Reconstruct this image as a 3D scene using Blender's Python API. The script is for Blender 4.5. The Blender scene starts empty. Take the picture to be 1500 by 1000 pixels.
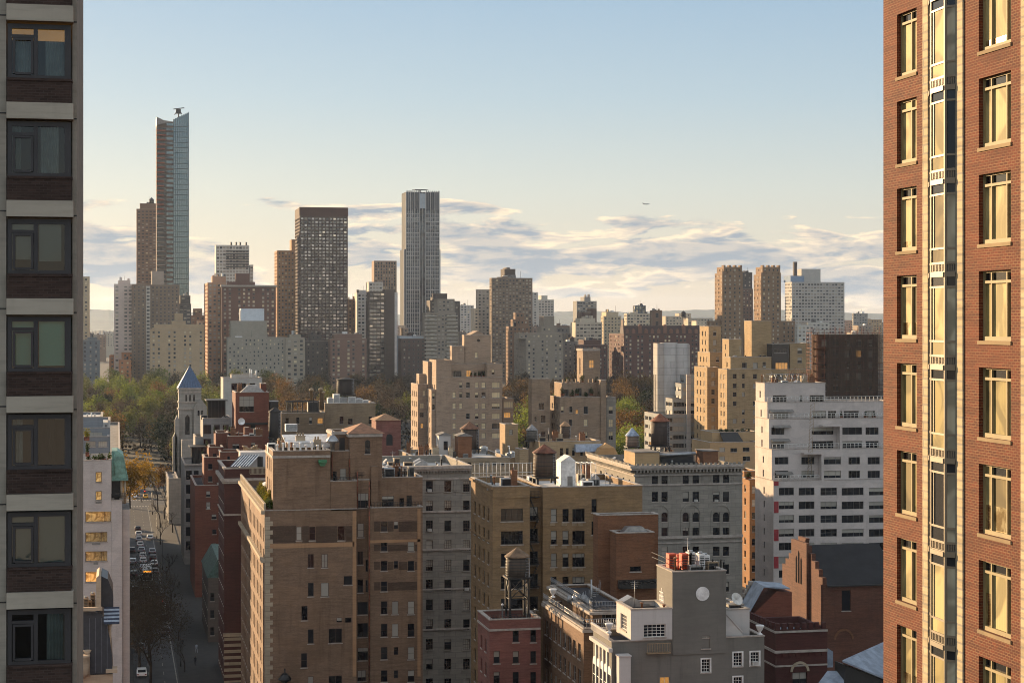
import bpy, math, random
from mathutils import Vector, Matrix
R = math.radians
random.seed(7)
sc = bpy.context.scene
COL = sc.collection

# ---------------------------------------------------------------- camera
F, HOR, CX, HC = 2700.0, 470.0, 750.0, 65.0        # focal length in photo pixels, horizon row, centre column, camera height (m)
TH = math.atan(580 / 2700.0)                        # the street grid runs 12 degrees left of the view axis
SN, CS = math.sin(TH), math.cos(TH)
cam = bpy.data.cameras.new('camera'); camo = bpy.data.objects.new('camera', cam); COL.objects.link(camo)
camo.location = (0, 0, HC); camo.rotation_euler = (R(90), 0, -TH)
cam.sensor_width = 36; cam.lens = 36 * F / 1500; cam.shift_y = -0.02
cam.clip_start = 0.5; cam.clip_end = 60000
sc.camera = camo

# ---------------------------------------------------------------- light
SUN_AZ, SUN_EL = 33.0, 10.0                         # degrees south of the street axis, above the horizon
sv = Vector((-math.sin(R(SUN_AZ)) * math.cos(R(SUN_EL)), math.cos(R(SUN_AZ)) * math.cos(R(SUN_EL)), math.sin(R(SUN_EL))))
sun = bpy.data.lights.new('sun', 'SUN'); suno = bpy.data.objects.new('sun', sun); COL.objects.link(suno)
sun.energy = 5.0; sun.angle = R(0.5); sun.color = (1.0, 0.70, 0.40)
suno.rotation_euler = sv.to_track_quat('Z', 'Y').to_euler(); suno.location = (0, 0, 400)
sc.view_settings.view_transform = 'Standard'; sc.view_settings.look = 'None'
sc.view_settings.exposure = 1.3; sc.view_settings.gamma = 1
sc.cycles.use_denoising = True; sc.cycles.filter_width = 1.0
sc.cycles.max_bounces = 5; sc.cycles.diffuse_bounces = 3; sc.cycles.glossy_bounces = 3; sc.cycles.volume_bounces = 1
sc.cycles.caustics_reflective = False; sc.cycles.caustics_refractive = False

def nn(nt, t, **kw):
    n = nt.nodes.new(t)
    for k, v in kw.items(): setattr(n, k, v)
    return n
def mth(nt, op, a, b=None, c=None, clamp=False):
    n = nt.nodes.new('ShaderNodeMath'); n.operation = op; n.use_clamp = clamp
    for i, v in enumerate((a, b, c)):
        if v is None: continue
        if isinstance(v, (int, float)): n.inputs[i].default_value = v
        else: nt.links.new(v, n.inputs[i])
    return n.outputs[0]
def mix(nt, f, a, b, mode='MIX'):
    n = nt.nodes.new('ShaderNodeMix'); n.data_type = 'RGBA'; n.blend_type = mode
    for i, v in ((0, f), (6, a), (7, b)):
        if isinstance(v, (int, float)): n.inputs[i].default_value = v
        elif isinstance(v, (tuple, list)): n.inputs[i].default_value = (*v[:3], 1)
        else: nt.links.new(v, n.inputs[i])
    return n.outputs[2]
def smooth(nt, v, lo, hi):
    n = nt.nodes.new('ShaderNodeMapRange'); n.interpolation_type = 'SMOOTHSTEP'
    nt.links.new(v, n.inputs[0]); n.inputs[1].default_value = lo; n.inputs[2].default_value = hi
    return n.outputs[0]
def noise(nt, vec, scale, detail=3, rough=.5, dist=0):
    n = nt.nodes.new('ShaderNodeTexNoise'); n.inputs['Scale'].default_value = scale; n.inputs['Detail'].default_value = detail
    n.inputs['Roughness'].default_value = rough; n.inputs['Distortion'].default_value = dist
    nt.links.new(vec, n.inputs['Vector']); return n.outputs['Fac']
def comb(nt, x, y, z):
    n = nt.nodes.new('ShaderNodeCombineXYZ')
    for i, v in enumerate((x, y, z)):
        if isinstance(v, (int, float)): n.inputs[i].default_value = v
        else: nt.links.new(v, n.inputs[i])
    return n.outputs[0]

w = bpy.data.worlds.new('World'); sc.world = w; w.use_nodes = True
nt = w.node_tree; nt.nodes.clear()
sky = nn(nt, 'ShaderNodeTexSky', sky_type='NISHITA', sun_disc=False, sun_elevation=R(SUN_EL), sun_rotation=R(360 - SUN_AZ))
sky.air_density = 1.0; sky.dust_density = SKY_DUST = 1.5; sky.ozone_density = 1.6
SKY = 0.06
tc = nn(nt, 'ShaderNodeTexCoord'); sp = nn(nt, 'ShaderNodeSeparateXYZ'); nt.links.new(tc.outputs['Generated'], sp.inputs[0])
hyp = mth(nt, 'SQRT', mth(nt, 'ADD', mth(nt, 'MULTIPLY', sp.outputs[0], sp.outputs[0]), mth(nt, 'MULTIPLY', sp.outputs[1], sp.outputs[1])))
el = mth(nt, 'DIVIDE', sp.outputs[2], hyp)                       # slope above the horizon
az = mth(nt, 'ARCTAN2', sp.outputs[0], sp.outputs[1])            # bearing from the street axis
# cloud banks: (bearing, slope, half width, half height, weight) given as directions in the sky
def sky_dir(px, py): return TH + math.atan((px - CX) / F), (HOR - py) / F / math.sqrt(1 + ((px - CX) / F) ** 2)
banks = [(165, 385, 85, 36, 1.0), (300, 400, 60, 30, .75), (130, 300, 50, 9, .55), (420, 300, 70, 9, .5), (525, 312, 60, 9, .7), (560, 372, 75, 26, .85),
         (560, 340, 70, 10, .6), (745, 342, 150, 16, .85), (700, 303, 80, 10, .65), (770, 392, 150, 24, 1.0), (960, 382, 160, 26, .9),
         (1120, 372, 180, 30, .8), (1060, 330, 200, 12, .6), (1250, 415, 110, 30, .9), (800, 425, 200, 9, .5), (1180, 345, 120, 12, .7), (350, 440, 160, 12, .5),
         (-250, 360, 150, 40, .9), (1750, 380, 200, 40, .9), (-700, 300, 200, 40, .8)]
cov = None
for (bx, by, hw, hh, wt) in banks:
    a0, e0 = sky_dir(bx, by)
    u = mth(nt, 'MULTIPLY', mth(nt, 'SUBTRACT', az, a0), F / (hw * 1.25)); v = mth(nt, 'MULTIPLY', mth(nt, 'SUBTRACT', el, e0), F / (hh * 1.35))
    r2 = mth(nt, 'ADD', mth(nt, 'MULTIPLY', u, u), mth(nt, 'MULTIPLY', v, v))
    g = mth(nt, 'MULTIPLY', mth(nt, 'EXPONENT', mth(nt, 'MULTIPLY', r2, -.8)), wt)
    cov = g if cov is None else mth(nt, 'MAXIMUM', cov, g)
def cl_noise(da, de):
    p = comb(nt, mth(nt, 'MULTIPLY', mth(nt, 'ADD', az, da), 14), mth(nt, 'MULTIPLY', mth(nt, 'ADD', el, de), 60), 3.7)
    return noise(nt, p, 1.7, 9, .55, .25)
n0 = cl_noise(0, 0); n1 = cl_noise(-.006, .0022)
dens = mth(nt, 'ADD', mth(nt, 'MULTIPLY', cov, 1.15), mth(nt, 'MULTIPLY', mth(nt, 'MULTIPLY', mth(nt, 'SUBTRACT', n0, .5), 2.9), smooth(nt, cov, 0, .35)))
alpha = smooth(nt, dens, .38, .66)
core = smooth(nt, dens, .5, .95)
edge = mth(nt, 'MULTIPLY_ADD', mth(nt, 'SUBTRACT', n0, n1), 7.0, .45, clamp=True)
edge = mth(nt, 'MULTIPLY', edge, mth(nt, 'MULTIPLY_ADD', core, -.7, 1.0), clamp=True)
skyc = nn(nt, 'ShaderNodeVectorMath', operation='SCALE'); nt.links.new(sky.outputs[0], skyc.inputs[0]); skyc.inputs['Scale'].default_value = SKY
rp = nn(nt, 'ShaderNodeValToRGB'); nt.links.new(sp.outputs[2], rp.inputs[0]); cr = rp.color_ramp      # the evening sky by height: cream, pale, blue, brightened overhead, out of view, to fill the shade
STOPS = [(0, (.80, .63, .46)), (.03, (.73, .66, .54)), (.07, (.63, .66, .63)), (.12, (.46, .575, .66)), (.18, (.33, .48, .64)), (.32, (.40, .50, .60)), (.6, (.52, .56, .62)), (1, (.52, .56, .62))]
cr.elements[0].position = 0; cr.elements[0].color = (*STOPS[0][1], 1); cr.elements[1].position = 1; cr.elements[1].color = (*STOPS[-1][1], 1)
for p_, c_ in STOPS[1:-1]: e_ = cr.elements.new(p_); e_.color = (*c_, 1)
east = mth(nt, 'MULTIPLY_ADD', smooth(nt, mth(nt, 'MULTIPLY', sp.outputs[1], -1), -.2, .8), .40, .45)     # unseen eastern sky brightened to fill the shaded east fronts
gs = nn(nt, 'ShaderNodeVectorMath', operation='SCALE'); nt.links.new(rp.outputs[0], gs.inputs[0]); nt.links.new(east, gs.inputs['Scale'])
SKYCOL = mix(nt, .80, skyc.outputs[0], gs.outputs[0])
cloud = mix(nt, edge, (.140, .165, .192), (.54, .42, .28))
fin = mix(nt, mth(nt, 'MULTIPLY', alpha, .95), SKYCOL, cloud)
bg = nn(nt, 'ShaderNodeBackground'); nt.links.new(fin, bg.inputs[0]); bg.inputs[1].default_value = 1.0
wo = nn(nt, 'ShaderNodeOutputWorld'); nt.links.new(bg.outputs[0], wo.inputs[0])

# ---------------------------------------------------------------- directions: the bearing of a photo column and a street-grid plane give a point
def tpx(px): return (px - CX) / F
def on_y(px, Y):                                    # x and depth where column px meets the plane y = Y
    t = tpx(px); Z = Y / (CS - t * SN); return Z * (SN + t * CS), Z
def on_x(px, X):                                    # y and depth where column px meets the plane x = X
    t = tpx(px); Z = X / (SN + t * CS); return Z * (CS - t * SN), Z
def zz(py, Z): return HC - (py - HOR) * Z / F
def pt(px, py, Y):
    x, Z = on_y(px, Y); return Vector((x, Y, zz(py, Z)))

# ---------------------------------------------------------------- mesh builder
class MB:
    def __init__(s): s.v = []; s.f = []; s.m = []; s.sm = []
    def face(s, pts, m=0, sm=False):
        i = len(s.v); s.v += [tuple(p) for p in pts]; s.f.append(tuple(range(i, i + len(pts)))); s.m.append(m); s.sm.append(sm)
    def box(s, x0, y0, z0, x1, y1, z1, m=0, skip=''):
        i = len(s.v)
        s.v += [(x0, y0, z0), (x1, y0, z0), (x1, y1, z0), (x0, y1, z0), (x0, y0, z1), (x1, y0, z1), (x1, y1, z1), (x0, y1, z1)]
        for k, f in (('b', (0, 3, 2, 1)), ('t', (4, 5, 6, 7)), ('e', (0, 1, 5, 4)), ('n', (1, 2, 6, 5)), ('w', (2, 3, 7, 6)), ('s', (3, 0, 4, 7))):
            if k in skip: continue
            s.f.append(tuple(i + a for a in f)); s.m.append(m); s.sm.append(False)
    def lathe(s, prof, n=16, c=(0, 0, 0), m=0, sm=True, cap=True):       # prof: (radius, z)
        i = len(s.v); k = len(prof)
        for (r, z) in prof:
            for j in range(n):
                a = 2 * math.pi * j / n; s.v.append((c[0] + r * math.cos(a), c[1] + r * math.sin(a), c[2] + z))
        for q in range(k - 1):
            for j in range(n):
                j2 = (j + 1) % n; s.f.append((i + q * n + j, i + q * n + j2, i + (q + 1) * n + j2, i + (q + 1) * n + j)); s.m.append(m); s.sm.append(sm)
        if cap:
            s.f.append(tuple(i + j for j in range(n))[::-1]); s.m.append(m); s.sm.append(False)
            s.f.append(tuple(i + (k - 1) * n + j for j in range(n))); s.m.append(m); s.sm.append(False)
    def tube(s, a, b, r0, r1=None, n=6, m=0, sm=True, cap=True):
        a = Vector(a); b = Vector(b); r1 = r0 if r1 is None else r1
        d = (b - a)
        if d.length < 1e-6: return
        d.normalize(); u = d.orthogonal().normalized(); w_ = d.cross(u); i = len(s.v)
        for (p, r) in ((a, r0), (b, r1)):
            for j in range(n):
                t = 2 * math.pi * j / n; s.v.append(tuple(p + u * (r * math.cos(t)) + w_ * (r * math.sin(t))))
        for j in range(n):
            j2 = (j + 1) % n; s.f.append((i + j, i + j2, i + n + j2, i + n + j)); s.m.append(m); s.sm.append(sm)
        if cap:
            s.f.append(tuple(i + j for j in range(n))[::-1]); s.m.append(m); s.sm.append(False)
            s.f.append(tuple(i + n + j for j in range(n))); s.m.append(m); s.sm.append(False)
    def extrude(s, poly, d, m=0):                                         # poly: 3D points of a flat outline, d: depth vector
        d = Vector(d); a = [Vector(p) for p in poly]; b = [p + d for p in a]
        s.face(a, m); s.face(b[::-1], m)
        for j in range(len(a)):
            k = (j + 1) % len(a); s.face([a[j], a[k], b[k], b[j]], m)
    def mesh(s, name, mats):
        me = bpy.data.meshes.new(name); me.from_pydata(s.v, [], s.f)
        for m in mats: me.materials.append(m)
        me.polygons.foreach_set('material_index', s.m); me.polygons.foreach_set('use_smooth', s.sm); me.update(); return me
    def build(s, name, mats, parent=None, loc=None):
        if not isinstance(mats, (list, tuple)): mats = [mats]
        o = bpy.data.objects.new(name, s.mesh(name, mats)); COL.objects.link(o)
        if parent is not None: o.parent = parent
        if loc is not None: o.location = loc
        return o
def tag(o, label=None, cat=None, group=None, kind=None):
    if label: o['label'] = label
    if cat: o['category'] = cat
    if group: o['group'] = group
    if kind: o['kind'] = kind
    return o
def thing(name, loc, label=None, cat=None, group=None, rz=0):
    o = bpy.data.objects.new(name, None); COL.objects.link(o); o.empty_display_size = .5
    o.location = loc; o.rotation_euler = (0, 0, rz); return tag(o, label, cat, group)
def dup(root, loc, rz=0, label=None, scale=None, group=None):
    r = root.copy(); COL.objects.link(r); r.location = loc; r.rotation_euler = (0, 0, rz)
    if scale is not None: r.scale = scale
    if label: r['label'] = label
    if group: r['group'] = group
    for ch in list(root.children):
        c = ch.copy(); COL.objects.link(c); c.parent = r
        for g in ch.children:
            d = g.copy(); COL.objects.link(d); d.parent = c
    return r

# ---------------------------------------------------------------- materials
def srgb(h):
    h = h.lstrip('#'); c = [int(h[i:i + 2], 16) / 255 for i in (0, 2, 4)]
    return tuple(x / 12.92 if x <= .04045 else ((x + .055) / 1.055) ** 2.4 for x in c)
def base_mat(name):
    m = bpy.data.materials.new(name); m.use_nodes = True; nt = m.node_tree
    return m, nt, nt.nodes['Principled BSDF']
def simple(name, col, rough=.7, metal=0, var=.15, scale=1.5, spec=.4, bump=0):
    m, nt, b = base_mat(name); c = srgb(col) if isinstance(col, str) else col
    tcn = nn(nt, 'ShaderNodeTexCoord'); f = noise(nt, tcn.outputs['Object'], scale, 5, .6)
    d = tuple(x * (1 - var * 1.6) for x in c); u = tuple(min(1, x * (1 + var)) for x in c)
    nt.links.new(mix(nt, smooth(nt, f, .3, .7), d, u), b.inputs['Base Color'])
    b.inputs['Roughness'].default_value = rough; b.inputs['Metallic'].default_value = metal; b.inputs['Specular IOR Level'].default_value = spec
    return m
def masonry(name, col, brick=0, var=.22, mortar=1.25, mcol=None, stain=.35, rough=.88, streak=.25, panel=0, course=None):
    """wall stuff: col is its own colour; brick = course height in metres (0: none); panel = joint spacing of stone blocks"""
    m, nt, b = base_mat(name); c = srgb(col) if isinstance(col, str) else col
    tcn = nn(nt, 'ShaderNodeTexCoord'); s = nn(nt, 'ShaderNodeSeparateXYZ'); nt.links.new(tcn.outputs['Object'], s.inputs[0])
    u = mth(nt, 'ADD', s.outputs[0], s.outputs[1]); uv = comb(nt, u, s.outputs[2], 0)
    base = None
    if brick or panel:
        t = nn(nt, 'ShaderNodeTexBrick'); nt.links.new(uv, t.inputs['Vector'])
        h = brick or panel
        t.inputs['Scale'].default_value = 1; t.inputs['Row Height'].default_value = h; t.inputs['Brick Width'].default_value = h * (2.9 if brick else 2.1)
        t.inputs['Mortar Size'].default_value = h * (.13 if brick else .03); t.inputs['Mortar Smooth'].default_value = .2; t.inputs['Bias'].default_value = -.1
        t.inputs['Color1'].default_value = (*[x * (1 - var) for x in c], 1); t.inputs['Color2'].default_value = (*[min(1, x * (1 + var)) for x in c], 1)
        g = sum(c) / 3
        t.inputs['Mortar'].default_value = (*(mcol or [min(1, (x * .6 + g * .4) * mortar) for x in c]), 1) if brick else (*[x * .6 for x in c], 1)
        base = t.outputs['Color']
        bp = nn(nt, 'ShaderNodeBump'); bp.inputs['Strength'].default_value = .35; bp.inputs['Distance'].default_value = .01; bp.invert = True
        nt.links.new(t.outputs['Fac'], bp.inputs['Height']); nt.links.new(bp.outputs[0], b.inputs['Normal'])
    else:
        f0 = noise(nt, uv, 3.0, 4, .7)
        base = mix(nt, f0, tuple(x * (1 - var * .6) for x in c), tuple(min(1, x * (1 + var * .6)) for x in c))
    fc = noise(nt, comb(nt, mth(nt, 'MULTIPLY', u, .45), mth(nt, 'MULTIPLY', s.outputs[2], 4.2), 2.2), 1.0, 4, .7)
    base = mix(nt, mth(nt, 'MULTIPLY', smooth(nt, fc, .42, .66), (course if course is not None else (.5 if brick else .28))), base, tuple(x * .42 for x in c))
    fp = noise(nt, comb(nt, mth(nt, 'MULTIPLY', u, .22), mth(nt, 'MULTIPLY', s.outputs[2], .3), 9.1), 1.0, 2, .4)
    base = mix(nt, mth(nt, 'MULTIPLY', smooth(nt, fp, .52, .58), .16 if brick else .06), base, tuple(min(1, x * 1.5) for x in c))
    f1 = noise(nt, tcn.outputs['Object'], .16, 6, .62)
    base = mix(nt, mth(nt, 'MULTIPLY', smooth(nt, f1, .42, .72), stain), base, tuple(x * .52 for x in c))
    f2 = noise(nt, comb(nt, mth(nt, 'MULTIPLY', u, 1.0), mth(nt, 'MULTIPLY', s.outputs[2], .07), 0), 1.1, 5, .65)
    base = mix(nt, mth(nt, 'MULTIPLY', smooth(nt, f2, .5, .75), streak), base, tuple(x * .42 for x in c))
    f3 = noise(nt, comb(nt, mth(nt, 'MULTIPLY', u, .3), mth(nt, 'MULTIPLY', s.outputs[2], .9), 4), .6, 4, .6)
    base = mix(nt, mth(nt, 'MULTIPLY', smooth(nt, f3, .55, .75), .22), base, tuple(min(1, x * 1.45) for x in c))
    nt.links.new(base, b.inputs['Base Color']); b.inputs['Roughness'].default_value = rough; b.inputs['Specular IOR Level'].default_value = .3
    return m
def glass_mat(name, tint, rough=.06, spread=.5, wav=.02):
    m, nt, b = base_mat(name); oi = nn(nt, 'ShaderNodeObjectInfo'); tcn = nn(nt, 'ShaderNodeTexCoord')
    g = nn(nt, 'ShaderNodeNewGeometry')
    rnd = mth(nt, 'FRACT', mth(nt, 'ADD', mth(nt, 'MULTIPLY', oi.outputs['Random'], 7.3), mth(nt, 'MULTIPLY', g.outputs['Random Per Island'], .35)))
    rp = nn(nt, 'ShaderNodeValToRGB'); nt.links.new(rnd, rp.inputs[0]); cr = rp.color_ramp; cr.interpolation = 'CONSTANT'
    cols = [(0, tint), (.45, tuple(x * .4 for x in tint)), (.74, tuple(x * 1.6 for x in tint)), (.92, (tint[0] * 3, tint[1] * 2.8, tint[2] * 2.4))]
    cr.elements[0].position = 0; cr.elements[0].color = (*cols[0][1], 1); cr.elements[1].position = cols[1][0]; cr.elements[1].color = (*cols[1][1], 1)
    for p, c in cols[2:]: e = cr.elements.new(p); e.color = (*c, 1)
    f = noise(nt, tcn.outputs['Object'], .9, 3, .6)
    nt.links.new(mix(nt, mth(nt, 'MULTIPLY', f, .8), rp.outputs[0], (.01, .01, .012)), b.inputs['Base Color'])
    b.inputs['Roughness'].default_value = rough; b.inputs['IOR'].default_value = 1.5; b.inputs['Specular IOR Level'].default_value = .3
    bp = nn(nt, 'ShaderNodeBump'); bp.inputs['Strength'].default_value = .12; bp.inputs['Distance'].default_value = wav
    nt.links.new(noise(nt, tcn.outputs['Object'], 1.3, 1, .5), bp.inputs['Height']); nt.links.new(bp.outputs[0], b.inputs['Normal'])
    return m
def blind_mat(name, col):
    m, nt, b = base_mat(name); c = srgb(col); tcn = nn(nt, 'ShaderNodeTexCoord'); oi = nn(nt, 'ShaderNodeObjectInfo')
    s = nn(nt, 'ShaderNodeSeparateXYZ'); nt.links.new(tcn.outputs['Object'], s.inputs[0])
    k = mth(nt, 'MULTIPLY_ADD', mth(nt, 'SINE', mth(nt, 'MULTIPLY', s.outputs[2], 60)), .06, .94)
    nt.links.new(mix(nt, oi.outputs['Random'], tuple(x * .7 for x in c), c), b.inputs['Base Color'])
    b.inputs['Roughness'].default_value = .5; b.inputs['Coat Weight'].default_value = .6; b.inputs['Coat Roughness'].default_value = .05
    return m
def shade_mat(name, col):
    m, nt, b = base_mat(name); c = srgb(col); tcn = nn(nt, 'ShaderNodeTexCoord'); g = nn(nt, 'ShaderNodeNewGeometry')
    mp = nn(nt, 'ShaderNodeVectorMath', operation='ADD'); nt.links.new(tcn.outputs['Object'], mp.inputs[0]); nt.links.new(comb(nt, 0, mth(nt, 'MULTIPLY', g.outputs['Random Per Island'], 40), 0), mp.inputs[1])
    f = noise(nt, mp.outputs[0], .55, 2, .4, 1.6); s = nn(nt, 'ShaderNodeSeparateXYZ'); nt.links.new(tcn.outputs['Object'], s.inputs[0])  # distorted noise paints broken sky reflections over the shade cloth
    fold = mth(nt, 'MULTIPLY_ADD', mth(nt, 'SINE', mth(nt, 'MULTIPLY', s.outputs[1], 38)), .07, .93)
    k = mix(nt, smooth(nt, f, .40, .60), tuple(x * .55 for x in c), c); nt.links.new(mix(nt, fold, tuple(x * .3 for x in c), k), b.inputs['Base Color'])
    b.inputs['Roughness'].default_value = .7; b.inputs['Specular IOR Level'].default_value = .15; b.inputs['Coat Weight'].default_value = .14; b.inputs['Coat Roughness'].default_value = .04; return m
def emit_mat(name, col, st):
    m, nt, b = base_mat(name); c = srgb(col); b.inputs['Base Color'].default_value = (.05, .04, .03, 1)
    tcn = nn(nt, 'ShaderNodeTexCoord'); f = noise(nt, tcn.outputs['Object'], 1.1, 3, .6)
    nt.links.new(mix(nt, f, tuple(x * .35 for x in c), c), b.inputs['Emission Color']); b.inputs['Emission Strength'].default_value = st
    b.inputs['Roughness'].default_value = .1
    return m
def leaf_mat(name, ca, cb, cc=None):
    m, nt, b = base_mat(name); g = nn(nt, 'ShaderNodeNewGeometry'); oi = nn(nt, 'ShaderNodeObjectInfo'); tcn = nn(nt, 'ShaderNodeTexCoord')
    ca, cb = srgb(ca), srgb(cb)
    f = mth(nt, 'ADD', mth(nt, 'MULTIPLY', g.outputs['Random Per Island'], .5), mth(nt, 'MULTIPLY', noise(nt, tcn.outputs['Object'], .35, 2, .5), .6), clamp=True)
    c = mix(nt, f, ca, cb)
    c = mix(nt, mth(nt, 'MULTIPLY', oi.outputs['Random'], .45), c, srgb(cc) if cc else tuple(x * .5 for x in ca))
    nt.links.new(c, b.inputs['Base Color']); b.inputs['Roughness'].default_value = .75; b.inputs['Specular IOR Level'].default_value = .15
    b.inputs['Subsurface Weight'].default_value = 0
    tl = nn(nt, 'ShaderNodeBsdfTranslucent'); nt.links.new(c, tl.inputs[0]); mx = nn(nt, 'ShaderNodeMixShader'); mx.inputs[0].default_value = .4
    nt.links.new(b.outputs[0], mx.inputs[1]); nt.links.new(tl.outputs[0], mx.inputs[2]); nt.links.new(mx.outputs[0], nt.nodes['Material Output'].inputs[0])
    return m

M = {}
M['glass'] = glass_mat('window glass', (.012, .014, .017))
M['glass_far'] = glass_mat('distant window glass', (.035, .034, .036), rough=.12)
M['glass_teal'] = glass_mat('teal curtain wall glass', (.16, .225, .245), rough=.05)
M['glass_teal'].node_tree.nodes['Principled BSDF'].inputs['Metallic'].default_value = .75
M['glass_grey'] = glass_mat('grey tower glass', (.05, .062, .074), rough=.06)
M['glass_grey'].node_tree.nodes['Principled BSDF'].inputs['Metallic'].default_value = .5
M['glass_sky'] = glass_mat('sky mirroring tower glass', (.27, .26, .25), rough=.1)
M['glass_sky'].node_tree.nodes['Principled BSDF'].inputs['Metallic'].default_value = .75
M['blind'] = blind_mat('cream roller blind', '#9c9588'); M['blind_far'] = blind_mat('pale distant blind', '#9a8f7e')
M['warm'] = emit_mat('lamp lit room', '#ffb45a', .28)
M['warm_far'] = blind_mat('sand coloured shade', '#cdb88f')
M['fr_dark'] = simple('dark window frame', '#23211f', .5); M['fr_white'] = simple('white window frame', '#c8c4bc', .5)
M['fr_grey'] = simple('grey window frame', '#77736d', .5); M['fr_tan'] = simple('tan window frame', '#8a755a', .5); M['fr_brown'] = simple('brown window frame', '#3d2a20', .5)
M['roof'] = simple('grey roof felt', '#6e6a66', .9, var=.3, scale=.5); M['roof_pale'] = simple('pale roof membrane', '#b5b1aa', .8, var=.2, scale=.4)
M['roof_dark'] = simple('tar roof', '#26252a', .85, var=.3, scale=.5)
M['coping'] = simple('stone coping', '#9b9085', .85); M['black'] = simple('black painted steel', '#141416', .5, var=.3)
M['steel'] = simple('galvanised steel', '#9a9a9a', .4, .8); M['white'] = simple('white painted metal', '#d2cfca', .5); M['wood'] = simple('weathered tank wood', '#4a3a2e', .85, var=.35, scale=2)
M['terracotta'] = simple('terracotta chimney pot', '#9a6a48', .8); M['rust'] = simple('rusty steel', '#6e3d27', .8, var=.4)

# ---------------------------------------------------------------- windows
WCACHE = {}
def win_mb(w, h, cols, rows, blind, rec, bar=.06, sill=False):
    """cols / rows: fractions of the lights. Local x along the wall, y inwards, z up, origin at the centre of the opening on the wall plane."""
    mb = MB(); hw, hh = w / 2, h / 2; y0, y1 = rec, rec + .07; gy = rec + .045
    fb = min(bar, w * .12)
    xs = [-hw + fb / 2]; zs = [-hh + fb / 2]
    tot = sum(cols)
    for c in cols: xs.append(xs[-1] + (w - fb) * c / tot)
    tot = sum(rows)
    for r in rows: zs.append(zs[-1] + (h - fb) * r / tot)
    for i, x in enumerate(xs):
        t = fb / 2 if i in (0, len(xs) - 1) else fb * .38
        mb.box(x - t, y0, -hh, x + t, y1, hh, 0, 'bt')
    for i, z in enumerate(zs):
        t = fb / 2 if i in (0, len(zs) - 1) else fb * .38
        for j in range(len(xs) - 1):
            a = fb / 2 if j == 0 else fb * .38; b = fb / 2 if j == len(xs) - 2 else fb * .38
            mb.box(xs[j] + a, y0 + .004, z - t, xs[j + 1] - b, y1, z + t, 0, 'sn')
    zb = hh - h * blind if blind > 0 else hh
    if sill: mb.box(-hw - .1, -.09, -hh - .14, hw + .1, -.003, -hh - .005, 3)
    for j in range(len(xs) - 1):
        for i in range(len(zs) - 1):
            xa, xb, za, zb2 = xs[j], xs[j + 1], zs[i], zs[i + 1]
            if zb <= za + .02: mb.face([(xa, gy, za), (xb, gy, za), (xb, gy, zb2), (xa, gy, zb2)], 2)
            elif zb >= zb2 - .02: mb.face([(xa, gy, za), (xb, gy, za), (xb, gy, zb2), (xa, gy, zb2)], 1)
            else:
                mb.face([(xa, gy, za), (xb, gy, za), (xb, gy, zb), (xa, gy, zb)], 1); mb.face([(xa, gy, zb), (xb, gy, zb), (xb, gy, zb2), (xa, gy, zb2)], 2)
    return mb
STY = {'plain': ([1], [1]), 'dh': ([1], [1, 1]), 'dh6': ([1, 1, 1], [1, 1, 1, 1]), 'n2': ([1, 1], [1]), 'n3': ([1, 2, 1], [1]), 'n4': ([1, 1, 1, 1], [1]), 'dh2': ([1, 1], [1, 1]),
       'tr': ([1, 1], [3, 1]), 'n3t': ([1, 1.4, 1], [3, 1]), 'n3d': ([1, 2, 1], [1, 1]), 'cas': ([1, 1, 1], [1, 1, 1]), 'grid': ([1, 1, 1, 1, 1], [1, 1, 1, 1])}
def AC_MESH():
    if 'ac' not in WCACHE:
        mb = MB(); mb.box(-.33, -.32, 0, .33, .2, .42); 
        for k in range(5): mb.box(-.28, -.335, .06 + .07 * k, .28, -.322, .09 + .07 * k, 1)
        WCACHE['ac'] = mb.mesh('air_conditioner', [M['fr_white'], M['fr_grey']])
    return WCACHE['ac']
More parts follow.
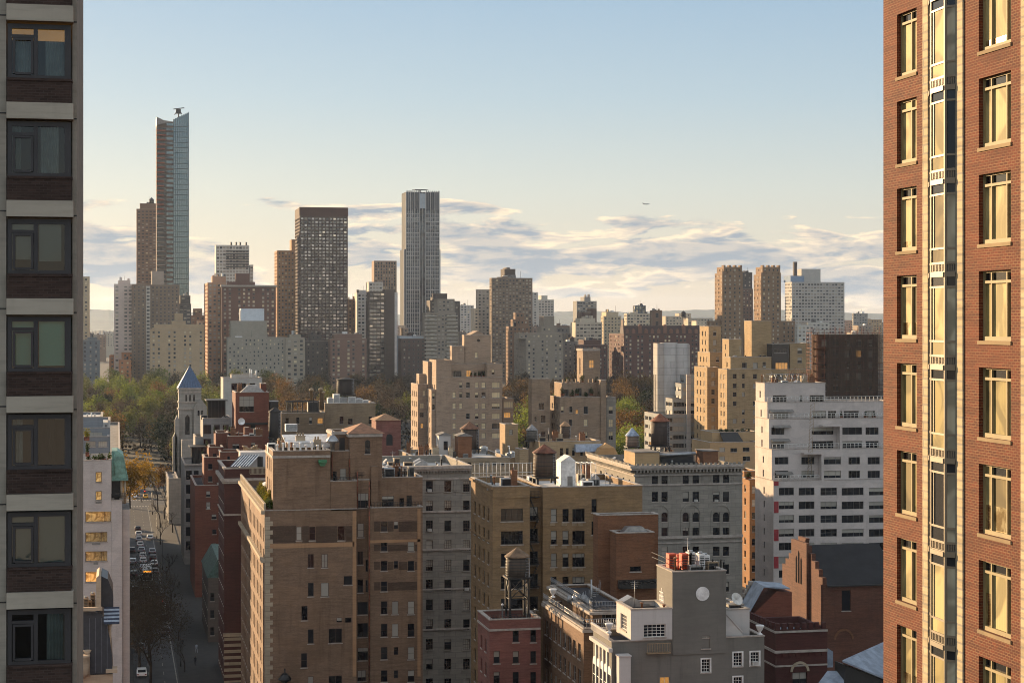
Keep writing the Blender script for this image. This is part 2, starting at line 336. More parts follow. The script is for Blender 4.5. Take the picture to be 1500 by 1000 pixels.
class Bld:
    """a building: an Empty with walls, roofs, trim and windows as parts; all metres, shapes in world axes relative to the Empty"""
    def __init__(s, name, label, px, Y, mat, cat='building', group=None, frame='fr_dark', glass='glass', blind='blind', warm='warm', pb=(.62, .21, .16, .01), far=False, style='dh', rec=.16):
        x, Z = on_y(px, Y); s.o = Vector((x, Y, 0)); s.root = thing(name, s.o, label, cat, group)
        s.mat = mat; s.fr, s.gl, s.bl, s.wm = M[frame], M[glass], M[blind], M[warm]; s.pb = pb; s.far = far; s.style = style; s.rec = rec
        s.wall = MB(); s.mats = [mat]; s.roof = MB(); s.rmats = []; s.trim = MB(); s.trim_m = M['coping']; s.wins = []; s.Y = Y; s.bar = .06 if not far else .1
        s.sills = not far; s.ac = .13; s.sd = random.Random(label)
    def mi(s, m):
        if m not in s.mats: s.mats.append(m)
        return s.mats.index(m)
    def facade(s, P, face, u0, u1, z0, z1, holes, m):
        """P: corner (world x,y). face 'E','S','N','W'. u runs +x for E and W, +y for S and N"""
        ud = {'E': (1, 0), 'W': (1, 0), 'S': (0, 1), 'N': (0, 1)}[face]; inn = {'E': (0, 1), 'W': (0, -1), 'S': (1, 0), 'N': (-1, 0)}[face]
        def q(u, z, d=0): return (P[0] + ud[0] * u + inn[0] * d - s.o.x, P[1] + ud[1] * u + inn[1] * d - s.o.y, z)
        flip = face in 'SW'
        def put(p): s.wall.face(p[::-1] if flip else p, m)
        hs = [h for h in holes if h[0] > u0 + .01 and h[1] < u1 - .01 and h[2] > z0 + .01 and h[3] < z1 - .01]
        cuts = sorted(set([z0, z1] + [round(h[2], 4) for h in hs] + [round(h[3], 4) for h in hs]))
        for a, b in zip(cuts[:-1], cuts[1:]):
            if b - a < 1e-4: continue
            row = sorted([h for h in hs if h[2] < b - 1e-3 and h[3] > a + 1e-3]); u = u0
            for h in row:
                if h[0] > u + 1e-4: put([q(u, a), q(h[0], a), q(h[0], b), q(u, b)])
                u = max(u, h[1])
            if u < u1 - 1e-4: put([q(u, a), q(u1, a), q(u1, b), q(u, b)])
        D = s.rec + .08
        for h in hs:
            a, b, c, d = h[:4]
            put([q(a, c), q(a, c, D), q(a, d, D), q(a, d)]); put([q(b, c, D), q(b, c), q(b, d), q(b, d, D)])
            put([q(a, c, D), q(a, c), q(b, c), q(b, c, D)]); put([q(a, d), q(a, d, D), q(b, d, D), q(b, d)])
            if len(h) > 4 and h[4] is not None:
                s.wins.append((b - a, d - c, h[4], Vector(q((a + b) / 2, (c + d) / 2)), {'E': 0, 'W': math.pi, 'S': -math.pi / 2, 'N': math.pi / 2}[face], h[5] if len(h) > 5 else None))
        return hs
    def auto(s, spec, u0, u1, z0, z1):
        """spec: dict p=(bay, floor) w h style m(margins) z0 skip"""
        if not spec: return []
        if isinstance(spec, list): return spec
        bay, fl = spec['p']; mg = spec.get('m', .6); w_, h_ = spec['w'], spec['h']; n = max(1, int(round((u1 - u0 - 2 * mg) / bay))); nf = int((z1 - z0 - spec.get('top', .8)) / fl)
        bay = (u1 - u0 - 2 * mg) / n; out = []; pat = spec.get('pat')
        for k in range(nf):
            zc = z1 - spec.get('top', .8) - fl * (k + .5)
            if zc - h_ / 2 < max(z0 + .3, spec.get('zlo', 0)): break
            for j in range(n):
                if pat and pat[j % len(pat)] == '.': continue
                ww = w_ * (1 if not pat or pat[j % len(pat)] == 'o' else .6)
                uc = u0 + mg + bay * (j + .5)
                out.append((uc - ww / 2, uc + ww / 2, zc - h_ / 2, zc + h_ / 2, spec.get('style', s.style)))
        return out
    def rectsE(s, Y, rects):                          # rectangles seen on an east front, read as (column, row, column, row[, style[, variant]])
        out = []
        for r in rects:
            xa, Za = on_y(r[0], Y); xb, Zb = on_y(r[2], Y); Zc = (Za + Zb) / 2
            out.append([xa, xb, zz(r[3], Zc), zz(r[1], Zc), r[4] if len(r) > 4 else s.style, r[5] if len(r) > 5 else None])
        return out
    def vol(s, L, Rr, T, Y, W=None, depth=None, B=None, z0=None, E=None, S=None, N=None, mat=None, roof='roof', par=.9, cop=True, z1=None, cm=None, ref=None):
        """box volume: L..R columns of its east front on plane Y, T row of its top at column L; W column of the far corner or depth in metres"""
        xa, Za = on_y(L, Y); xb, Zb = on_y(Rr, Y); Zr = Za if ref is None else on_y(ref, Y)[1]
        if z1 is None: z1 = zz(T, Zr)
        if z0 is None: z0 = zz(B, Zr) if B is not None else 0.0
        if W is not None:
            dS = on_x(W, xa)[0] - Y if W <= L else on_x(W, xb)[0] - Y
        else: dS = depth or 15
        m = s.mi(mat or s.mat)
        if isinstance(E, list): E = [(r[0] - xa, r[1] - xa, *r[2:]) for r in s.rectsE(Y, E)]
        hE = s.auto(E, 0, xb - xa, z0, z1); hS = s.auto(S, 0, dS, z0, z1); hN = s.auto(N, 0, dS, z0, z1)
        s.facade((xa, Y), 'E', 0, xb - xa, z0, z1, hE, m); s.facade((xa, Y), 'S', 0, dS, z0, z1, hS, m); s.facade((xb, Y), 'N', 0, dS, z0, z1, hN, m)
        s.facade((xa, Y + dS), 'W', 0, xb - xa, z0, z1, [], m)
        if roof:
            rm = M[roof] if isinstance(roof, str) else roof
            if rm not in s.rmats: s.rmats.append(rm)
            ri = s.rmats.index(rm); t = .35
            X0, X1, Y0, Y1 = xa - s.o.x, xb - s.o.x, Y - s.o.y, Y + dS - s.o.y
            if par > 0 and min(X1 - X0, Y1 - Y0) > 1.2:
                zr = z1 - par
                s.roof.face([(X0 + t, Y0 + t, zr), (X1 - t, Y0 + t, zr), (X1 - t, Y1 - t, zr), (X0 + t, Y1 - t, zr)], ri)
                a, b, c, d = X0 + t, X1 - t, Y0 + t, Y1 - t
                for (p, q_) in (((a, c), (a, d)), ((a, d), (b, d)), ((b, d), (b, c)), ((b, c), (a, c))):
                    s.wall.face([(*p, zr), (*q_, zr), (*q_, z1), (*p, z1)], m)
                if cop:
                    e, hgt = .07, .12
                    ci = 0; mbx = s.trim
                    mbx.box(X0 - e, Y0 - e, z1, X1 + e, c + e, z1 + hgt); mbx.box(X0 - e, d - e, z1, X1 + e, Y1 + e, z1 + hgt)
                    mbx.box(X0 - e, c + e, z1, a + e, d - e, z1 + hgt, 0, 'ew'); mbx.box(b - e, c + e, z1, X1 + e, d - e, z1 + hgt, 0, 'ew')
                else:
                    for bx in ((X0, Y0, X1, c), (X0, d, X1, Y1), (X0, c, a, d), (b, c, X1, d)):
                        s.wall.face([(bx[0], bx[1], z1), (bx[2], bx[1], z1), (bx[2], bx[3], z1), (bx[0], bx[3], z1)], m)
            else:
                s.roof.face([(X0, Y0, z1), (X1, Y0, z1), (X1, Y1, z1), (X0, Y1, z1)], ri)
        return dict(xa=xa, xb=xb, Y=Y, Y1=Y + dS, z0=z0, z1=z1, zr=z1 - (par if roof else 0), Z=Za)
    def band(s, V, z, h, out=.25, mb=None, faces='ES'):  # a string course or cornice round the seen sides
        mb = mb or s.trim; X0, X1, Y0, Y1 = V['xa'] - s.o.x, V['xb'] - s.o.x, V['Y'] - s.o.y, V['Y1'] - s.o.y
        so = out if 'S' in faces else 0; no = out if 'N' in faces else 0
        mb.box(X0 - so, Y0 - out, z, X1 + no, Y0, z + h, 0)
        if 'S' in faces: mb.box(X0 - so, Y0, z, X0, Y1, z + h, 0, 'e')
        if 'N' in faces: mb.box(X1, Y0, z, X1 + no, Y1, z + h, 0, 'e')
    def part(s, name, mb, mats): return mb.build(name, mats, s.root)
    def rbox(s, mb, V, a, b, c, d, h, m=0, dz=0):       # box on the roof of V at fractions a..b (x), c..d (y)
        X = lambda f: V['xa'] + (V['xb'] - V['xa']) * f - s.o.x
        Yf = lambda f: V['Y'] + (V['Y1'] - V['Y']) * f - s.o.y
        mb.box(X(a), Yf(c), V['zr'] + dz, X(b), Yf(d), V['zr'] + dz + h, m)
    def finish(s, wallname='wall'):
        if s.wall.f: s.part(wallname, s.wall, s.mats)
        if s.roof.f: s.part('roof', s.roof, s.rmats)
        if s.trim.f: s.part('cornice' if not s.far else 'coping', s.trim, [s.trim_m])
        rest = MB(); rows = sorted(s.wins, key=lambda r: -r[0] * r[1] * (1 if r[4] == 0 else .5))
        pd, ph, pf, pw = s.pb
        for k, (w_, h_, sty, loc, rz, var) in enumerate(rows):
            r = s.sd.random()
            if var is None: var = 'd' if r < pd else 'h' if r < pd + ph else 'b' if r < pd + ph + pf else 'w'
            bl = {'d': 0, 'h': s.sd.choice((.3, .5, .5, .65)), 'b': 1, 'w': 1}[var]
            if isinstance(sty, str): cols, rws = STY[sty]
            else: cols, rws = sty
            wq, hq = round(w_, 2), round(h_, 2)
            key = (wq, hq, str(sty), bl, var == 'w', s.fr.name, s.gl.name, s.rec, s.sills)
            bm = s.wm if var == 'w' else s.bl
            if k < 100:
                if key not in WCACHE: WCACHE[key] = win_mb(w_, h_, cols, rws, bl, s.rec, s.bar, s.sills).mesh('window', [s.fr, s.gl, bm, M['coping']])
                o = bpy.data.objects.new('window', WCACHE[key]); COL.objects.link(o); o.parent = s.root; o.location = loc; o.rotation_euler = (0, 0, rz)
                if not s.far and s.ac and rz == 0 and sty in ('dh', 'dh6', 'dh2') and var in 'dh' and s.sd.random() < s.ac and w_ > .85:
                    q = bpy.data.objects.new('air_conditioner', AC_MESH()); COL.objects.link(q); q.parent = s.root; q.location = loc + Matrix.Rotation(rz, 3, 'Z') @ Vector((0, 0, -h_ / 2 + .02)); q.rotation_euler = (0, 0, rz)
            else:
                t = win_mb(w_, h_, cols, rws, bl, s.rec, s.bar); mt = Matrix.Translation(loc) @ Matrix.Rotation(rz, 4, 'Z'); i0 = len(rest.v)
                rest.v += [tuple(mt @ Vector(v)) for v in t.v]; rest.f += [tuple(i0 + i for i in f) for f in t.f]; rest.m += [m_ + 1 if (m_ == 2 and var == 'w') else m_ for m_ in t.m]; rest.sm += t.sm
        if rest.f: tag(rest.build('window', [s.fr, s.gl, s.bl, s.wm], s.root), kind='stuff')
        return s.root
# ================================================================ setting
def ground_z(y): return 0 if y < 760 else min(1, (y - 760) / 700) * 7 if y < 4000 else 7
mb = MB(); ys = [-400, 200, 500, 740, 760, 900, 1100, 1300, 1460, 1700, 2600, 4300]
xs = [-2500, -600, -100, 0, 40, 300, 800, 3500]
for a, b in zip(ys[:-1], ys[1:]):
    for c, d in zip(xs[:-1], xs[1:]):
        mb.face([(c, a, ground_z(a)), (d, a, ground_z(a)), (d, b, ground_z(b)), (c, b, ground_z(b))], 0 if not (760 <= a < 1460) else 1)
gm = simple('city ground', '#2e2c2a', .9, scale=.05); pm = simple('park floor', '#1f1c12', .95, var=.4, scale=.08)
tag(mb.build('ground', [gm, pm]), kind='structure')
mb = MB(); mb.face([(-9000, 4300, 2), (9000, 4300, 2), (9000, 5600, 2), (-9000, 5600, 2)])
wm = simple('river water', (.02, .03, .04), .08, spec=.6); tag(mb.build('river', wm), kind='structure')
mb = MB(); mb.face([(-16000, 5600, 2.5), (16000, 5600, 2.5), (16000, 16000, 2.5), (-16000, 16000, 2.5)])
tag(mb.build('far_shore_ground', simple('far shore', '#3a3d33', .95, scale=.01)), kind='structure')
def ridge(name, Y, rows, zlow, col, depth, seed):
    """hills: rows of (photo column, row) along the crest"""
    rg = random.Random(seed); P = []
    for (p0, p1) in zip(rows[:-1], rows[1:]):
        for k in range(14):
            f = k / 14; P.append((p0[0] + (p1[0] - p0[0]) * f, p0[1] + (p1[1] - p0[1]) * f + rg.uniform(-.5, .5)))
    P.append(rows[-1]); mb = MB(); crest = [pt(a, b, Y) for a, b in P]
    for a, b in zip(crest[:-1], crest[1:]):
        for sg in (-1, 1):
            prev = [a, b]
            for st in range(1, 5):
                f = st / 4; q = [Vector((v.x, v.y + sg * depth * f, zlow + (v.z - zlow) * (1 - f) ** 1.4)) for v in (a, b)]
                mb.face([prev[0], prev[1], q[1], q[0]], 0, True); prev = q
    tag(mb.build(name, simple(name + ' woods', col, .95, var=.35, scale=.004)), kind='structure')
ridge('hills', 12500, [(-500, 461), (120, 452), (200, 456), (420, 459), (600, 461), (760, 459), (850, 455), (930, 457), (1010, 454), (1130, 453), (1260, 459), (1400, 460), (2100, 463)], 3, '#33402f', 2200, 3)
ridge('river_cliffs', 6400, [(-400, 470), (120, 486), (150, 484), (170, 486), (400, 484), (700, 478), (1000, 476), (1300, 477), (2000, 478)], 3, '#4a4434', 500, 5)

# ================================================================ skyline west of the park
PB = (.62, .12, .20, .06)
def far(nm, label, col, Y, vols, win=None, frame='fr_grey', pb=PB, glass='glass_far', style='plain', brick=0, grp='buildings lining the far side of the park', mat=None, extra=None, stain=.25):
    m = mat or masonry(nm + ' wall ' + str(vols[0][0]), col, brick, .12, stain=stain, streak=.15)
    b = Bld(nm, label, vols[0][0], Y, m, 'building', grp, frame, glass, 'blind_far', 'warm_far', pb, True, style, .18)
    win = win if win is not None else dict(p=(3.7, 3.2), w=1.8, h=1.7, zlo=12)
    vs = []
    for q in vols:
        L, Rr, T, W = q[:4]; o = dict(q[4]) if len(q) > 4 else {}
        yy = Y + o.pop('dy', 0); E = o.pop('E', win); S = o.pop('S', None if W is None else win)
        if W is None and 'depth' not in o: o['depth'] = 18
        vs.append(b.vol(L, Rr, T, yy, W, E=E, S=S, par=o.pop('par', .8), roof=o.pop('roof', 'roof'), **o))
    rq = random.Random(label); v0 = vs[-1] if len(vs) < 3 else vs[0]
    if not extra and len(vs) < 4 and v0['xb'] - v0['xa'] > 7:
        for k in range(rq.choice((2, 3, 4))):
            mb = MB(); a_ = rq.uniform(.05, .8); wd_ = rq.uniform(.05, .22); c_ = rq.uniform(.05, .6); b.rbox(mb, v0, a_, min(.97, a_ + wd_), c_, c_ + .25, rq.uniform(1.6, 4.2)); b.part('bulkhead', mb, [m, M['roof'], M['roof_dark'], M['white']][rq.choice((0, 0, 1, 2, 3))])
        mb = MB(); xx = v0['xa'] + (v0['xb'] - v0['xa']) * rq.uniform(.2, .8) - b.o.x; mb.tube((xx, 4, v0['zr']), (xx, 4, v0['zr'] + rq.uniform(4, 8)), .14, n=4); b.part('mast', mb, M['black'])
    if extra: extra(b, vs)
    b.finish(); return b
def W(bay, fl, w_, h_, **k): return dict(p=(bay, fl), w=w_, h=h_, zlo=k.pop('zlo', 12), **k)
NO = dict(E=None, S=None)

far('apartment_tower', 'slim cream apartment tower just right of the dark grey facade', '#a8977c', 1560, [(60, 131, 405, None)], W(4, 3.1, 1.8, 1.6))
far('apartment_building', 'low bluish grey block behind the park trees, next to the dark grey facade', '#5d6266', 1500, [(70, 146, 498, None), (128, 142, 494, None, dict(z0=None, B=498, dy=4, **NO))], W(4.5, 3.4, 1.5, 2.0))
far('apartment_tower', 'pinkish white apartment tower with dark strips of windows, left of the tall brown ones', '#c9b4a6', 1540, [(167, 195, 416, None), (173, 191, 411, None, dict(B=416, dy=3, **NO))], W(3.4, 3.0, 2.3, 1.3, pat='o.ooo'))
far('brick_building', 'low orange brick block at the park edge beside the green spire', '#a86f4a', 1500, [(174, 192, 527, None), (178, 197, 516, None, dict(dy=30)), (160, 176, 520, None, dict(dy=45))], W(4, 3.3, 1.6, 1.6, zlo=8))
far('apartment_tower', 'dark brown tower with a water tank on top, left neighbour of the glass tower', '#6e5644', 1760, [(200, 230, 306, None), (205, 230, 298, None, dict(B=306, dy=4, **NO))], W(3.6, 3.0, 2.2, 1.3), frame='fr_brown')
far('apartment_building', 'wide brown apartment slab in front of the glass tower foot', '#776454', 1520, [(193, 214, 416, None), (214.3, 263, 417, None, dict(dy=2)), (222, 240, 397, None, dict(B=417, dy=8, mat=masonry('pale penthouse', '#a08d7c', 0), **NO)), (214, 220, 419, None, dict(dy=-2, mat=masonry('balcony white', '#b9b0a4', 0), depth=2, E=W(1.6, 2.9, 2.4, 1.5)))], W(3.2, 2.9, 1.2, 1.5), pb=(.75, .1, .12, .03))
far('apartment_building', 'dark stepped block with white balcony bands right of the wide brown slab', '#55504c', 1535, [(252, 280, 445, None), (264, 279, 433, None, dict(B=445, dy=3))], W(3, 3.1, 2.4, 1.5), pb=(.5, .2, .3, 0))
def deco(b, vs):
    v = vs[0]
    for k in range(9):
        a = .04 + k * .112; b.rbox(b.wall, v, a, a + .03, -.02, .04, 3.2, 0, -1)
    b.rbox(b.wall, vs[2], .3, .45, .0, .3, 6); b.rbox(b.wall, vs[2], .6, .72, .0, .3, 4)
far('apartment_house', 'limestone apartment house with stepped central tower, its lower floors glowing orange', '#a88f70', 1480, [(220, 299, 482, None), (226, 299, 475, None, dict(dy=6, B=482)), (252, 272, 470, None, dict(dy=7, B=475)), (256, 268, 459, None, dict(dy=9, B=470, E=None))], W(3.9, 3.3, 1.7, 1.9, pat='oo.'), pb=(.5, .1, .28, .12), extra=deco)
far('brick_building', 'narrow brown and white block in the gap right of the deco apartment house', '#8a6f5c', 1640, [(279, 301, 462, None), (284, 296, 452, None, dict(B=462, dy=3)), (289, 302, 470, None, dict(dy=-30, mat=masonry('cream gap block', '#b5a792', 0)))], W(3.5, 3.2, 1.8, 1.6))
far('apartment_tower', 'reddish buff tower with corner stonework lit orange by the low sun', '#a87f63', 1560, [(304, 331, 414, 299), (311, 331, 405, None, dict(B=414, dy=4, **NO))], W(3.4, 3.1, 1.9, 1.8), pb=(.4, .1, .4, .1))
def slabroof(b, vs):
    b.rbox(b.trim, vs[0], -.02, 1.02, -.1, .9, 1.4, 0, .9); b.rbox(b.wall, vs[0], .1, .62, .2, .7, 5, 0); b.rbox(b.wall, vs[0], .26, .52, .3, .6, 12, 0)
far('brick_building', 'broad dark red brick apartment house with a flat projecting roof slab', '#5e4036', 1540, [(325, 404, 420, None)], W(3.9, 3.3, 1.9, 1.8, pat='oo.oo'), pb=(.35, .1, .45, .1), extra=slabroof)
def louv(b, vs):
    v = vs[0]; mb = MB()
    for k in range(7):
        z = v['z1'] - 22 + k * 2.6; mb.box(v['xa'] + 10 - b.o.x, v['Y'] - 1.2 - b.o.y, z, v['xb'] - .5 - b.o.x, v['Y'] - b.o.y - .02, z + 1.1)
    b.part('louvre', mb, M['black'])
    mb = MB()
    for f in (.45, .6, .72, .9): mb.box(v['xa'] + (v['xb'] - v['xa']) * f - b.o.x, 6, v['zr'], v['xa'] + (v['xb'] - v['xa']) * f + 1.6 - b.o.x, 9, v['z1'] + 3.5)
    b.part('roof_plant', mb, M['black'])
far('office_tower', 'white modern tower with dark louvres and roof plant behind the red brick slab', '#c3bdb2', 1850, [(316, 365, 359, None), (366, 371, 388, None, dict(mat=masonry('white tower side', '#b6aea2', 0)))], W(3.3, 3.4, 2.7, 2.4), extra=louv, pb=(.2, .2, .6, 0), frame='fr_white')
far('apartment_house', 'long grey limestone house with small windows and a pale rooftop box', '#8d8577', 1480, [(333, 418, 494, None), (338, 391, 470, None, dict(B=494, dy=6, E=None)), (353, 387, 452, None, dict(B=470, dy=8, mat=masonry('pale rooftop box', '#c6c9cb', 0), **NO))], W(3.3, 3.1, 1.3, 1.6), pb=(.4, .1, .42, .08))
far('apartment_house', 'beige block with pale top band abutting the long grey limestone house', '#8f8473', 1478, [(418.3, 447, 495, None), (424, 441, 490, None, dict(B=495, dy=4, **NO))], W(4.6, 3.3, 2.3, 1.9), pb=(.4, .2, .3, .1))
far('apartment_tower', 'brown stepped tower glowing orange on its left side, beside the broad glass fronted tower', '#8a5f42', 1640, [(406, 432, 367, 402), (427, 433, 351, None, dict(B=367, dy=2, **NO))], W(3.0, 3.0, 1.6, 1.6), pb=(.5, .1, .3, .1), mat=masonry('stepped tower brick', '#9a7350', 0))
def glz(b, vs):
    v = vs[0]; mb = MB(); z = v['z1'] - 7; x0, x1 = v['xa'] - b.o.x, v['xb'] - b.o.x
    mb.box(x0 - .3, -.35, z, x1 + .3, -.01, v['z1'] + .4); b.part('crown_band', mb, masonry('tower crown', '#4a2f28', 0))
far('apartment_tower', 'broad dark tower gridded with pale windows under a brown crown', '#4f4039', 1580, [(439, 509.5, 304, 432)], W(3.05, 2.85, 2.2, 1.75, top=8), pb=(.86, .05, .09, 0), frame='fr_grey', extra=glz, glass='glass_sky')
far('apartment_building', 'narrow brown block right of the broad gridded tower', '#7c6654', 1640, [(509, 523, 438, None)], W(3.2, 3.1, 1.7, 1.6))
far('apartment_building', 'white fronted block left of the dark glass mid rise', '#bdb5aa', 1620, [(523, 541, 429, None), (540, 561, 413, None, dict(dy=25)), (526, 536, 425, None, dict(B=429, dy=2, **NO))], W(3.1, 3.0, 2.1, 1.6), pb=(.35, .2, .45, 0))
far('office_tower', 'dark mid rise with coloured glass bands and a brown side', '#54473e', 1560, [(540, 564, 440, None), (564.3, 578, 424, None, dict(E=None)), (541, 564, 427, None, dict(dy=3, B=440))], W(3.2, 3.2, 2.8, 2.1), glass='glass_sky', pb=(.85, .1, .05, 0))
far('apartment_tower', 'square brown tower with vertical fins behind the dark mid rise', '#836c59', 1850, [(548, 581, 382, None), (575, 582.5, 428, None, dict(dy=-60, mat=masonry('white slab end', '#c3bdb5', 0), **NO))], W(2.9, 3.1, 1.4, 2.4), frame='fr_brown')
far('brick_building', 'low red brown apartment house at the park edge under the broad gridded tower', '#74584a', 1485, [(484, 537, 496, None), (490, 530, 489, None, dict(B=496, dy=5))], W(3.8, 3.3, 1.9, 2.0, pat='oo.'), pb=(.35, .1, .35, .2))
far('brick_building', 'dark narrow houses in shade between the beige block and the red brown apartment house', '#4a443f', 1500, [(447.5, 483, 500, None), (455, 470, 490, None, dict(dy=20))], W(3.6, 3.3, 1.6, 1.8), pb=(.8, .1, .1, 0))

# the tall residential tower with a bevelled glass top
def sail():
    Y = 1660; x0, Z = on_y(229.5, Y); xm, _ = on_y(243.5, Y); xk, _ = on_y(254, Y); x1, _ = on_y(276.5, Y); D = 30
    r = thing('glass_tower', (x0, Y, 0), 'tallest tower of the skyline, teal glass with a slanted sail top and rust floors', 'skyscraper')
    z = lambda py: zz(py, Z)
    X = lambda v: v - x0
    zt0, ztm, zt1 = z(171), z(176), z(163)
    body = MB(); body.box(0, 3, 0, X(x1), D, z(182)); 
    m_conc = masonry('tower concrete', '#6b5a50', 0, panel=0)
    body.build('core', m_conc, r)
    g = MB(); xs_ = 8; zs_ = 52
    zb = 0
    for i in range(xs_):                                   # curtain wall, right hand half, its panes tipped a little
        for j in range(zs_):
            a, b = X(xk) + (X(x1) - X(xk)) * i / xs_, X(xk) + (X(x1) - X(xk)) * (i + 1) / xs_
            top = zt1 - (1 - (a / X(x1))) * 14; za, zb_ = top * j / zs_, top * (j + 1) / zs_
            rr = random.uniform(-.02, .02); g.face([(a, rr, za), (b, -rr, za), (b, -rr + .01, zb_), (a, rr + .01, zb_)])
    g.build('curtain_wall', M['glass_teal'], r)
    fr = MB()
    for i in range(xs_ + 1):
        a = X(xk) + (X(x1) - X(xk)) * i / xs_; fr.box(a - .22, -.45, 0, a + .22, -.06, zt1 - (1 - a / X(x1)) * 14)
    for j in range(0, zs_): fr.box(X(xk), -.32, (zt1 - 9) * j / zs_, X(x1), -.07, (zt1 - 9) * j / zs_ + .5)
    fr.build('mullion', simple('tower mullion', '#44494a', .4), r)
    fl = MB(); fl2 = MB(); win = MB(); nfl = 58
    for j in range(nfl):                                   # left half: open balconies, red floor edges near the top
        za = z(185) * j / nfl; k = 1 if j > 38 else 0
        wv = 1.2 * math.sin(j * .12)
        (fl2 if k else fl).box(-.2, -1.0 + wv * .2, za, X(xm) - 1 + wv, 3, za + (1.0 if k else .5))
        win.face([(.4, 2.6, za + .6), (X(xm), 2.6, za + .6), (X(xm), 2.6, za + 3.2), (.4, 2.6, za + 3.2)])
    fl.build('balcony_slab', simple('slab edge', '#8d857b', .8), r); fl2.build('rust_slab', simple('primed steel slab', '#82402c', .8, var=.3), r); win.build('balcony_glazing', M['glass'], r)
    md = MB()
    for i in range(4):
        for j in range(58):
            a = X(xm) + (X(xk) - X(xm)) * i / 4; za = z(178) * j / 58; md.box(a + .3, .6, za + .7, a + 2.0, .9, za + 3.0)
    bk = MB(); bk.box(X(xm), .9, 0, X(xk), 3, z(178)); bk.build('brown_bay', masonry('tower bay', '#5a4740', 0), r); md.build('bay_window', M['glass_teal'], r)
    tp = MB()
    tp.extrude([(-.1, .2, z(183)), (X(xk), .2, z(178)), (X(xk), .2, zt1 - 9), (X(xm) - 2, .2, ztm), (-.1, .2, zt0)], (0, D - 1, 0)); tp.build('sail_crown', simple('sail cladding', '#6f6863', .5), r)
    tp = MB(); tp.extrude([(X(xk) + .1, .6, z(185)), (X(x1), .6, z(185)), (X(x1), .6, zt1 - .3), (X(xk) + .1, .6, zt1 - 10)], (0, D - 2, 0)); tp.build('crown_backing', simple('crown backing', '#5a6468', .4), r)
    cr = MB(); c = X(on_y(262, Y)[0]); zc = zt1 - 6
    cr.tube((c, 8, zc), (c, 8, zc + 10), .6); cr.box(c - 2.4, 7, zc + 5, c + 2, 9, zc + 9); cr.tube((c - 4.5, 8, zc + 9), (c + 5, 8, zc + 10.4), .45); cr.tube((c - 1, 8, zc + 8), (c - 3.5, 8, zc + 4), .4); cr.tube((c + 1, 8, zc + 8), (c + 3, 8, zc + 4.5), .4)
    cr.build('roof_crane', M['black'], r)
sail()
# the grey gridded tower
def grid_tower():
    Y = 1960; xa, Z = on_y(595, Y); xb, _ = on_y(643.5, Y); xc, _ = on_y(592.5, Y); xd, _ = on_y(645, Y)
    r = thing('residential_tower', (xa, Y, 0), 'tall grey tower gridded with pale stone piers and a fluted crown', 'skyscraper'); X = lambda v: v - xa
    z = lambda p: zz(p, Z); stone = masonry('tower limestone', '#a6a4a1', 0); dk = masonry('tower spandrel', '#33373b', 0)
    mb = MB(); mb.box(0, 1.0, 0, X(xb), 32, z(281)); mb.box(X(xc), 2.5, 0, X(xd), 31, z(365)); mb.build('core', dk, r)
    xs_ = [0, .13, .26, .41, .59, .74, .87, 1.0]; pr = MB(); Wd = X(xb)
    for k, f in enumerate(xs_): pr.box(Wd * f - .36, 0, 0, Wd * f + .36, 1.0, z(281) + (1.5 if k % 2 else 0))
    for f in (.065, .195, .335, .5, .665, .805, .935): pr.box(Wd * f - .2, .35, 0, Wd * f + .2, 1.0, z(281) - .5)
    for xx in (X(xc), X(xd)): pr.box(xx - .5, 1.5, 0, xx + .5, 2.5, z(365))
    pr.build('pier', stone, r); sl = MB(); n = 15
    for k in range(n):
        za = z(308) * k / n
        for a, b in ((0, 2), (2, 3), (4, 5), (5, 7)): sl.box(Wd * xs_[a] + .37, .2, za, Wd * xs_[b] - .37, 1.0, za + .8)
        for q in (1, 2):
            zb = za + z(308) / n * q / 3
            sl.box(.55, .6, zb, Wd * xs_[3] - .5, 1.0, zb + .45); sl.box(Wd * xs_[4] + .5, .6, zb, Wd - .55, 1.0, zb + .45)
    sl.build('floor_band', stone, r); gl = MB()
    for k in range(46):
        for f in (.03, .1, .16, .23, .29, .36, .64, .70, .77, .83, .90, .97):
            za = z(308) * k / 46 + .9; c = Wd * f; rr = random.uniform(-.03, .03); gl.face([(c - 1.35, .95 + rr, za), (c + 1.35, .95 - rr, za), (c + 1.35, .95 - rr, za + 2.8), (c - 1.35, .95 + rr, za + 2.8)])
    for k in range(46):
        for f in (.44, .5, .56): za = z(308) * k / 46 + .5; c = Wd * f; gl.face([(c - 1, .9, za), (c + 1, .9, za), (c + 1, .9, za + 3.1), (c - 1, .9, za + 3.1)])
    gl.build('glazing', M['glass_grey'], r); cr = MB()
    for k in range(17):
        if 7 <= k <= 9: continue
        c = Wd * (k + .5) / 17; cr.box(c - .5, .25, z(307), c + .5, .98, z(279))
    cr.build('crown_fin', masonry('crown fins', '#565a5e', 0), r); mb = MB()
    mb.box(X(on_y(614, Y)[0]), .5, z(305), X(on_y(624, Y)[0]), .97, z(283)); mb.build('crown_panel', masonry('crown panel', '#9aa4aa', 0), r)
    c = X(on_y(618, Y)[0]); cr = MB(); cr.tube((c, 12, z(281)), (c, 12, z(276)), .7); cr.box(c - 6, 11, z(277.5), c + 7, 13, z(276)); cr.tube((c - 9, 12, z(277)), (c + 9, 12, z(276.2)), .3); cr.build('roof_crane', M['black'], r)
grid_tower()
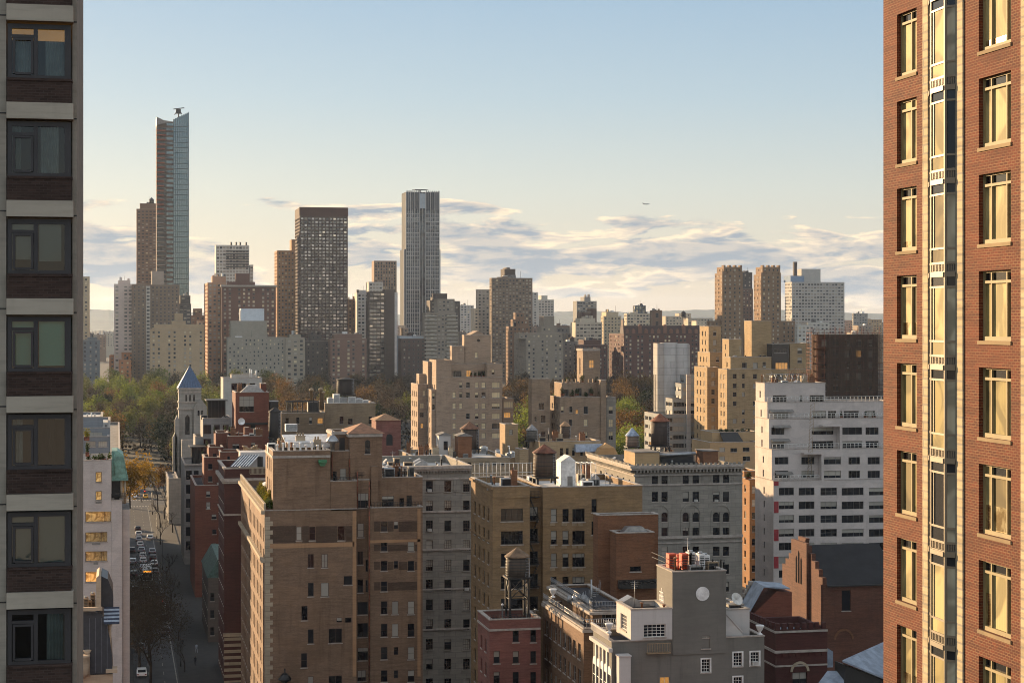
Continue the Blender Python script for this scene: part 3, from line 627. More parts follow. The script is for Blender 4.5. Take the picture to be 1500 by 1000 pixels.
def balc(b, vs):
    v = vs[0]; bm_ = simple('far balcony', '#a59b8c', .8)
    for x0, x1 in ((v['xa'] - 1.2, v['xa'] + 9), (v['xb'] - 8, v['xb'] + 1.2)):
        me = None
        for k in range(17):
            z = v['z1'] - 3 - k * 3.1
            if z < 14: break
            if me is None: mb = MB(); mb.box(0, -1.3, 0, x1 - x0, -.02, .9); me = mb.mesh('balcony', [bm_])
            o = bpy.data.objects.new('balcony', me); COL.objects.link(o); o.parent = b.root; o.location = (x0 - b.o.x, 0, z)
far('apartment_building', 'beige block with stacked corner balconies, right of the gridded grey tower', '#85796b', 1500, [(624, 668, 458, None), (641, 666, 438, None, dict(B=458, dy=5)), (638, 655, 430, None, dict(B=438, dy=9, mat=masonry('dark bulkhead', '#51463f', 0), **NO)), (622, 673, 486, None, dict(dy=12))], W(3.1, 3.1, 1.9, 1.5), pb=(.4, .2, .36, .04), extra=balc)
far('apartment_building', 'dark slab just behind the balconied beige block', '#5a514a', 1540, [(664, 674, 441, None), (630, 645, 440, None)], W(3.3, 3.1, 1.7, 1.5))
far('brick_building', 'low dark brick block with a pale parapet under the gridded grey tower', '#4c3d36', 1500, [(588, 624, 496, None), (586, 622, 492, None, dict(dy=12, mat=masonry('pale parapet', '#9fa3a6', 0), **NO))], W(3.9, 3.3, 1.5, 1.7), pb=(.8, .1, .1, 0))
far('apartment_tower', 'small pale tower far behind, between the beige balconied block and the brown slab', '#b3ada4', 2300, [(674, 694, 447, None)], W(4, 3.2, 2.4, 1.7))
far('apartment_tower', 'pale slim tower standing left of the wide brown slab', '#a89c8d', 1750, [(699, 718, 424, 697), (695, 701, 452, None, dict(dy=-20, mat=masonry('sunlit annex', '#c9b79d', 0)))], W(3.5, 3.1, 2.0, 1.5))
far('apartment_tower', 'wide brown apartment slab with a dark rooftop block, its left edge sunlit', '#71604f', 1700, [(720, 780, 407, 717), (739, 755, 394, None, dict(B=407, dy=6, mat=masonry('dark rooftop block', '#4b4038', 0), **NO)), (742, 747, 392, None, dict(B=394, dy=8, mat=masonry('dark rooftop block', '#4b4038', 0), **NO))], W(3.3, 3.0, 1.9, 1.5), pb=(.4, .15, .4, .05))
far('apartment_tower', 'pale grey tower standing back to the right of the wide brown slab', '#aaa59c', 2200, [(780, 788, 428, None), (788, 811.5, 439, None, dict(dy=40)), (793, 802, 433, None, dict(B=439, dy=44, **NO))], W(3.8, 3.2, 2.3, 1.6))
def stepbr(b, vs): pass
far('brick_building', 'stepped brown block with sunlit left edges below the wide brown slab', '#7a5f4a', 1560, [(745, 776, 478, 741), (751, 774, 468, 748, dict(B=478, dy=5)), (755, 768, 458, 752, dict(B=468, dy=9))], W(3.6, 3.2, 1.5, 1.7), pb=(.6, .1, .3, 0))
far('apartment_house', 'limestone tower headed apartment house behind the park trees', '#85796a', 1490, [(771, 825, 496, 753), (760, 824, 488, None, dict(dy=9, B=496)), (793, 816, 478, None, dict(dy=10, B=488)), (797, 812, 463, None, dict(dy=12, B=478, E=None))], W(3.7, 3.2, 1.7, 1.7, pat='oo.'), pb=(.4, .1, .36, .14))
far('apartment_tower', 'grey glass banded tower with a small head, above the cream block', '#7d7b76', 2000, [(845, 874, 441, None), (856, 865, 435, None, dict(B=441, dy=4, **NO))], W(3.3, 3.1, 2.6, 1.5))
far('brick_building', 'dark brown stepped block in front of the grey glass banded tower', '#5c4a40', 1750, [(847, 873, 470, None), (852, 866, 457, None, dict(B=470, dy=4, E=None)), (866, 874, 452, None, dict(dy=9, E=None))], W(3.6, 3.2, 1.6, 1.6))
far('apartment_building', 'cream block with long window bands beneath the grey glass banded tower', '#b3a894', 1600, [(843, 882, 472, None), (850, 872, 466, None, dict(B=472, dy=5, **NO))], W(3.3, 3.2, 2.6, 1.5), pb=(.5, .2, .3, 0))
far('apartment_building', 'cream sunlit block standing right of the banded cream block', '#bba88a', 1800, [(884, 910, 463, 880), (888, 906, 457, None, dict(B=463, dy=6, **NO))], W(3.8, 3.2, 1.7, 1.6))
far('brick_building', 'low maroon block behind the park trees left of the huge red brown apartment house', '#553b34', 1510, [(845, 890, 505, 842), (855, 880, 498, None, dict(B=505, dy=6))], W(3.8, 3.3, 1.6, 1.8))
far('brick_building', 'grey low houses in the gap right of the limestone house with the tower head', '#6d675f', 1560, [(825, 846, 500, None), (830, 842, 488, None, dict(dy=60)), (815, 834, 480, None, dict(dy=140))], W(3.8, 3.3, 1.6, 1.8))
def mans(b, vs):
    v = vs[0]; mb = MB(); x0, x1 = v['xa'] - b.o.x, v['xb'] - b.o.x
    mb.extrude([(x0 - .4, -.4, v['z1']), (x0 - .4, 1.0, v['z1'] + 7), (x0 - .4, 9, v['z1'] + 7), (x0 - .4, 12, v['z1'])], (x1 - x0 + .8, 0, 0)); b.part('mansard_roof', mb, simple('mansard slate', '#43302c', .8))
    d = MB()
    for k in range(12):
        c = x0 + (x1 - x0) * (k + .5) / 12; h = 3.2 + (3.5 if k in (2, 6, 9) else 0)
        d.extrude([(c - 1.5, -.7, v['z1'] + .4), (c + 1.5, -.7, v['z1'] + .4), (c + 1.5, -.7, v['z1'] + h), (c, -.7, v['z1'] + h + 1.5), (c - 1.5, -.7, v['z1'] + h)], (0, 3, 0))
    b.part('dormer', d, masonry('dormer brick', '#7a5545', 0))
far('apartment_house', 'huge red brown apartment house with mansard roof and dormers', '#5a3e36', 1500, [(914, 1024, 489, 892)], W(3.5, 3.3, 1.7, 1.9, pat='oo.oo.o'), pb=(.45, .1, .3, .15), extra=mans)
far('apartment_building', 'long cream low block seen above the mansard roof', '#b5a892', 1900, [(918, 956, 459, 914)], W(3.6, 3.2, 2.4, 1.5))
far('brick_building', 'blue glass cube on top of the long cream block', '#4c5560', 1960, [(930, 946, 447.5, 927, dict(depth=10))], W(4, 3.4, 2.6, 2.2), glass='glass_teal')
far('brick_building', 'square brown rooftop block with an arched window, right of the blue glass cube', '#6d5748', 1700, [(955, 970, 454.5, 952)], W(8, 8, 3.0, 4.6), pb=(1, 0, 0, 0))
far('apartment_building', 'low pale roofs beyond the mansard roof toward the brown twin towers', '#a99c88', 2100, [(975, 1000, 463, None), (995, 1012, 459, None, dict(dy=60)), (1008, 1045, 466, None, dict(dy=30)), (1020, 1042, 470, None, dict(dy=-60, mat=masonry('cream low', '#c0b096', 0)))], W(4, 3.2, 1.8, 1.6))
# brown twin towers
def twin(b, vs):
    for i in (0, 1, 2, 3): 
        v = vs[i]
        for f in (0, .3, .6, .9): b.rbox(b.wall, v, f, f + .1, 0, .3, 1.6, 0, .8)
twm = masonry('twin tower brick', '#7f654c', 0, .1)
far('twin_towers', 'pair of brown brick apartment towers sunlit along their left edges', '#8e6f52', 1500, [(1058, 1088, 400, 1047), (1060, 1087, 391, 1050, dict(B=400, dy=3)), (1115, 1144, 402, 1104), (1117, 1143, 391, 1107, dict(B=402, dy=3)), (1046, 1165, 470, 1035, dict(dy=6))], W(3.9, 3.5, 1.4, 1.9), pb=(.45, .1, .4, .05), mat=twm, extra=twin)
far('apartment_tower', 'dark shaded tower seen through the gap of the brown twin towers', '#5f4c42', 1700, [(1087, 1103, 423, None), (1088, 1102, 399, None, dict(B=423, dy=3, mat=masonry('dark bulkhead tower', '#4a4542', 0)))], W(3.7, 3.4, 1.6, 1.8))
def chim(b, vs):
    x, Z = on_y(1170, b.Y); mb = MB(); mb.box(x - 1.5 - b.o.x, 8, vs[0]['zr'], x + 1.5 - b.o.x, 11, zz(383, Z)); b.part('chimney', mb, masonry('dark flue', '#574f49', 0))
far('apartment_tower', 'wide whitish slab tower with a tall thin flue, right of the brown twins', '#aaa49b', 1640, [(1160, 1237, 413, 1150), (1174, 1202, 394, 1168, dict(B=413, dy=10, E=None, S=None)), (1158, 1178, 404, None, dict(B=413, dy=7, mat=masonry('bluish penthouse', '#7c8da0', 0), **NO))], W(3.0, 3.0, 2.2, 1.5), pb=(.45, .2, .35, 0), extra=chim)
far('apartment_building', 'white low block with a dark flat roof before the whitish slab tower', '#b9b2a6', 1480, [(1168, 1193, 476, 1164), (1183, 1215, 472, None, dict(dy=40, depth=15))], W(3.7, 3.3, 2.0, 1.6))
far('apartment_building', 'small grey tower on the skyline near the tall red brick facade', '#8d8880', 2300, [(1250, 1271, 459, 1248), (1235, 1250, 469, None, dict(dy=30, mat=masonry('pink low', '#a88d7c', 0))), (1268, 1292, 468, None, dict(dy=60, mat=masonry('tan low', '#a68a68', 0)))], W(3.8, 3.3, 2.0, 1.6))
# low blocks closing the horizon
rg = random.Random(11); cols_ = ['#8f7f6e', '#7a6555', '#a89a86', '#6b5d52', '#94877a', '#80695a', '#b0a595']; k = 0
for (pa, pb_, wh) in ((128, 168, 'left of the pinkish white tower'), (280, 300, 'right of the orange lit limestone house'), (578, 594, 'just left of the gridded grey tower'), (645, 700, 'right of the gridded grey tower'), (780, 850, 'right of the wide brown slab'), (870, 930, 'above the mansard roof'), (985, 1048, 'left of the brown twin towers'), (1143, 1160, 'between brown twins and whitish slab'), (1236, 1300, 'right of the whitish slab')):
    p = pa
    while p < pb_:
        wd = rg.uniform(9, 22); Y = rg.uniform(1800, 3300); c = cols_[k % 7]; k += 1
        wrd = ['tan', 'brown', 'cream', 'dark', 'grey brown', 'russet', 'pale'][(k - 1) % 7]
        top = rg.uniform(466, 480) if Y > 2300 else rg.uniform(474, 488)
        if pa == 128: top = rg.uniform(484, 496)
        far('city_block', 'small %s block on the horizon, %s' % (wrd, wh), c, Y, [(p, min(p + wd, pb_ + 4), top, None)], W(4.4, 3.4, 2.0, 1.7, zlo=25), grp='low blocks far off on the horizon'); p += wd * .8
# ================================================================ near materials
M['glass_gold_reflection'] = None
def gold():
    m, nt, b = base_mat('gold reflection tinted glass'); tcn = nn(nt, 'ShaderNodeTexCoord'); f = noise(nt, tcn.outputs['Object'], .9, 4, .6, 1.5)
    nt.links.new(mix(nt, smooth(nt, f, .38, .62), (.34, .25, .12), (.90, .78, .48)), b.inputs['Base Color'])  # golden reflections of sunlit buildings painted into the glass colour
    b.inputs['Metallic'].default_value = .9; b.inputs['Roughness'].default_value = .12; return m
M['glass_gold_reflection'] = gold()
M['blind_sun'] = blind_mat('pale linen shade', '#d9cfba')
M['copper'] = simple('green copper', '#6f9486', .6, var=.25); M['slate'] = simple('slate blue roof', '#7f8894', .55, var=.2, scale=.8)
M['plant_dark'] = leaf_mat('box hedge leaves', '#1f2a12', '#3c4a1e'); M['plant_yel'] = leaf_mat('sunny shrub leaves', '#5c5a16', '#8f8424')
M['plant_green'] = leaf_mat('shrub leaves', '#2c3a16', '#56642a')

# ================================================================ small builders
def water_tower(px, top, eave, base, Y, wpx, label, feet=None, roofc='#5b3a28', tankc='#4b3a2d', ladder=True, n=18):
    x, Z = on_y(px, Y); z = lambda p: zz(p, Z); r = wpx * Z / F / 2; zb = z(base); zf = z(feet) if feet else zb - 1.2
    t = thing('water_tower', (x, Y, zf), label, 'water tower', 'wooden water towers on the roofs')
    key = tankc
    if key not in M: 
        m, nt, b = base_mat('tank staves ' + tankc); tcn = nn(nt, 'ShaderNodeTexCoord'); s = nn(nt, 'ShaderNodeSeparateXYZ'); nt.links.new(tcn.outputs['Object'], s.inputs[0])
        ang = mth(nt, 'MULTIPLY', mth(nt, 'ARCTAN2', s.outputs[1], s.outputs[0]), 4.5); f = noise(nt, comb(nt, mth(nt, 'FLOOR', mth(nt, 'MULTIPLY', ang, 2)), mth(nt, 'MULTIPLY', s.outputs[2], .15), 0), 1.7, 3)
        c = srgb(tankc); nt.links.new(mix(nt, f, tuple(v * .45 for v in c), tuple(v * 1.5 for v in c)), b.inputs['Base Color']); b.inputs['Roughness'].default_value = .85; M[key] = m
    mb = MB(); mb.lathe([(r * .97, zb - zf), (r, zb - zf + (z(eave) - zb) * .5), (r * .96, z(eave) - zf)], n, sm=True); mb.build('tank', M[key], t)
    mb = MB(); mb.lathe([(r * 1.1, z(eave) - zf), (r * 1.1, z(eave) - zf + .12), (.05, z(top) - zf)], n, sm=False); mb.build('tank_roof', simple('tank roof ' + label[:24], roofc, .75, var=.3, scale=1), t)
    hp = MB(); hgt = z(eave) - zb
    for k in range(7): hp.lathe([(r * 1.005, 0), (r * 1.02, .03), (r * 1.005, .06)], n, (0, 0, zb - zf + .15 + (hgt - .3) * (k / 6) ** 1.15), cap=False)
    hp.build('hoop', M['black'], t); lg = MB(); pl = MB()
    pl.box(-r * 1.05, -r * 1.05, zb - zf - .25, r * 1.05, r * 1.05, zb - zf - .02); pl.build('platform', M['black'], t)
    for a, b in ((-.8, -.8), (.8, -.8), (.8, .8), (-.8, .8)):
        q = MB(); q.box(r * a - .14, r * b - .14, 0, r * a + .14, r * b + .14, zb - zf - .26); q.build('leg', M['black'], t)
    if zb - zf > 3:
        br = MB(); h0 = zb - zf - .4
        for a, b in (((-.8, -.8), (.8, -.8)), ((.8, -.8), (.8, .8)), ((-.8, .8), (.8, .8)), ((-.8, -.8), (-.8, .8))):
            br.tube((a[0] * r, a[1] * r, h0 * .5), (b[0] * r, b[1] * r, h0), .06); br.tube((b[0] * r, b[1] * r, h0 * .5), (a[0] * r, a[1] * r, h0), .06); br.tube((a[0] * r, a[1] * r, h0 * .5), (b[0] * r, b[1] * r, h0 * .5), .06)
        br.build('brace', M['black'], t)
    if ladder:
        la = MB(); 
        for s_ in (-.22, .22): la.tube((r * .75 + s_, -r * .8, .3), (r * .75 + s_, -r * .72, z(eave) - zf), .035)
        k = .5
        while k < z(eave) - zf: la.tube((r * .75 - .22, -r * .79, k), (r * .75 + .22, -r * .79, k), .025); k += .35
        la.build('ladder', M['steel'], t)
    return t
def rail(b, P, Q, z, h=1.0, m='steel', n=None, name='railing', balus=False, r=.03):
    P, Q = Vector(P), Vector(Q); L = (Q - P).length; n = n or max(2, int(L / 1.4)); mb = MB()
    for f in ((.5, 1) if not balus else (.08, 1)): mb.tube((P.x - b.o.x, P.y - b.o.y, z + h * f), (Q.x - b.o.x, Q.y - b.o.y, z + h * f), r, n=4)
    for k in range(n + 1):
        p = P.lerp(Q, k / n); mb.tube((p.x - b.o.x, p.y - b.o.y, z), (p.x - b.o.x, p.y - b.o.y, z + h), r, n=4)
    return b.part(name, mb, M[m])
def pent(b, L, Rr, T, B, Y, depth, mat=None, E=None, S=None, **k): return b.vol(L, Rr, T, Y, None, depth=depth, B=B, mat=mat, E=E, S=S, **k)
def pots(px0, px1, py, ph, Y, n, label, m='terracotta', r=.16):
    out = []
    for k in range(n):
        px = px0 + (px1 - px0) * (k + .5) / n; p = pt(px, py, Y + random.uniform(-.4, .4)); _, Z = on_y(px, Y); h = ph * Z / F * random.uniform(.6, 1.1)
        mb = MB(); mb.lathe([(r * 1.2, 0), (r, .15), (r * .9, h * .8), (r * 1.25, h * .86), (r * 1.2, h), (r * .7, h)], 10); o = mb.build('chimney_pot', M[m], None, p); tag(o, label, 'chimney pot', label)
def roof_unit(px, py, Y, wpx, hpx, label, m='steel', d=1.6, fan=True, name='air_handler', cat='air conditioner', group=None):
    x, Z = on_y(px, Y); w_ = wpx * Z / F; h = hpx * Z / F; t = thing(name, (x, Y, zz(py, Z)), label, cat, group)
    mb = MB(); mb.box(-w_ / 2, 0, .12, w_ / 2, d, h); mb.box(-w_ / 2 + .08, .08, 0, -w_ / 2 + .2, d - .08, .12); mb.box(w_ / 2 - .2, .08, 0, w_ / 2 - .08, d - .08, .12); mb.build('casing', M[m], t)
    g = MB(); k = .3
    while k < h - .2: g.box(-w_ / 2 + .1, -.04, k, w_ / 2 - .1, -.005, k + .08); k += .18
    g.build('grille', M['black'], t)
    if fan:
        f = MB(); f.lathe([(min(w_, d) * .36, 0), (min(w_, d) * .36, .16), (min(w_, d) * .3, .2)], 14, (0, d / 2, h + .005)); f.build('fan_hood', M['steel'], t)
    return t
def pipe_vent(px, top, base, Y, wpx, label, m='steel', hood=True, group=None):
    x, Z = on_y(px, Y); r = max(.07, wpx * Z / F / 2); h = zz(top, Z) - zz(base, Z); mb = MB()
    pf = [(r, 0), (r, h * .86), (r * 1.7, h * .86), (r * 1.7, h * .93), (r * .3, h)] if hood else [(r, 0), (r, h), (r * .8, h)]
    mb.lathe(pf, 10); o = mb.build('roof_vent', M[m], None, (x, Y, zz(base, Z))); return tag(o, label, 'vent', group)
def leafball(n, rx, ry, rz_, size, seed, base=.2, blobs=7):
    """leaf sprays spread through the volume of several overlapping lumps; z from 0"""
    rg = random.Random(seed); mb = MB(); B = []
    for k in range(blobs):
        a = rg.uniform(0, 6.28); q = rg.uniform(0, .62); B.append((math.cos(a) * q * rx, math.sin(a) * q * ry, rz_ * rg.uniform(base + .15, .8), rg.uniform(.36, .55)))
    for k in range(n):
        bx, by, bz, br = B[k % blobs]
        while True:
            v = Vector((rg.gauss(0, 1), rg.gauss(0, 1), rg.gauss(0, 1)))
            if v.length > .1: break
        v.normalize(); v *= rg.random() ** .33
        p = Vector((bx + v.x * rx * br, by + v.y * ry * br, bz + v.z * rz_ * br * .75))
        d = Vector((rg.gauss(0, 1), rg.gauss(0, 1), rg.gauss(0, 1) + .2)).normalized(); u = d.orthogonal().normalized(); w_ = d.cross(u)
        an = rg.uniform(0, 6.28); u, w_ = u * math.cos(an) + w_ * math.sin(an), w_ * math.cos(an) - u * math.sin(an)
        s = size * rg.uniform(.5, 1.25); q = rg.uniform(.4, .8)
        mb.face([p - u * s, p + w_ * s * q, p + u * s, p - w_ * s * q * .9])
    return mb
def shrub(px, py, Y, wpx, hpx, label, m='plant_green', seed=1, name='terrace_shrub', cat='plant', group=None, at=None):
    x, Z = on_y(px, Y); w_, h = wpx * Z / F, hpx * Z / F; t = thing(name, at or (x, Y, zz(py, Z)), label, cat, group)
    leafball(max(120, int(260 * w_ * h / 2)), w_ / 2, min(w_ / 2, 1.2), h, .13, seed, .05).build('foliage', M[m], t)
    mb = MB(); mb.box(-w_ * .3, -.3, 0, w_ * .3, .3, h * .28); mb.build('planter', M['rust'], t); return t

# ================================================================ 1. dark grey block at the left edge
def near_left():
    Y = 60.0; o = Vector((on_y(112.5, Y)[0], Y, 0)); r = thing('apartment_tower', o, 'near dark grey concrete and brick facade with big black windows at the left edge', 'building')
    X = lambda px: on_y(px, Y)[0] - o.x
    Zr = on_y(60, Y)[1]; z = lambda py: zz(py, Zr)
    conc = masonry('grey precast concrete', '#888277', 0, .12, stain=.4, streak=.35); beamm = masonry('pale concrete beam', '#989285', 0, .1, stain=.35, streak=.25)
    dbr = masonry('dark brown brick', '#382b25', .082, .35, mortar=1.5, stain=.2, streak=.1)
    mb = MB(); L = -26; W_ = 11.9
    # piers either side of the bay and the solid body
    xa, xb = X(10.5), X(105)
    mb.box(L, .35, 0, 0, W_, 130); mb.box(L, -.12, 0, xa - .02, .35, 130); mb.build('wall', conc, r)
    jp = MB(); jp.box(xb + .02, .05, 0, -.001, .349, 130); jp.build('pier', conc, r)
    jn = MB()
    pit = 142.3
    for k in range(-8, 22):
        j = z(36 + pit * k + (137 if k >= 0 else 137)); jn.box(xb + .02, .035, j - .02, -.001, .049, j + .02); jn.box(L, -.135, j + .1, xa - .02, -.121, j + .14)
    jn.build('joint', M['black'], r)
    fr = simple('charcoal window frame', '#29282a', .55)
    looks = {0: 'lamp', 1: 'curtain', 2: 'half', 3: 'teal', 4: 'side', 5: 'grey', 6: 'dark'}
    mt_teal = blind_mat('teal pleated blind', '#62b8a2'); mt_grey = blind_mat('grey pleated blind', '#66756f'); mt_cur = simple('pale net curtain', '#8a918e', .9); room = simple('dim room', '#1c1a19', .9)
    mlamp = emit_mat('lamp lit ceiling', '#e0a050', .3)
    # see-through panes: mostly clear, mirroring at a slant
    gm, gnt, gb = base_mat('clear window pane'); gnt.nodes.remove(gb); out = gnt.nodes['Material Output']
    tr = nn(gnt, 'ShaderNodeBsdfTransparent'); tr.inputs[0].default_value = (.55, .60, .60, 1); gl = nn(gnt, 'ShaderNodeBsdfGlossy'); gl.inputs['Roughness'].default_value = .02
    tcn = nn(gnt, 'ShaderNodeTexCoord'); bp = nn(gnt, 'ShaderNodeBump'); bp.inputs['Strength'].default_value = .12; bp.inputs['Distance'].default_value = .03; gnt.links.new(noise(gnt, tcn.outputs['Object'], 1.5, 2), bp.inputs['Height']); gnt.links.new(bp.outputs[0], gl.inputs['Normal'])
    fs = nn(gnt, 'ShaderNodeFresnel'); fs.inputs[0].default_value = 1.5; mx = nn(gnt, 'ShaderNodeMixShader'); gnt.links.new(fs.outputs[0], mx.inputs[0]); gnt.links.new(tr.outputs[0], mx.inputs[1]); gnt.links.new(gl.outputs[0], mx.inputs[2]); gnt.links.new(mx.outputs[0], out.inputs[0])
    for k in range(-4, 12):
        zt = z(37 + pit * k); zb = z(119 + pit * k); zbr = z(152 + pit * k); zbm = z(177 + pit * k)
        b = MB(); b.box(xa, -.30, zbr, xb, .35, zb - .03); b.box(xa, -.34, zb - .03, xb + .03, .35, zb + .05); b.build('brick_spandrel', dbr, r)
        c = MB(); c.extrude([(xa, -.42, zbm + .02), (xb + .06, -.42, zbm + .02), (xb + .06, -.42, zbr - .01), (xa, -.42, zbr - .01)], (0, .77, 0)); c.build('beam', beamm, r)
        # window: outer frame, sash on the left with a small light on top, fixed light on the right
        w = thing('window', (0, 0, 0), None, None); w.parent = r
        f = MB(); a, e = xa + .02, xb - .02; t_ = .13; yy = -.16; mid = a + (e - a) * .44; tm = zt - (zt - zb) * .22
        for q in ((a, zb, a + t_, zt), (e - t_ * 1.5, zb, e, zt), (mid - .06, zb, mid + .07, zt)): f.box(q[0], yy, q[1], q[2], yy + .14, q[3])
        f.box(a + t_, yy, zb, mid - .06, yy + .14, zb + .16); f.box(mid + .07, yy, zb, e - t_ * 1.5, yy + .14, zb + .16)
        f.box(a + t_, yy, zt - .15, mid - .06, yy + .14, zt); f.box(mid + .07, yy, zt - .15, e - t_ * 1.5, yy + .14, zt)
        f.box(a + t_, yy + .005, tm - .05, mid - .06, yy + .13, tm + .05)
        f.box(a + t_ + .03, yy - .03, zb + .2, a + t_ + .1, yy + .1, tm - .06); f.box(mid - .14, yy - .03, zb + .2, mid - .07, yy + .1, tm - .06); f.box(a + t_ + .1, yy - .028, zb + .17, mid - .14, yy + .1, zb + .25); f.box(a + t_ + .1, yy - .028, tm - .13, mid - .14, yy + .1, tm - .06)
        f.build('window_frame', fr, w)
        g = MB(); g.face([(a + t_, yy + .08, zb + .15), (mid - .05, yy + .08, zb + .15), (mid - .05, yy + .08, zt - .15), (a + t_, yy + .08, zt - .15)]); g.build('pane', gm, w)
        g = MB(); g.face([(mid + .06, yy + .09, zb + .15), (e - t_ * 1.5, yy + .09, zb + .15), (e - t_ * 1.5, yy + .09, zt - .15), (mid + .06, yy + .09, zt - .15)]); g.build('pane', gm, w)
        lk = looks.get(k, 'dark')
        rm = MB(); y0 = .34     # the wall stands behind the bay, so the room is the shallow space before it
        rm.face([(a, y0, zb), (e, y0, zb), (e, y0, zt), (a, y0, zt)]); rm.build('room', room, w)
        yb = yy + .2
        def panel(x0, x1, z0, z1, m, nm='blind', fold=0):
            p = MB()
            if fold:
                n = max(4, int((x1 - x0) / .05))
                for i in range(n):
                    p.face([(x0 + (x1 - x0) * i / n, yb + (.04 if i % 2 else 0), z0), (x0 + (x1 - x0) * (i + 1) / n, yb + (0 if i % 2 else .04), z0), (x0 + (x1 - x0) * (i + 1) / n, yb + (0 if i % 2 else .04), z1), (x0 + (x1 - x0) * i / n, yb + (.04 if i % 2 else 0), z1)])
            else: p.face([(x0, yb, z0), (x1, yb, z0), (x1, yb, z1), (x0, yb, z1)])
            p.build(nm, m, w)
        if lk == 'teal': panel(a, mid, zb + .25, zt, mt_teal); panel(mid + .1, e, zb + .22, zt, mt_teal)
        elif lk == 'grey': panel(a, mid, zb + .15, zt, mt_grey); panel(mid + .1, e, zb + .15, zt, mt_grey)
        elif lk == 'half': panel(a, mid, zb + .5, zt, mt_grey); panel(mid + .1, e - .3, zb + .45, zt, mt_grey)
        elif lk == 'curtain': panel(mid + .15, mid + .7, zb, zt, mt_cur, 'curtain', 1); panel(a + .1, a + .4, zb, zt, mt_grey, 'curtain', 1)
        elif lk == 'side': panel(a + .15, a + .45, zb, zt, mt_cur, 'curtain', 1); panel(mid + .3, mid + .6, zb, zt, room, 'curtain', 1)
        elif lk == 'dark': panel(e - .75, e - .2, zb, zt, mt_cur, 'curtain', 1)
        elif lk == 'lamp': panel(a, e, zt - .5, zt, mlamp, 'lit_ceiling'); panel(a + .2, mid, zb, zt - .5, mt_cur, 'curtain', 1); panel(mid + .3, e, zb, zt - .5, mt_cur, 'curtain', 1)
near_left()

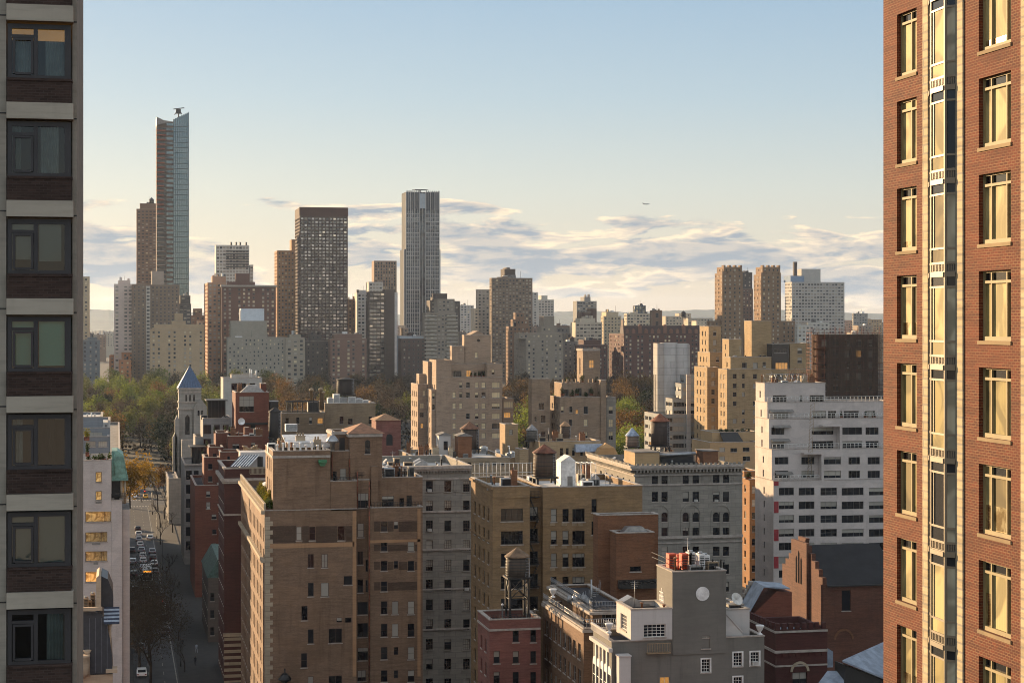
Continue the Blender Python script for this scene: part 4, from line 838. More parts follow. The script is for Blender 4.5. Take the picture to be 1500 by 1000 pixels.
# ================================================================ 2. tall red brick block at the right edge
def near_right():
    X0, y0, y1 = 27.5, 40.0, 63.2; o = Vector((X0, y0, 0)); fl = 3.13
    brick = masonry('warm red brick', '#5c2711', .09, .3, mcol=(.20, .105, .05), stain=.18, streak=.08); stone = masonry('cream limestone quoin', '#b0a081', .3, .1, mortar=.7, stain=.15, streak=.1)
    b = Bld('apartment_tower', 'tall red brick facade at the right edge with cream windows and a stacked bay', 750, 40, brick); b.root.location = o; b.o = o
    b.rec = .24
    holes = []; wn = []
    for k in range(-4, 12):
        zb = 70.62 - fl * k; zt = zb + 2.26
        for (a, c, kind) in ((60.33, 62.0, 'l'), (53.35, 55.55, 'r')):
            holes.append([a - y0, c - y0, zb, zt, None]); wn.append((a, c, zb, zt, kind, k))
    m = b.mi(brick)
    b.facade((X0, y0), 'S', 0, 59.72 - y0 - 3.1 - .0, 0, 120, [h for h in holes if h[1] < 17], m)
    b.facade((X0, y0), 'S', 59.72 - y0, y1 - y0, 0, 120, [h for h in holes if h[1] > 17], m)
    b.facade((X0, y1), 'W', 0, 18, 0, 120, [], m); b.facade((X0, y0), 'E', 0, 18, 0, 120, [], m); b.facade((X0 + 18, y0), 'N', 0, y1 - y0, 0, 120, [], m)
    s = MB()
    ya, yb_ = 59.30 - y0, 57.10 - y0
    s.box(-.06, ya, 0, .3, 59.72 - y0, 120); s.box(-.06, 56.62 - y0, 0, .3, yb_, 120); s.box(-.05, 51.7 - y0, 0, -.001, 52.62 - y0, 120); b.part('quoin', s, stone)
    cream = simple('cream painted frame', '#8c7d58', .7, var=.08); sill_m = masonry('stone sill', '#8e7a5c', 0)
    shades = [shade_mat('linen shade and reflections a', '#b5a573'), shade_mat('linen shade and reflections b', '#978857'), shade_mat('linen shade and reflections c', '#766843')]; pale = shade_mat('pale bay shade and reflections', '#aaa48e')
    for (a, c, zb, zt, kind, k) in wn:
        w = thing('window', (0, 0, 0)); w.parent = b.root; rc = .15
        A, C = a - y0, c - y0; f = MB(); tp = zt - .36
        def bar(u0, z0_, u1, z1_, d0=rc, d1=rc + .1): f.box(d0, u0, z0_, d1, u1, z1_)
        bar(A, zb, A + .07, zt); bar(C - .1, zb, C, zt); bar(A + .07, zt - .06, C - .1, zt); bar(A + .07, zb, C - .1, zb + .14, rc - .03)
        bar(A + .07, tp - .045, C - .1, tp + .045, rc - .025)
        cuts = [.5] if kind == 'l' else [.24, .72]
        if kind == 'l': cuts = [.42]
        for q in cuts: u = A + (C - A) * q; bar(u - .035, zb + .14, u + .035, tp - .045, rc - .02); bar(u - .035, tp + .045, u + .035, zt - .06, rc - .02)
        f.build('window_frame', cream, w)
        us = [A + .07] + [A + (C - A) * q for q in cuts] + [C - .1]
        for i in range(len(us) - 1):
            g = MB(); gy = rc + .06; lo = zb + .14; rgk = random.Random(k * 7 + i + (50 if kind == 'l' else 0)); drop = rgk.choice((0, 0, 0, .25, .45, .6)) if k > 1 else rgk.choice((0, 0, .12))
            zs_ = lo + (tp - lo) * drop
            if drop: g.face([(gy, us[i], lo), (gy, us[i + 1], lo), (gy, us[i + 1], zs_), (gy, us[i], zs_)][::-1], 1)
            g.face([(gy, us[i], zs_), (gy, us[i + 1], zs_), (gy, us[i + 1], tp), (gy, us[i], tp)][::-1], 0)
            g.face([(gy, us[i], tp), (gy, us[i + 1], tp), (gy, us[i + 1], zt - .05), (gy, us[i], zt - .05)][::-1], 2 if rgk.random() < .75 else 0)
            g.build('pane', [shades[min(2, max(0, (k + i) % 3 if k > 1 else 0))], M['glass_gold_reflection'], M['glass']], w)
        q = MB(); q.box(-.045, A - .05, zb - .12, .1, C + .05, zb - .002); q.build('sill', sill_m, w)
    # the bay: three facets per floor, glass in a cream and grey metal frame
    P = [(0, 59.25 - y0), (-.25, 58.62 - y0), (-.30, 57.42 - y0), (0, 57.12 - y0)]
    bm = simple('bay metal', '#7d7260', .5, .2, var=.08); bg_ = simple('bay grille', '#6d6a66', .5, .4)
    core = MB(); core.box(.02, yb_ + .001, 0, .3, ya - .001, 120); b.part('bay_back', core, M['black'])
    for k in range(-4, 12):
        zt = 72.9 - fl * k; w = thing('bay_window', (0, 0, 0)); w.parent = b.root; f = MB(); gr = MB(); pn = MB()
        for i in range(3):
            p, q = Vector((*P[i], 0)), Vector((*P[i + 1], 0)); d = (q - p).normalized(); n = Vector((d.y, -d.x, 0)); n = n if n.x < 0 else -n
            ln = (q - p).length
            def slab(u0, u1, z0_, z1_, out, thick, tgt):
                a = p + d * u0 + n * out; c = p + d * u1 + n * out
                tgt.extrude([(a.x, a.y, z0_), (c.x, c.y, z0_), (c.x, c.y, z1_), (a.x, a.y, z1_)], tuple(-n * thick))
            slab(0, .06, zt - fl, zt, .02, .1, f); slab(ln - .06, ln, zt - fl, zt, .021, .1, f)
            lv = [(zt - .16, zt), (zt - .53, zt - .46), (zt - 2.36, zt - 2.29), (zt - 2.86, zt - 2.78), (zt - fl, zt - fl + .03)]
            for (a_, c_) in lv: slab(.06, ln - .06, a_, c_, .015 if a_ < zt - .2 else .06, .1, f)
            if i == 1: slab(ln * .2 - .02, ln * .2 + .02, zt - 2.29, zt - .53, .012, .08, f)
            for kk in range(max(2, int(ln / .14))):
                u = .1 + (ln - .2) * (kk + .5) / max(2, int(ln / .14)); slab(u - .018, u + .018, zt - 3.08, zt - 2.87, .01, .05, f)
            slab(.06, ln - .06, zt - 3.1, zt - 2.86, -.05, .02, gr)
            for (a_, c_) in ((zt - .46, zt - .16), (zt - 2.29, zt - .53), (zt - 2.78, zt - 2.36)):
                a = p + d * .05 - n * .02; c = p + d * (ln - .05) - n * .02
                rgk = random.Random(k * 31 + i); pn.face([(a.x, a.y, a_), (c.x, c.y, a_), (c.x, c.y, c_), (a.x, a.y, c_)], 0 if (i == 1 and a_ < zt - .5 and rgk.random() < .75) else 2 if (i != 1 and a_ < zt - .5 and rgk.random() < .85) else 1)
        f.build('bay_frame', bm, w); gr.build('bay_grille', bg_, w); pn.build('pane', [shades[(k + 1) % 3], M['glass'], pale], w)
    b.part('wall', b.wall, b.mats)
near_right()
# ================================================================ middle distance
GW = 'windows'
buff = masonry('buff brick', '#7c6048', .09, .2, mortar=1.25, stain=.6, streak=.6); buff2 = masonry('yellow buff brick', '#856845', .09, .16, mortar=1.2, stain=.4, streak=.35)
lime = masonry('grey limestone blocks', '#878075', 0, .1, panel=.9, stain=.4, streak=.35); limew = masonry('warm limestone', '#a3937c', 0, .1, panel=.8, stain=.3, streak=.3)
redb = masonry('red brown brick', '#6b3a29', .09, .2, stain=.35); darkred = masonry('dark red brick', '#4a2721', .09, .2, stain=.4, streak=.3)
pink = masonry('pinkish red brick', '#7a4b40', .09, .15, mortar=1.15, stain=.3, streak=.3); brownb = masonry('warm brown brick', '#754c30', .09, .22, stain=.3)
whiteb = masonry('white glazed brick', '#b9aca3', .10, .07, mortar=.8, stain=.22, streak=.2, course=.12); greyp = masonry('grey painted stucco', '#6b6760', 0, .08, stain=.45, streak=.5, course=.14)
whitep = masonry('white painted stucco', '#b5afa9', 0, .05, stain=.2, streak=.3, course=.06); creamb = masonry('cream brick far', '#a58a66', 0, .14, stain=.3, streak=.3)
rib = masonry('grey modern panel', '#8b8d8a', 0, .08, stain=.2, streak=.15); whitef = masonry('white render', '#a19d97', 0, .06, stain=.25, streak=.3, course=.08, panel=2.4)

def clutter(V, n, where, seed, fr=(.05, .95, .1, .9), hmax=1.8, stacks=True):
    rg = random.Random(seed)
    for k in range(n):
        x = V['xa'] + (V['xb'] - V['xa']) * rg.uniform(fr[0], fr[1]); y = V['Y'] + (V['Y1'] - V['Y']) * rg.uniform(fr[2], fr[3]); z = V['zr'] + .005; q = rg.random(); q = q if stacks or not .62 <= q < .8 else .1
        if q < .35:
            mb = MB(); h = rg.uniform(.8, hmax * 1.3); rr = rg.uniform(.06, .16); mb.lathe([(rr, 0), (rr, h * .88), (rr * 1.8, h * .88), (rr * 1.8, h * .95), (rr * .4, h)], 8); tag(mb.build('roof_vent', M[rg.choice(('steel', 'white', 'black', 'terracotta'))], None, (x, y, z)), 'thin vent pipe on ' + where, 'vent', 'vent pipes on ' + where)
        elif q < .62:
            w_, d, h = rg.uniform(.7, 2), rg.uniform(.7, 1.6), rg.uniform(.6, hmax); t = thing('air_handler', (x, y, z), 'boxy roof fan unit on ' + where, 'air conditioner', 'fan units on ' + where); mb = MB(); mb.box(-w_ / 2, 0, .1, w_ / 2, d, h); mb.build('casing', M[rg.choice(('steel', 'white', 'fr_grey', 'fr_tan'))], t); g = MB(); g.box(-w_ * .4, -.03, .25, w_ * .4, -.004, h - .15); g.build('grille', M['black'], t)
        elif q < .8:
            h = rg.uniform(1.6, 2.7); mb = MB(); w_ = rg.uniform(.8, 1.7); mb.box(-w_ / 2, 0, 0, w_ / 2, .8, h); mb.box(-w_ / 2 - .06, -.06, h, w_ / 2 + .06, .86, h + .12)
            for j in range(int(w_ / .42)): mb.lathe([(.13, h + .12), (.11, h + .5), (.15, h + .55)], 8, (-w_ / 2 + .25 + .42 * j, .4, 0))
            tag(mb.build('chimney', brownb if rg.random() < .6 else limew, None, (x, y, z)), 'short brick chimney stack on ' + where, 'chimney', 'chimneys on ' + where)
        elif q < .9:
            mb = MB(); h = rg.uniform(2.2, 4.2); mb.tube((0, 0, 0), (0, 0, h), .03, n=4)
            for j in range(4): mb.tube((-.5 + .08 * j, 0, h - .2 - .22 * j), (.5 - .08 * j, 0, h - .2 - .22 * j), .02, n=4)
            tag(mb.build('antenna', M['steel'], None, (x, y, z)), 'spindly aerial on ' + where, 'antenna', 'aerials on ' + where)
        else:
            mb = MB(); w_, d = rg.uniform(1.2, 2.4), rg.uniform(1, 2); mb.extrude([(-w_ / 2, 0, 0), (w_ / 2, 0, 0), (w_ / 2, 0, .5), (0, 0, 1.1), (-w_ / 2, 0, .5)], (0, d, 0)); tag(mb.build('skylight', M['steel'], None, (x, y, z)), 'small ridged skylight on ' + where, 'skylight', 'skylights on ' + where)
# ---- E: the big buff brick apartment house, front left of centre
def big_buff():
    Y = 272
    b = Bld('apartment_house', 'big buff brick apartment house with few windows and a pyramid roofed stair tower', 388, Y, buff, frame='fr_brown', blind='blind', style='dh', rec=.06)
    sS = dict(p=(2.9, 3.12), w=1.15, h=2.1, m=1.2, style='dh', top=2.2)
    west = [(434, 771, 442, 791, 'dh', 'b'), (453, 771, 462, 791, 'dh', 'd'), (495, 770, 505, 791, 'plain', 'd'), (451, 811, 459.5, 831, 'dh2', 'd'), (471, 811, 480, 831, 'dh2'), (451, 853, 459.5, 873, 'plain', 'd'), (470, 853, 481.5, 873, 'plain', 'b'),
            (503.5, 843, 516, 856, 'plain', 'd'), (441.5, 887, 450.5, 908, 'plain', 'd'), (451, 921, 459.5, 942, 'plain', 'd'), (481.5, 920, 501, 941, 'n2', 'd'), (441, 956, 450, 977, 'dh', 'd'), (451, 990, 459, 1010, 'dh'), (481.5, 989, 501, 1010, 'n2', 'd'), (505.5, 904, 515, 911.5, 'plain', 'd'), (493, 904, 501, 911, 'plain', 'h')]
    v = b.vol(388, 522.5, 748, Y, 353, E=west, S=sS, roof='roof_dark', par=1.0, mat=None, z0=0)
    top = b.vol(400, 484, 661, Y, None, depth=14, B=748, E=None, S=dict(p=(3.0, 3.1), w=1.2, h=1.9, m=2))
    b.band(top, zz(671, top['Z']), .35, .12)
    mid = b.vol(484.3, 522.5, 705, Y, None, depth=9, B=748, par=.6)
    back = b.vol(486, 512, 661, Y + 2.6, None, depth=8, B=705, E=[(486.5, 690, 493.5, 704.6, 'plain', 'd'), (498, 686, 507, 701, 'dh')], par=.5)
    bk2 = b.vol(487, 512, 633, Y + 4.6, None, depth=7, B=661, E=None, par=.3)
    b.band(bk2, bk2['z1'] - .35, .35, .2)
    tow = b.vol(512.3, 560, 635, Y + 2.4, None, depth=9.5, B=705, E=[(534.5, 648, 542.5, 664.5, 'dh', 'd')], S=None, par=0)
    b.band(tow, tow['z1'] - .5, .5, .25)
    mb = MB(); x0, x1, ya, yb = tow['xa'] - .4 - b.o.x, tow['xb'] + .4 - b.o.x, tow['Y'] - .4 - b.o.y, tow['Y1'] + .4 - b.o.y; z0 = tow['z1'] + .01; ap = ((x0 + x1) / 2, (ya + yb) / 2, z0 + 1.35)
    c = [(x0, ya, z0), (x1, ya, z0), (x1, yb, z0), (x0, yb, z0)]
    ah = MB(); ac, Za_ = on_y(538.5, Y + 2.4); ac -= b.o.x; zh = zz(648, Za_); rr = 4.0 * Za_ / F; ah.extrude([(ac - rr, 2.37, zh - .02), (ac + rr, 2.37, zh - .02)] + [(ac + rr * math.cos(t * math.pi / 8), 2.37, zh + rr * math.sin(t * math.pi / 8)) for t in range(1, 8)], (0, .026, 0)); b.part('window_head', ah, M['black'])
    dr = MB(); da, db_ = on_y(497, Y + 4.6)[0] - b.o.x, on_y(505, Y + 4.6)[0] - b.o.x; dr.box(da, 4.56, zz(660.5, on_y(500, Y + 4.6)[1]), db_, 4.597, zz(641, on_y(500, Y + 4.6)[1])); b.part('door', dr, M['black'])
    for i in range(4): mb.face([c[i], c[(i + 1) % 4], ap])
    mb.face(c[::-1]); b.part('tower_roof', mb, simple('stair tower tiles', '#8a6248', .85))
    # right hand wing: a recessed strip, then the window bay with its terrace
    strip = [(523.6, 766, 533, 786.5, 'dh', 'b'), (523.6, 807, 532, 826.5, 'n2', 'd'), (535.5, 819, 540, 837, 'plain', 'd'), (523.6, 848, 532, 867.5, 'dh', 'd'), (535.5, 849, 540, 867, 'dh', 'd'), (523.6, 881, 540, 899.5, 'n2', 'd'), (523.6, 912, 540, 932.5, 'n2', 'd'), (523.6, 948, 540, 966.5, 'n2', 'h'), (523.6, 981, 536, 997, 'n2', 'h')]
    b.vol(522.8, 540.7, 703, Y + 1.7, None, depth=14, E=[(524.5, 721, 547, 744, 'dh2')][:0] + [(524.3, 722, 539.8, 743.5, 'n3d', 'h')] + strip, par=.5)
    cs = ((558, 567.5), (577, 583.3), (597.3, 607)); rw = [(763, 778), (792, 807), (821, 835.5), (851, 865.5), (880, 899), (913, 932), (947, 965), (981, 998)]; E = []
    for i, (a, q) in enumerate(rw):
        for j, (l, r) in enumerate(cs):
            if i in (4, 5) and j == 1: l, r = 574, 583.5
            if j == 1 and i == 1: continue
            if i == 3 and j in (1, 2): continue
            if j == 1 and i not in (4, 5): q2 = a + 11.5
            else: q2 = q
            if i == 0 and j == 2: continue
            E.append((l, a, r, q2, 'dh' if j != 1 or i not in (4, 5) else 'plain', 'b' if (i, j) in ((1, 2), (6, 2), (4, 2)) else None))
    low = b.vol(541, 619, 744, Y, None, depth=16, E=E, par=.5, roof='roof_dark')
    hi = b.vol(541, 619, 700, Y + 2.8, None, depth=12, z0=low['z1'] - .5, par=.5, E=[(559.5, 726, 577, 741.5, 'dh2', 'h'), (585, 729, 592, 744.5, 'plain', 'd'), (595.5, 725, 603.5, 744.5, 'plain', 'd')])
    b.vol(543.6, 553.4, 683, Y + 1.9, None, depth=1.0, z0=hi['z1'] - 6.5, par=.2, cop=False)
    clutter(hi, 9, 'the buff house side roof', 38); clutter(top, 10, 'the buff house top roof', 39)
    rail(b, (low['xa'] + .1, Y + .15, 0), (low['xb'] - .1, Y + .15, 0), low['z1'] + .12, .7, 'black', 34)
    rail(b, (mid['xa'] + 3.9, Y + 2.3, 0), (low['xb'] - 2, Y + 2.95, 0), hi['z1'] + .12, .8, 'black', 40)
    rail(b, (mid['xa'], Y + .2, 0), (mid['xb'], Y + .2, 0), mid['z1'] + .12, .5, 'black', 18)
    # quoins, drain pipes, patches of plain render, balustrade of the street front
    q = MB(); k = 0; z = 2.0
    while z < v['z1'] - 1.2: q.box(-.05, -.05, z, .75 if k % 2 else 1.15, -.002, z + .62); z += .66; k += 1
    b.part('quoin', q, limew)
    q = MB()
    for (l, t_, r, bt) in ((394, 795, 519, 801.5), (516.5, 748, 522, 990), (541.5, 790, 617, 794), (611.5, 745, 616, 990)): 
        a, c_ = on_y(l, Y)[0] - b.o.x, on_y(r, Y)[0] - b.o.x; Zm = on_y((l + r) / 2, Y)[1]; q.box(a, -.025, zz(bt, Zm), c_, -.003, zz(t_, Zm))
    b.part('render_band', q, masonry('tan render', '#a27c5a', 0, .08, stain=.3, streak=.4))
    q = MB()
    sooty = masonry('old sooty brick', '#4f3b2c', .09, .3, mortar=1.5, stain=.6, streak=.5)
    for (l, t_, r, bt) in ((394, 770, 516, 794.8), (548, 763, 611, 778), (548, 797, 611, 806.5), (548, 822, 611, 834), (548, 852, 611, 864)):
        spans = [l] + sorted(sum([[w_[0] - .6, w_[2] + .6] for w_ in west + E if w_[1] < bt and w_[3] > t_ and w_[0] > l and w_[2] < r], [])) + [r]
        for a_, c_ in zip(spans[::2], spans[1::2]):
            if c_ - a_ < 1: continue
            q = MB(); Zm = on_y((a_ + c_) / 2, Y)[1]; q.box(on_y(a_, Y)[0] - b.o.x, -.016, zz(bt, Zm), on_y(c_, Y)[0] - b.o.x, -.002, zz(t_, Zm)); b.part('brick_panel', q, sooty)
    q = MB()
    for (px_, t_, bt, yy) in ((486.5, 665, 705, 2.4), (512, 672, 703, 2.2), (541, 705, 1000, -.12), (523.5, 690, 744, 1.5)):
        x_, Zm = on_y(px_, Y + yy); q.tube((x_ - b.o.x, yy, zz(bt, Zm)), (x_ - b.o.x, yy, zz(t_, Zm)), .11, n=6)
    b.part('drain_pipe', q, M['rust'])
    ss = MB(); xs = -.0
    for zc in (v['z1'] - .5, v['z1'] - 7.6): ss.box(xs - .5, -.1, zc, xs - .001, v['Y1'] - b.o.y, zc + .5)
    k = 0
    while k < v['Y1'] - b.o.y: ss.box(xs - .12, k, v['z1'] + .12, xs + .12, k + .22, v['z1'] + .95); k += .55
    ss.box(xs - .15, 0, v['z1'] + .95, xs + .15, v['Y1'] - b.o.y, v['z1'] + 1.1); b.part('street_cornice', ss, limew)
    lf = MB(); lf.box(-.02, .02, 2, -.004, v['Y1'] - b.o.y - .1, 2.5)
    aw = MB(); a = 2.2; aw.extrude([(1.4, 6, v['z1'] + 1.9), (3.2, 6, v['z1'] + 2.6), (3.2, 6, v['z1'] + 2.72), (1.4, 6, v['z1'] + 2.02)], (0, 18, 0)); 
    for yy in (6.2, 15, 23.8): aw.box(1.45, yy, v['z1'] - .9, 1.55, yy + .1, v['z1'] + 1.95)
    b.part('terrace_awning', aw, M['white'])
    b.finish()
    for k in range(9):
        yy = Y + 1.4 + k * 2.6; shrub(388, 748, Y, 22 - k % 3 * 3, 20 + 5 * (k * 5 % 3), 'sunny shrub on the buff house front terrace', 'plant_yel' if k % 3 else 'plant_green', k, group='shrubs on the buff house terrace', at=(v['xa'] + .9, yy, v['z1'] - .3))
    for k in range(3): shrub(394, 748, Y, 14, 18 + 4 * k, 'sunny shrub on the buff house front terrace', 'plant_green', 20 + k, group='shrubs on the buff house terrace', at=(v['xa'] + .75, Y + .7 + k * 6, v['z1'] - .3))
    pots(402, 478, 663, 17, Y + 1.0, 9, 'white chimney pot on the buff house front edge', 'white'); pots(405, 430, 655, 12, Y + 5, 4, 'clay chimney pot behind the buff house front edge', 'terracotta')
    t = MB(); p = pt(452, 655, Y + 7); t.box(-3.4, 0, 0, 3.4, 6, .7); t.extrude([(-3.5, -.1, .7), (3.5, -.1, .7), (3.5, 6.1, 1.5), (-3.5, 6.1, 1.5)], (0, 0, .12)); tag(t.build('skylight', M['white'], None, p), 'low white sloping skylight hood on the roof of the big buff house', 'skylight')
    for (px, py, l) in ((487, 655, 'round grey exhaust hood on the ledge beside the stair tower'), (417, 1003, 'black iron exhaust hood at the bottom of the buff wall')):
        x, Z = on_y(px, Y - 1 if px < 450 else Y + 1); mb = MB(); mb.lathe([(.35, 0), (.35, .9), (.95, 1.2), (.95, 1.45), (.55, 1.95), (.3, 2.2)], 14); mb.box(-.1, -.1, 2.2, .1, .1, 2.9); tag(mb.build('exhaust_hood', M['steel' if px > 450 else 'black'], None, (x, Y + 1 if px > 450 else Y - 1.2, zz(py, Z) - .4)), l, 'vent')
    # bracketed green floodlight box on the wall
    p = pt(472, 673, Y); mb = MB(); mb.extrude([(-.6, -.9, -.4), (.6, -.9, -.4), (.6, -.9, 0), (-.6, -.9, 0)], (0, .88, 0)); mb.extrude([(-.3, -.5, -.9), (.3, -.5, -.9), (.6, -.5, -.41), (-.6, -.5, -.41)], (0, .45, 0)); tag(mb.build('wall_hopper', simple('green copper hopper', '#3f7a52', .6), None, p), 'green copper rain hopper high on the buff wall', 'hopper')
big_buff()

# ---- L: grey limestone apartment house with cornice right behind it
def limestone():
    Y = 302
    b = Bld('apartment_house', 'grey limestone apartment house with three columns of sash windows and a carved cornice', 560, Y, lime, frame='fr_brown', style='dh6')
    E = []
    for i in range(11):
        for j, (l, r) in enumerate(((624, 634), (651, 661), (678.5, 688))):
            E.append((l, 704 + 28.9 * i, r, 720 + 28.9 * i, 'dh6' if (i + j) % 3 else 'dh', None))
    v = b.vol(560, 690.5, 684, Y, None, depth=24, E=E, par=1.2, roof='roof_pale')
    for z_, h, o in ((v['z1'] - .4, .5, .75), (v['z1'] - .75, .35, .45), (v['z1'] - 2.2, .25, .2), (zz(752, v['Z']), .3, .22), (zz(808, v['Z']), .3, .22), (zz(866, v['Z']), .25, .2), (zz(925, v['Z']), .25, .2)): b.band(v, z_, h, o, faces='E')
    q = MB(); k = 0; W_ = v['xb'] - v['xa']
    while k < W_: q.box(k, -.42, v['z1'] - 1.1, k + .18, -.002, v['z1'] - .76); k += .5
    x0 = on_y(617, Y)[0] - b.o.x
    for px in (642, 669): 
        c = on_y(px, Y)[0] - b.o.x; q.box(c - .55, -.12, zz(722, v['Z']), c + .55, -.002, v['z1'] - 2.3)
    for i in range(11):
        for (l, r) in ((624, 634), (651, 661), (678.5, 688)):
            a, c, Zm = on_y(l, Y)[0] - b.o.x, on_y(r, Y)[0] - b.o.x, on_y(l, Y)[1]; z_ = zz(720 + 28.9 * i, Zm); q.box(a - .15, -.14, z_ - .16, c + .15, -.002, z_ - .003)
            if i < 2: q.box(a - .05, -.06, z_ - 1.1, c + .05, -.002, z_ - .35)
    b.part('cornice_trim', q, lime); b.finish(); clutter(v, 16, 'the grey limestone cornice house', 31)
limestone()

# ---- M: yellow buff pair of wings with a fire escape
def yellow():
    Y = 252
    b = Bld('apartment_house', 'yellow buff brick apartment house with a black fire escape between its two wings', 722, Y, buff2, frame='fr_dark', style='dh')
    E1 = [(734, 744.5, 766, 763, ([1, 1.3, 1.3, 1], [1, 1]), 'd'), (734, 777.5, 766, 797, ([1, 1, 1, 1, 1, 1], [1, 1, 1]), 'd'), (734, 810, 766, 829, 'n3d', 'd'), (734, 843, 766, 862, 'n3d', 'd'), (734, 876, 766, 895, 'n3d', 'd')]
    v = b.vol(722, 776, 713, Y, 690, E=E1, S=dict(p=(3.4, 3.07), w=1.2, h=1.75, m=1.5, style='dh', top=2.6), par=.8, roof='roof_pale')
    E2 = [(775.8 + .6, 742, 788, 762, 'dh2', 'h'), (776.4, 774, 788, 795, 'dh2', 'd'), (776.4, 807, 788, 827, 'dh2', 'd'), (776.4, 840, 788, 860, 'dh2', 'd'), (776.4, 873, 788, 893, 'dh2')]
    b.vol(776.05, 795, 713.5, Y + 2.2, None, depth=18, E=E2, par=.8, roof='roof_pale')
    E3 = [(866.5, 730.5, 874, 750, 'dh', 'd'), (866.5, 763, 873, 783, 'dh', 'd')]
    for i, (a, c) in enumerate(((745, 764), (777, 797), (810, 830), (844, 862))):
        E3 += [(807, a, 815.5, c, 'dh', 'b' if i == 2 else None), (824, a, 833, c, 'dh', None), (838.5, a, 856.5, c, 'n3', 'd' if i < 2 else 'h')]
    v3 = b.vol(795.3, 941, 714, Y + .8, None, depth=20, E=E3, par=.8, roof='roof_pale')
    q = MB()
    for i, (a, c) in enumerate(((745, 764), (777, 797), (810, 830))):
        for (l, r) in ((807, 815.5), (824, 833), (839.5, 847), (848.5, 856)):
            x0_, x1_, Zm = on_y(l, Y)[0] - b.o.x, on_y(r, Y)[0] - b.o.x, on_y(l, Y)[1]; z_ = zz(c + 1.5, Zm); q.box(x0_ + .05, .74, z_ - .5, x1_ - .05, .797, z_)
    b.part('air_conditioner_grille', q, M['fr_tan'])
    fe = MB(); xa, xb = on_y(777, Y)[0] - b.o.x, on_y(793, Y)[0] - b.o.x
    for i, py in enumerate((731, 764, 797, 830, 863)):
        z_ = zz(py, v['Z']); fe.box(xa, .9, z_, xb, 2.15, z_ + .06); 
        for k in range(9): x_ = xa + (xb - xa) * k / 8; fe.tube((x_, .92, z_), (x_, .92, z_ + .95), .018, n=4)
        fe.tube((xa, .92, z_ + .95), (xb, .92, z_ + .95), .025, n=4); fe.tube((xa, .92, z_ + .5), (xb, .92, z_ + .5), .02, n=4)
        if i < 4:
            z2 = zz((764, 797, 830, 863)[i], v['Z']); s_ = 1 if i % 2 else -1; c = (xa + xb) / 2
            for dy in (1.15, 1.7): fe.tube((c - s_ * .7, dy, z2), (c + s_ * .6, dy, z_), .04, n=4)
            for k in range(9): f = k / 9; fe.box(c - s_ * .7 + s_ * 1.3 * f - .12, 1.15, z2 + (z_ - z2) * f, c - s_ * .7 + s_ * 1.3 * f + .12, 1.7, z2 + (z_ - z2) * f + .03)
    b.part('fire_escape', fe, M['black'])
    q = MB(); q.box(0, -.12, v['z1'] - 1.6, v['xb'] - v['xa'], -.002, v['z1'] - 1.35); 
    q.box(-.3, -.1, v['z1'] - .35, -.002, v['Y1'] - b.o.y, v['z1'] - .05); q.box(-.16, -.1, v['z1'] - 7.9, -.002, v['Y1'] - b.o.y, v['z1'] - 7.6); b.part('string_course', q, buff2)
    # pergola rails and posts on the roof
    r = MB(); z0 = v['zr']; 
    for k in range(15):
        f = k / 14; p = Vector((on_y(692 + 88 * f, Y + 22)[0] - b.o.x, 20, 0)); r.tube((p.x, 20, z0), (p.x, 20, z0 + 2.6), .05, n=4)
    xa, xb = on_y(692, Y + 20)[0] - b.o.x, on_y(780, Y + 20)[0] - b.o.x
    for h in (1.1, 2.5): r.tube((xa, 20, z0 + h), (xb, 20, z0 + h), .05, n=4)
    b.part('roof_fence', r, M['fr_white']); b.finish(); clutter(v, 9, 'the yellow house left wing', 32); clutter(v3, 14, 'the yellow house right wing', 33)
    x0, Z = on_y(843, Y + 8); t = thing('stair_bulkhead', (x0, Y + 8, zz(712, Z)), 'white sheet metal stair bulkhead beside the big roof water tank', 'bulkhead')
    mb = MB(); h = zz(676, Z) - zz(712, Z); wd = 22 * Z / F; mb.box(-wd, 0, 0, 0, 3, h); mb.extrude([(-wd - .1, -.1, h), (.1, -.1, h), (-wd * .4, -.1, h + .9)], (0, 3.2, 0)); mb.build('casing', M['white'], t); mb = MB(); mb.box(-wd * .55, -.03, .05, -wd * .2, -.004, h * .42); mb.build('door', M['fr_grey'], t)
    water_tower(797.5, 650, 663, 697, Y + 6, 33, 'big brown tank with conical roof on the yellow buff house, beside the white bulkhead', feet=708, roofc='#6a3f2c')
    # steel frame of a pergola to the right of the bulkhead
    fr = MB(); xr, Z = on_y(851, Y + 9); 
    for k in range(4):
        for dy in (0, 3): fr.tube((k * .75, dy, 0), (k * .75, dy, 3.0), .05, n=4)
    for dy in (0, 3): fr.tube((0, dy, 3), (2.25, dy, 3), .06, n=4)
    for k in range(4): fr.tube((k * .75, 0, 3), (k * .75, 3, 3), .05, n=4)
    tag(fr.build('pergola', M['white'], None, (xr, Y + 9, zz(709, Z))), 'white steel pergola frame next to the white stair bulkhead', 'pergola')
yellow()

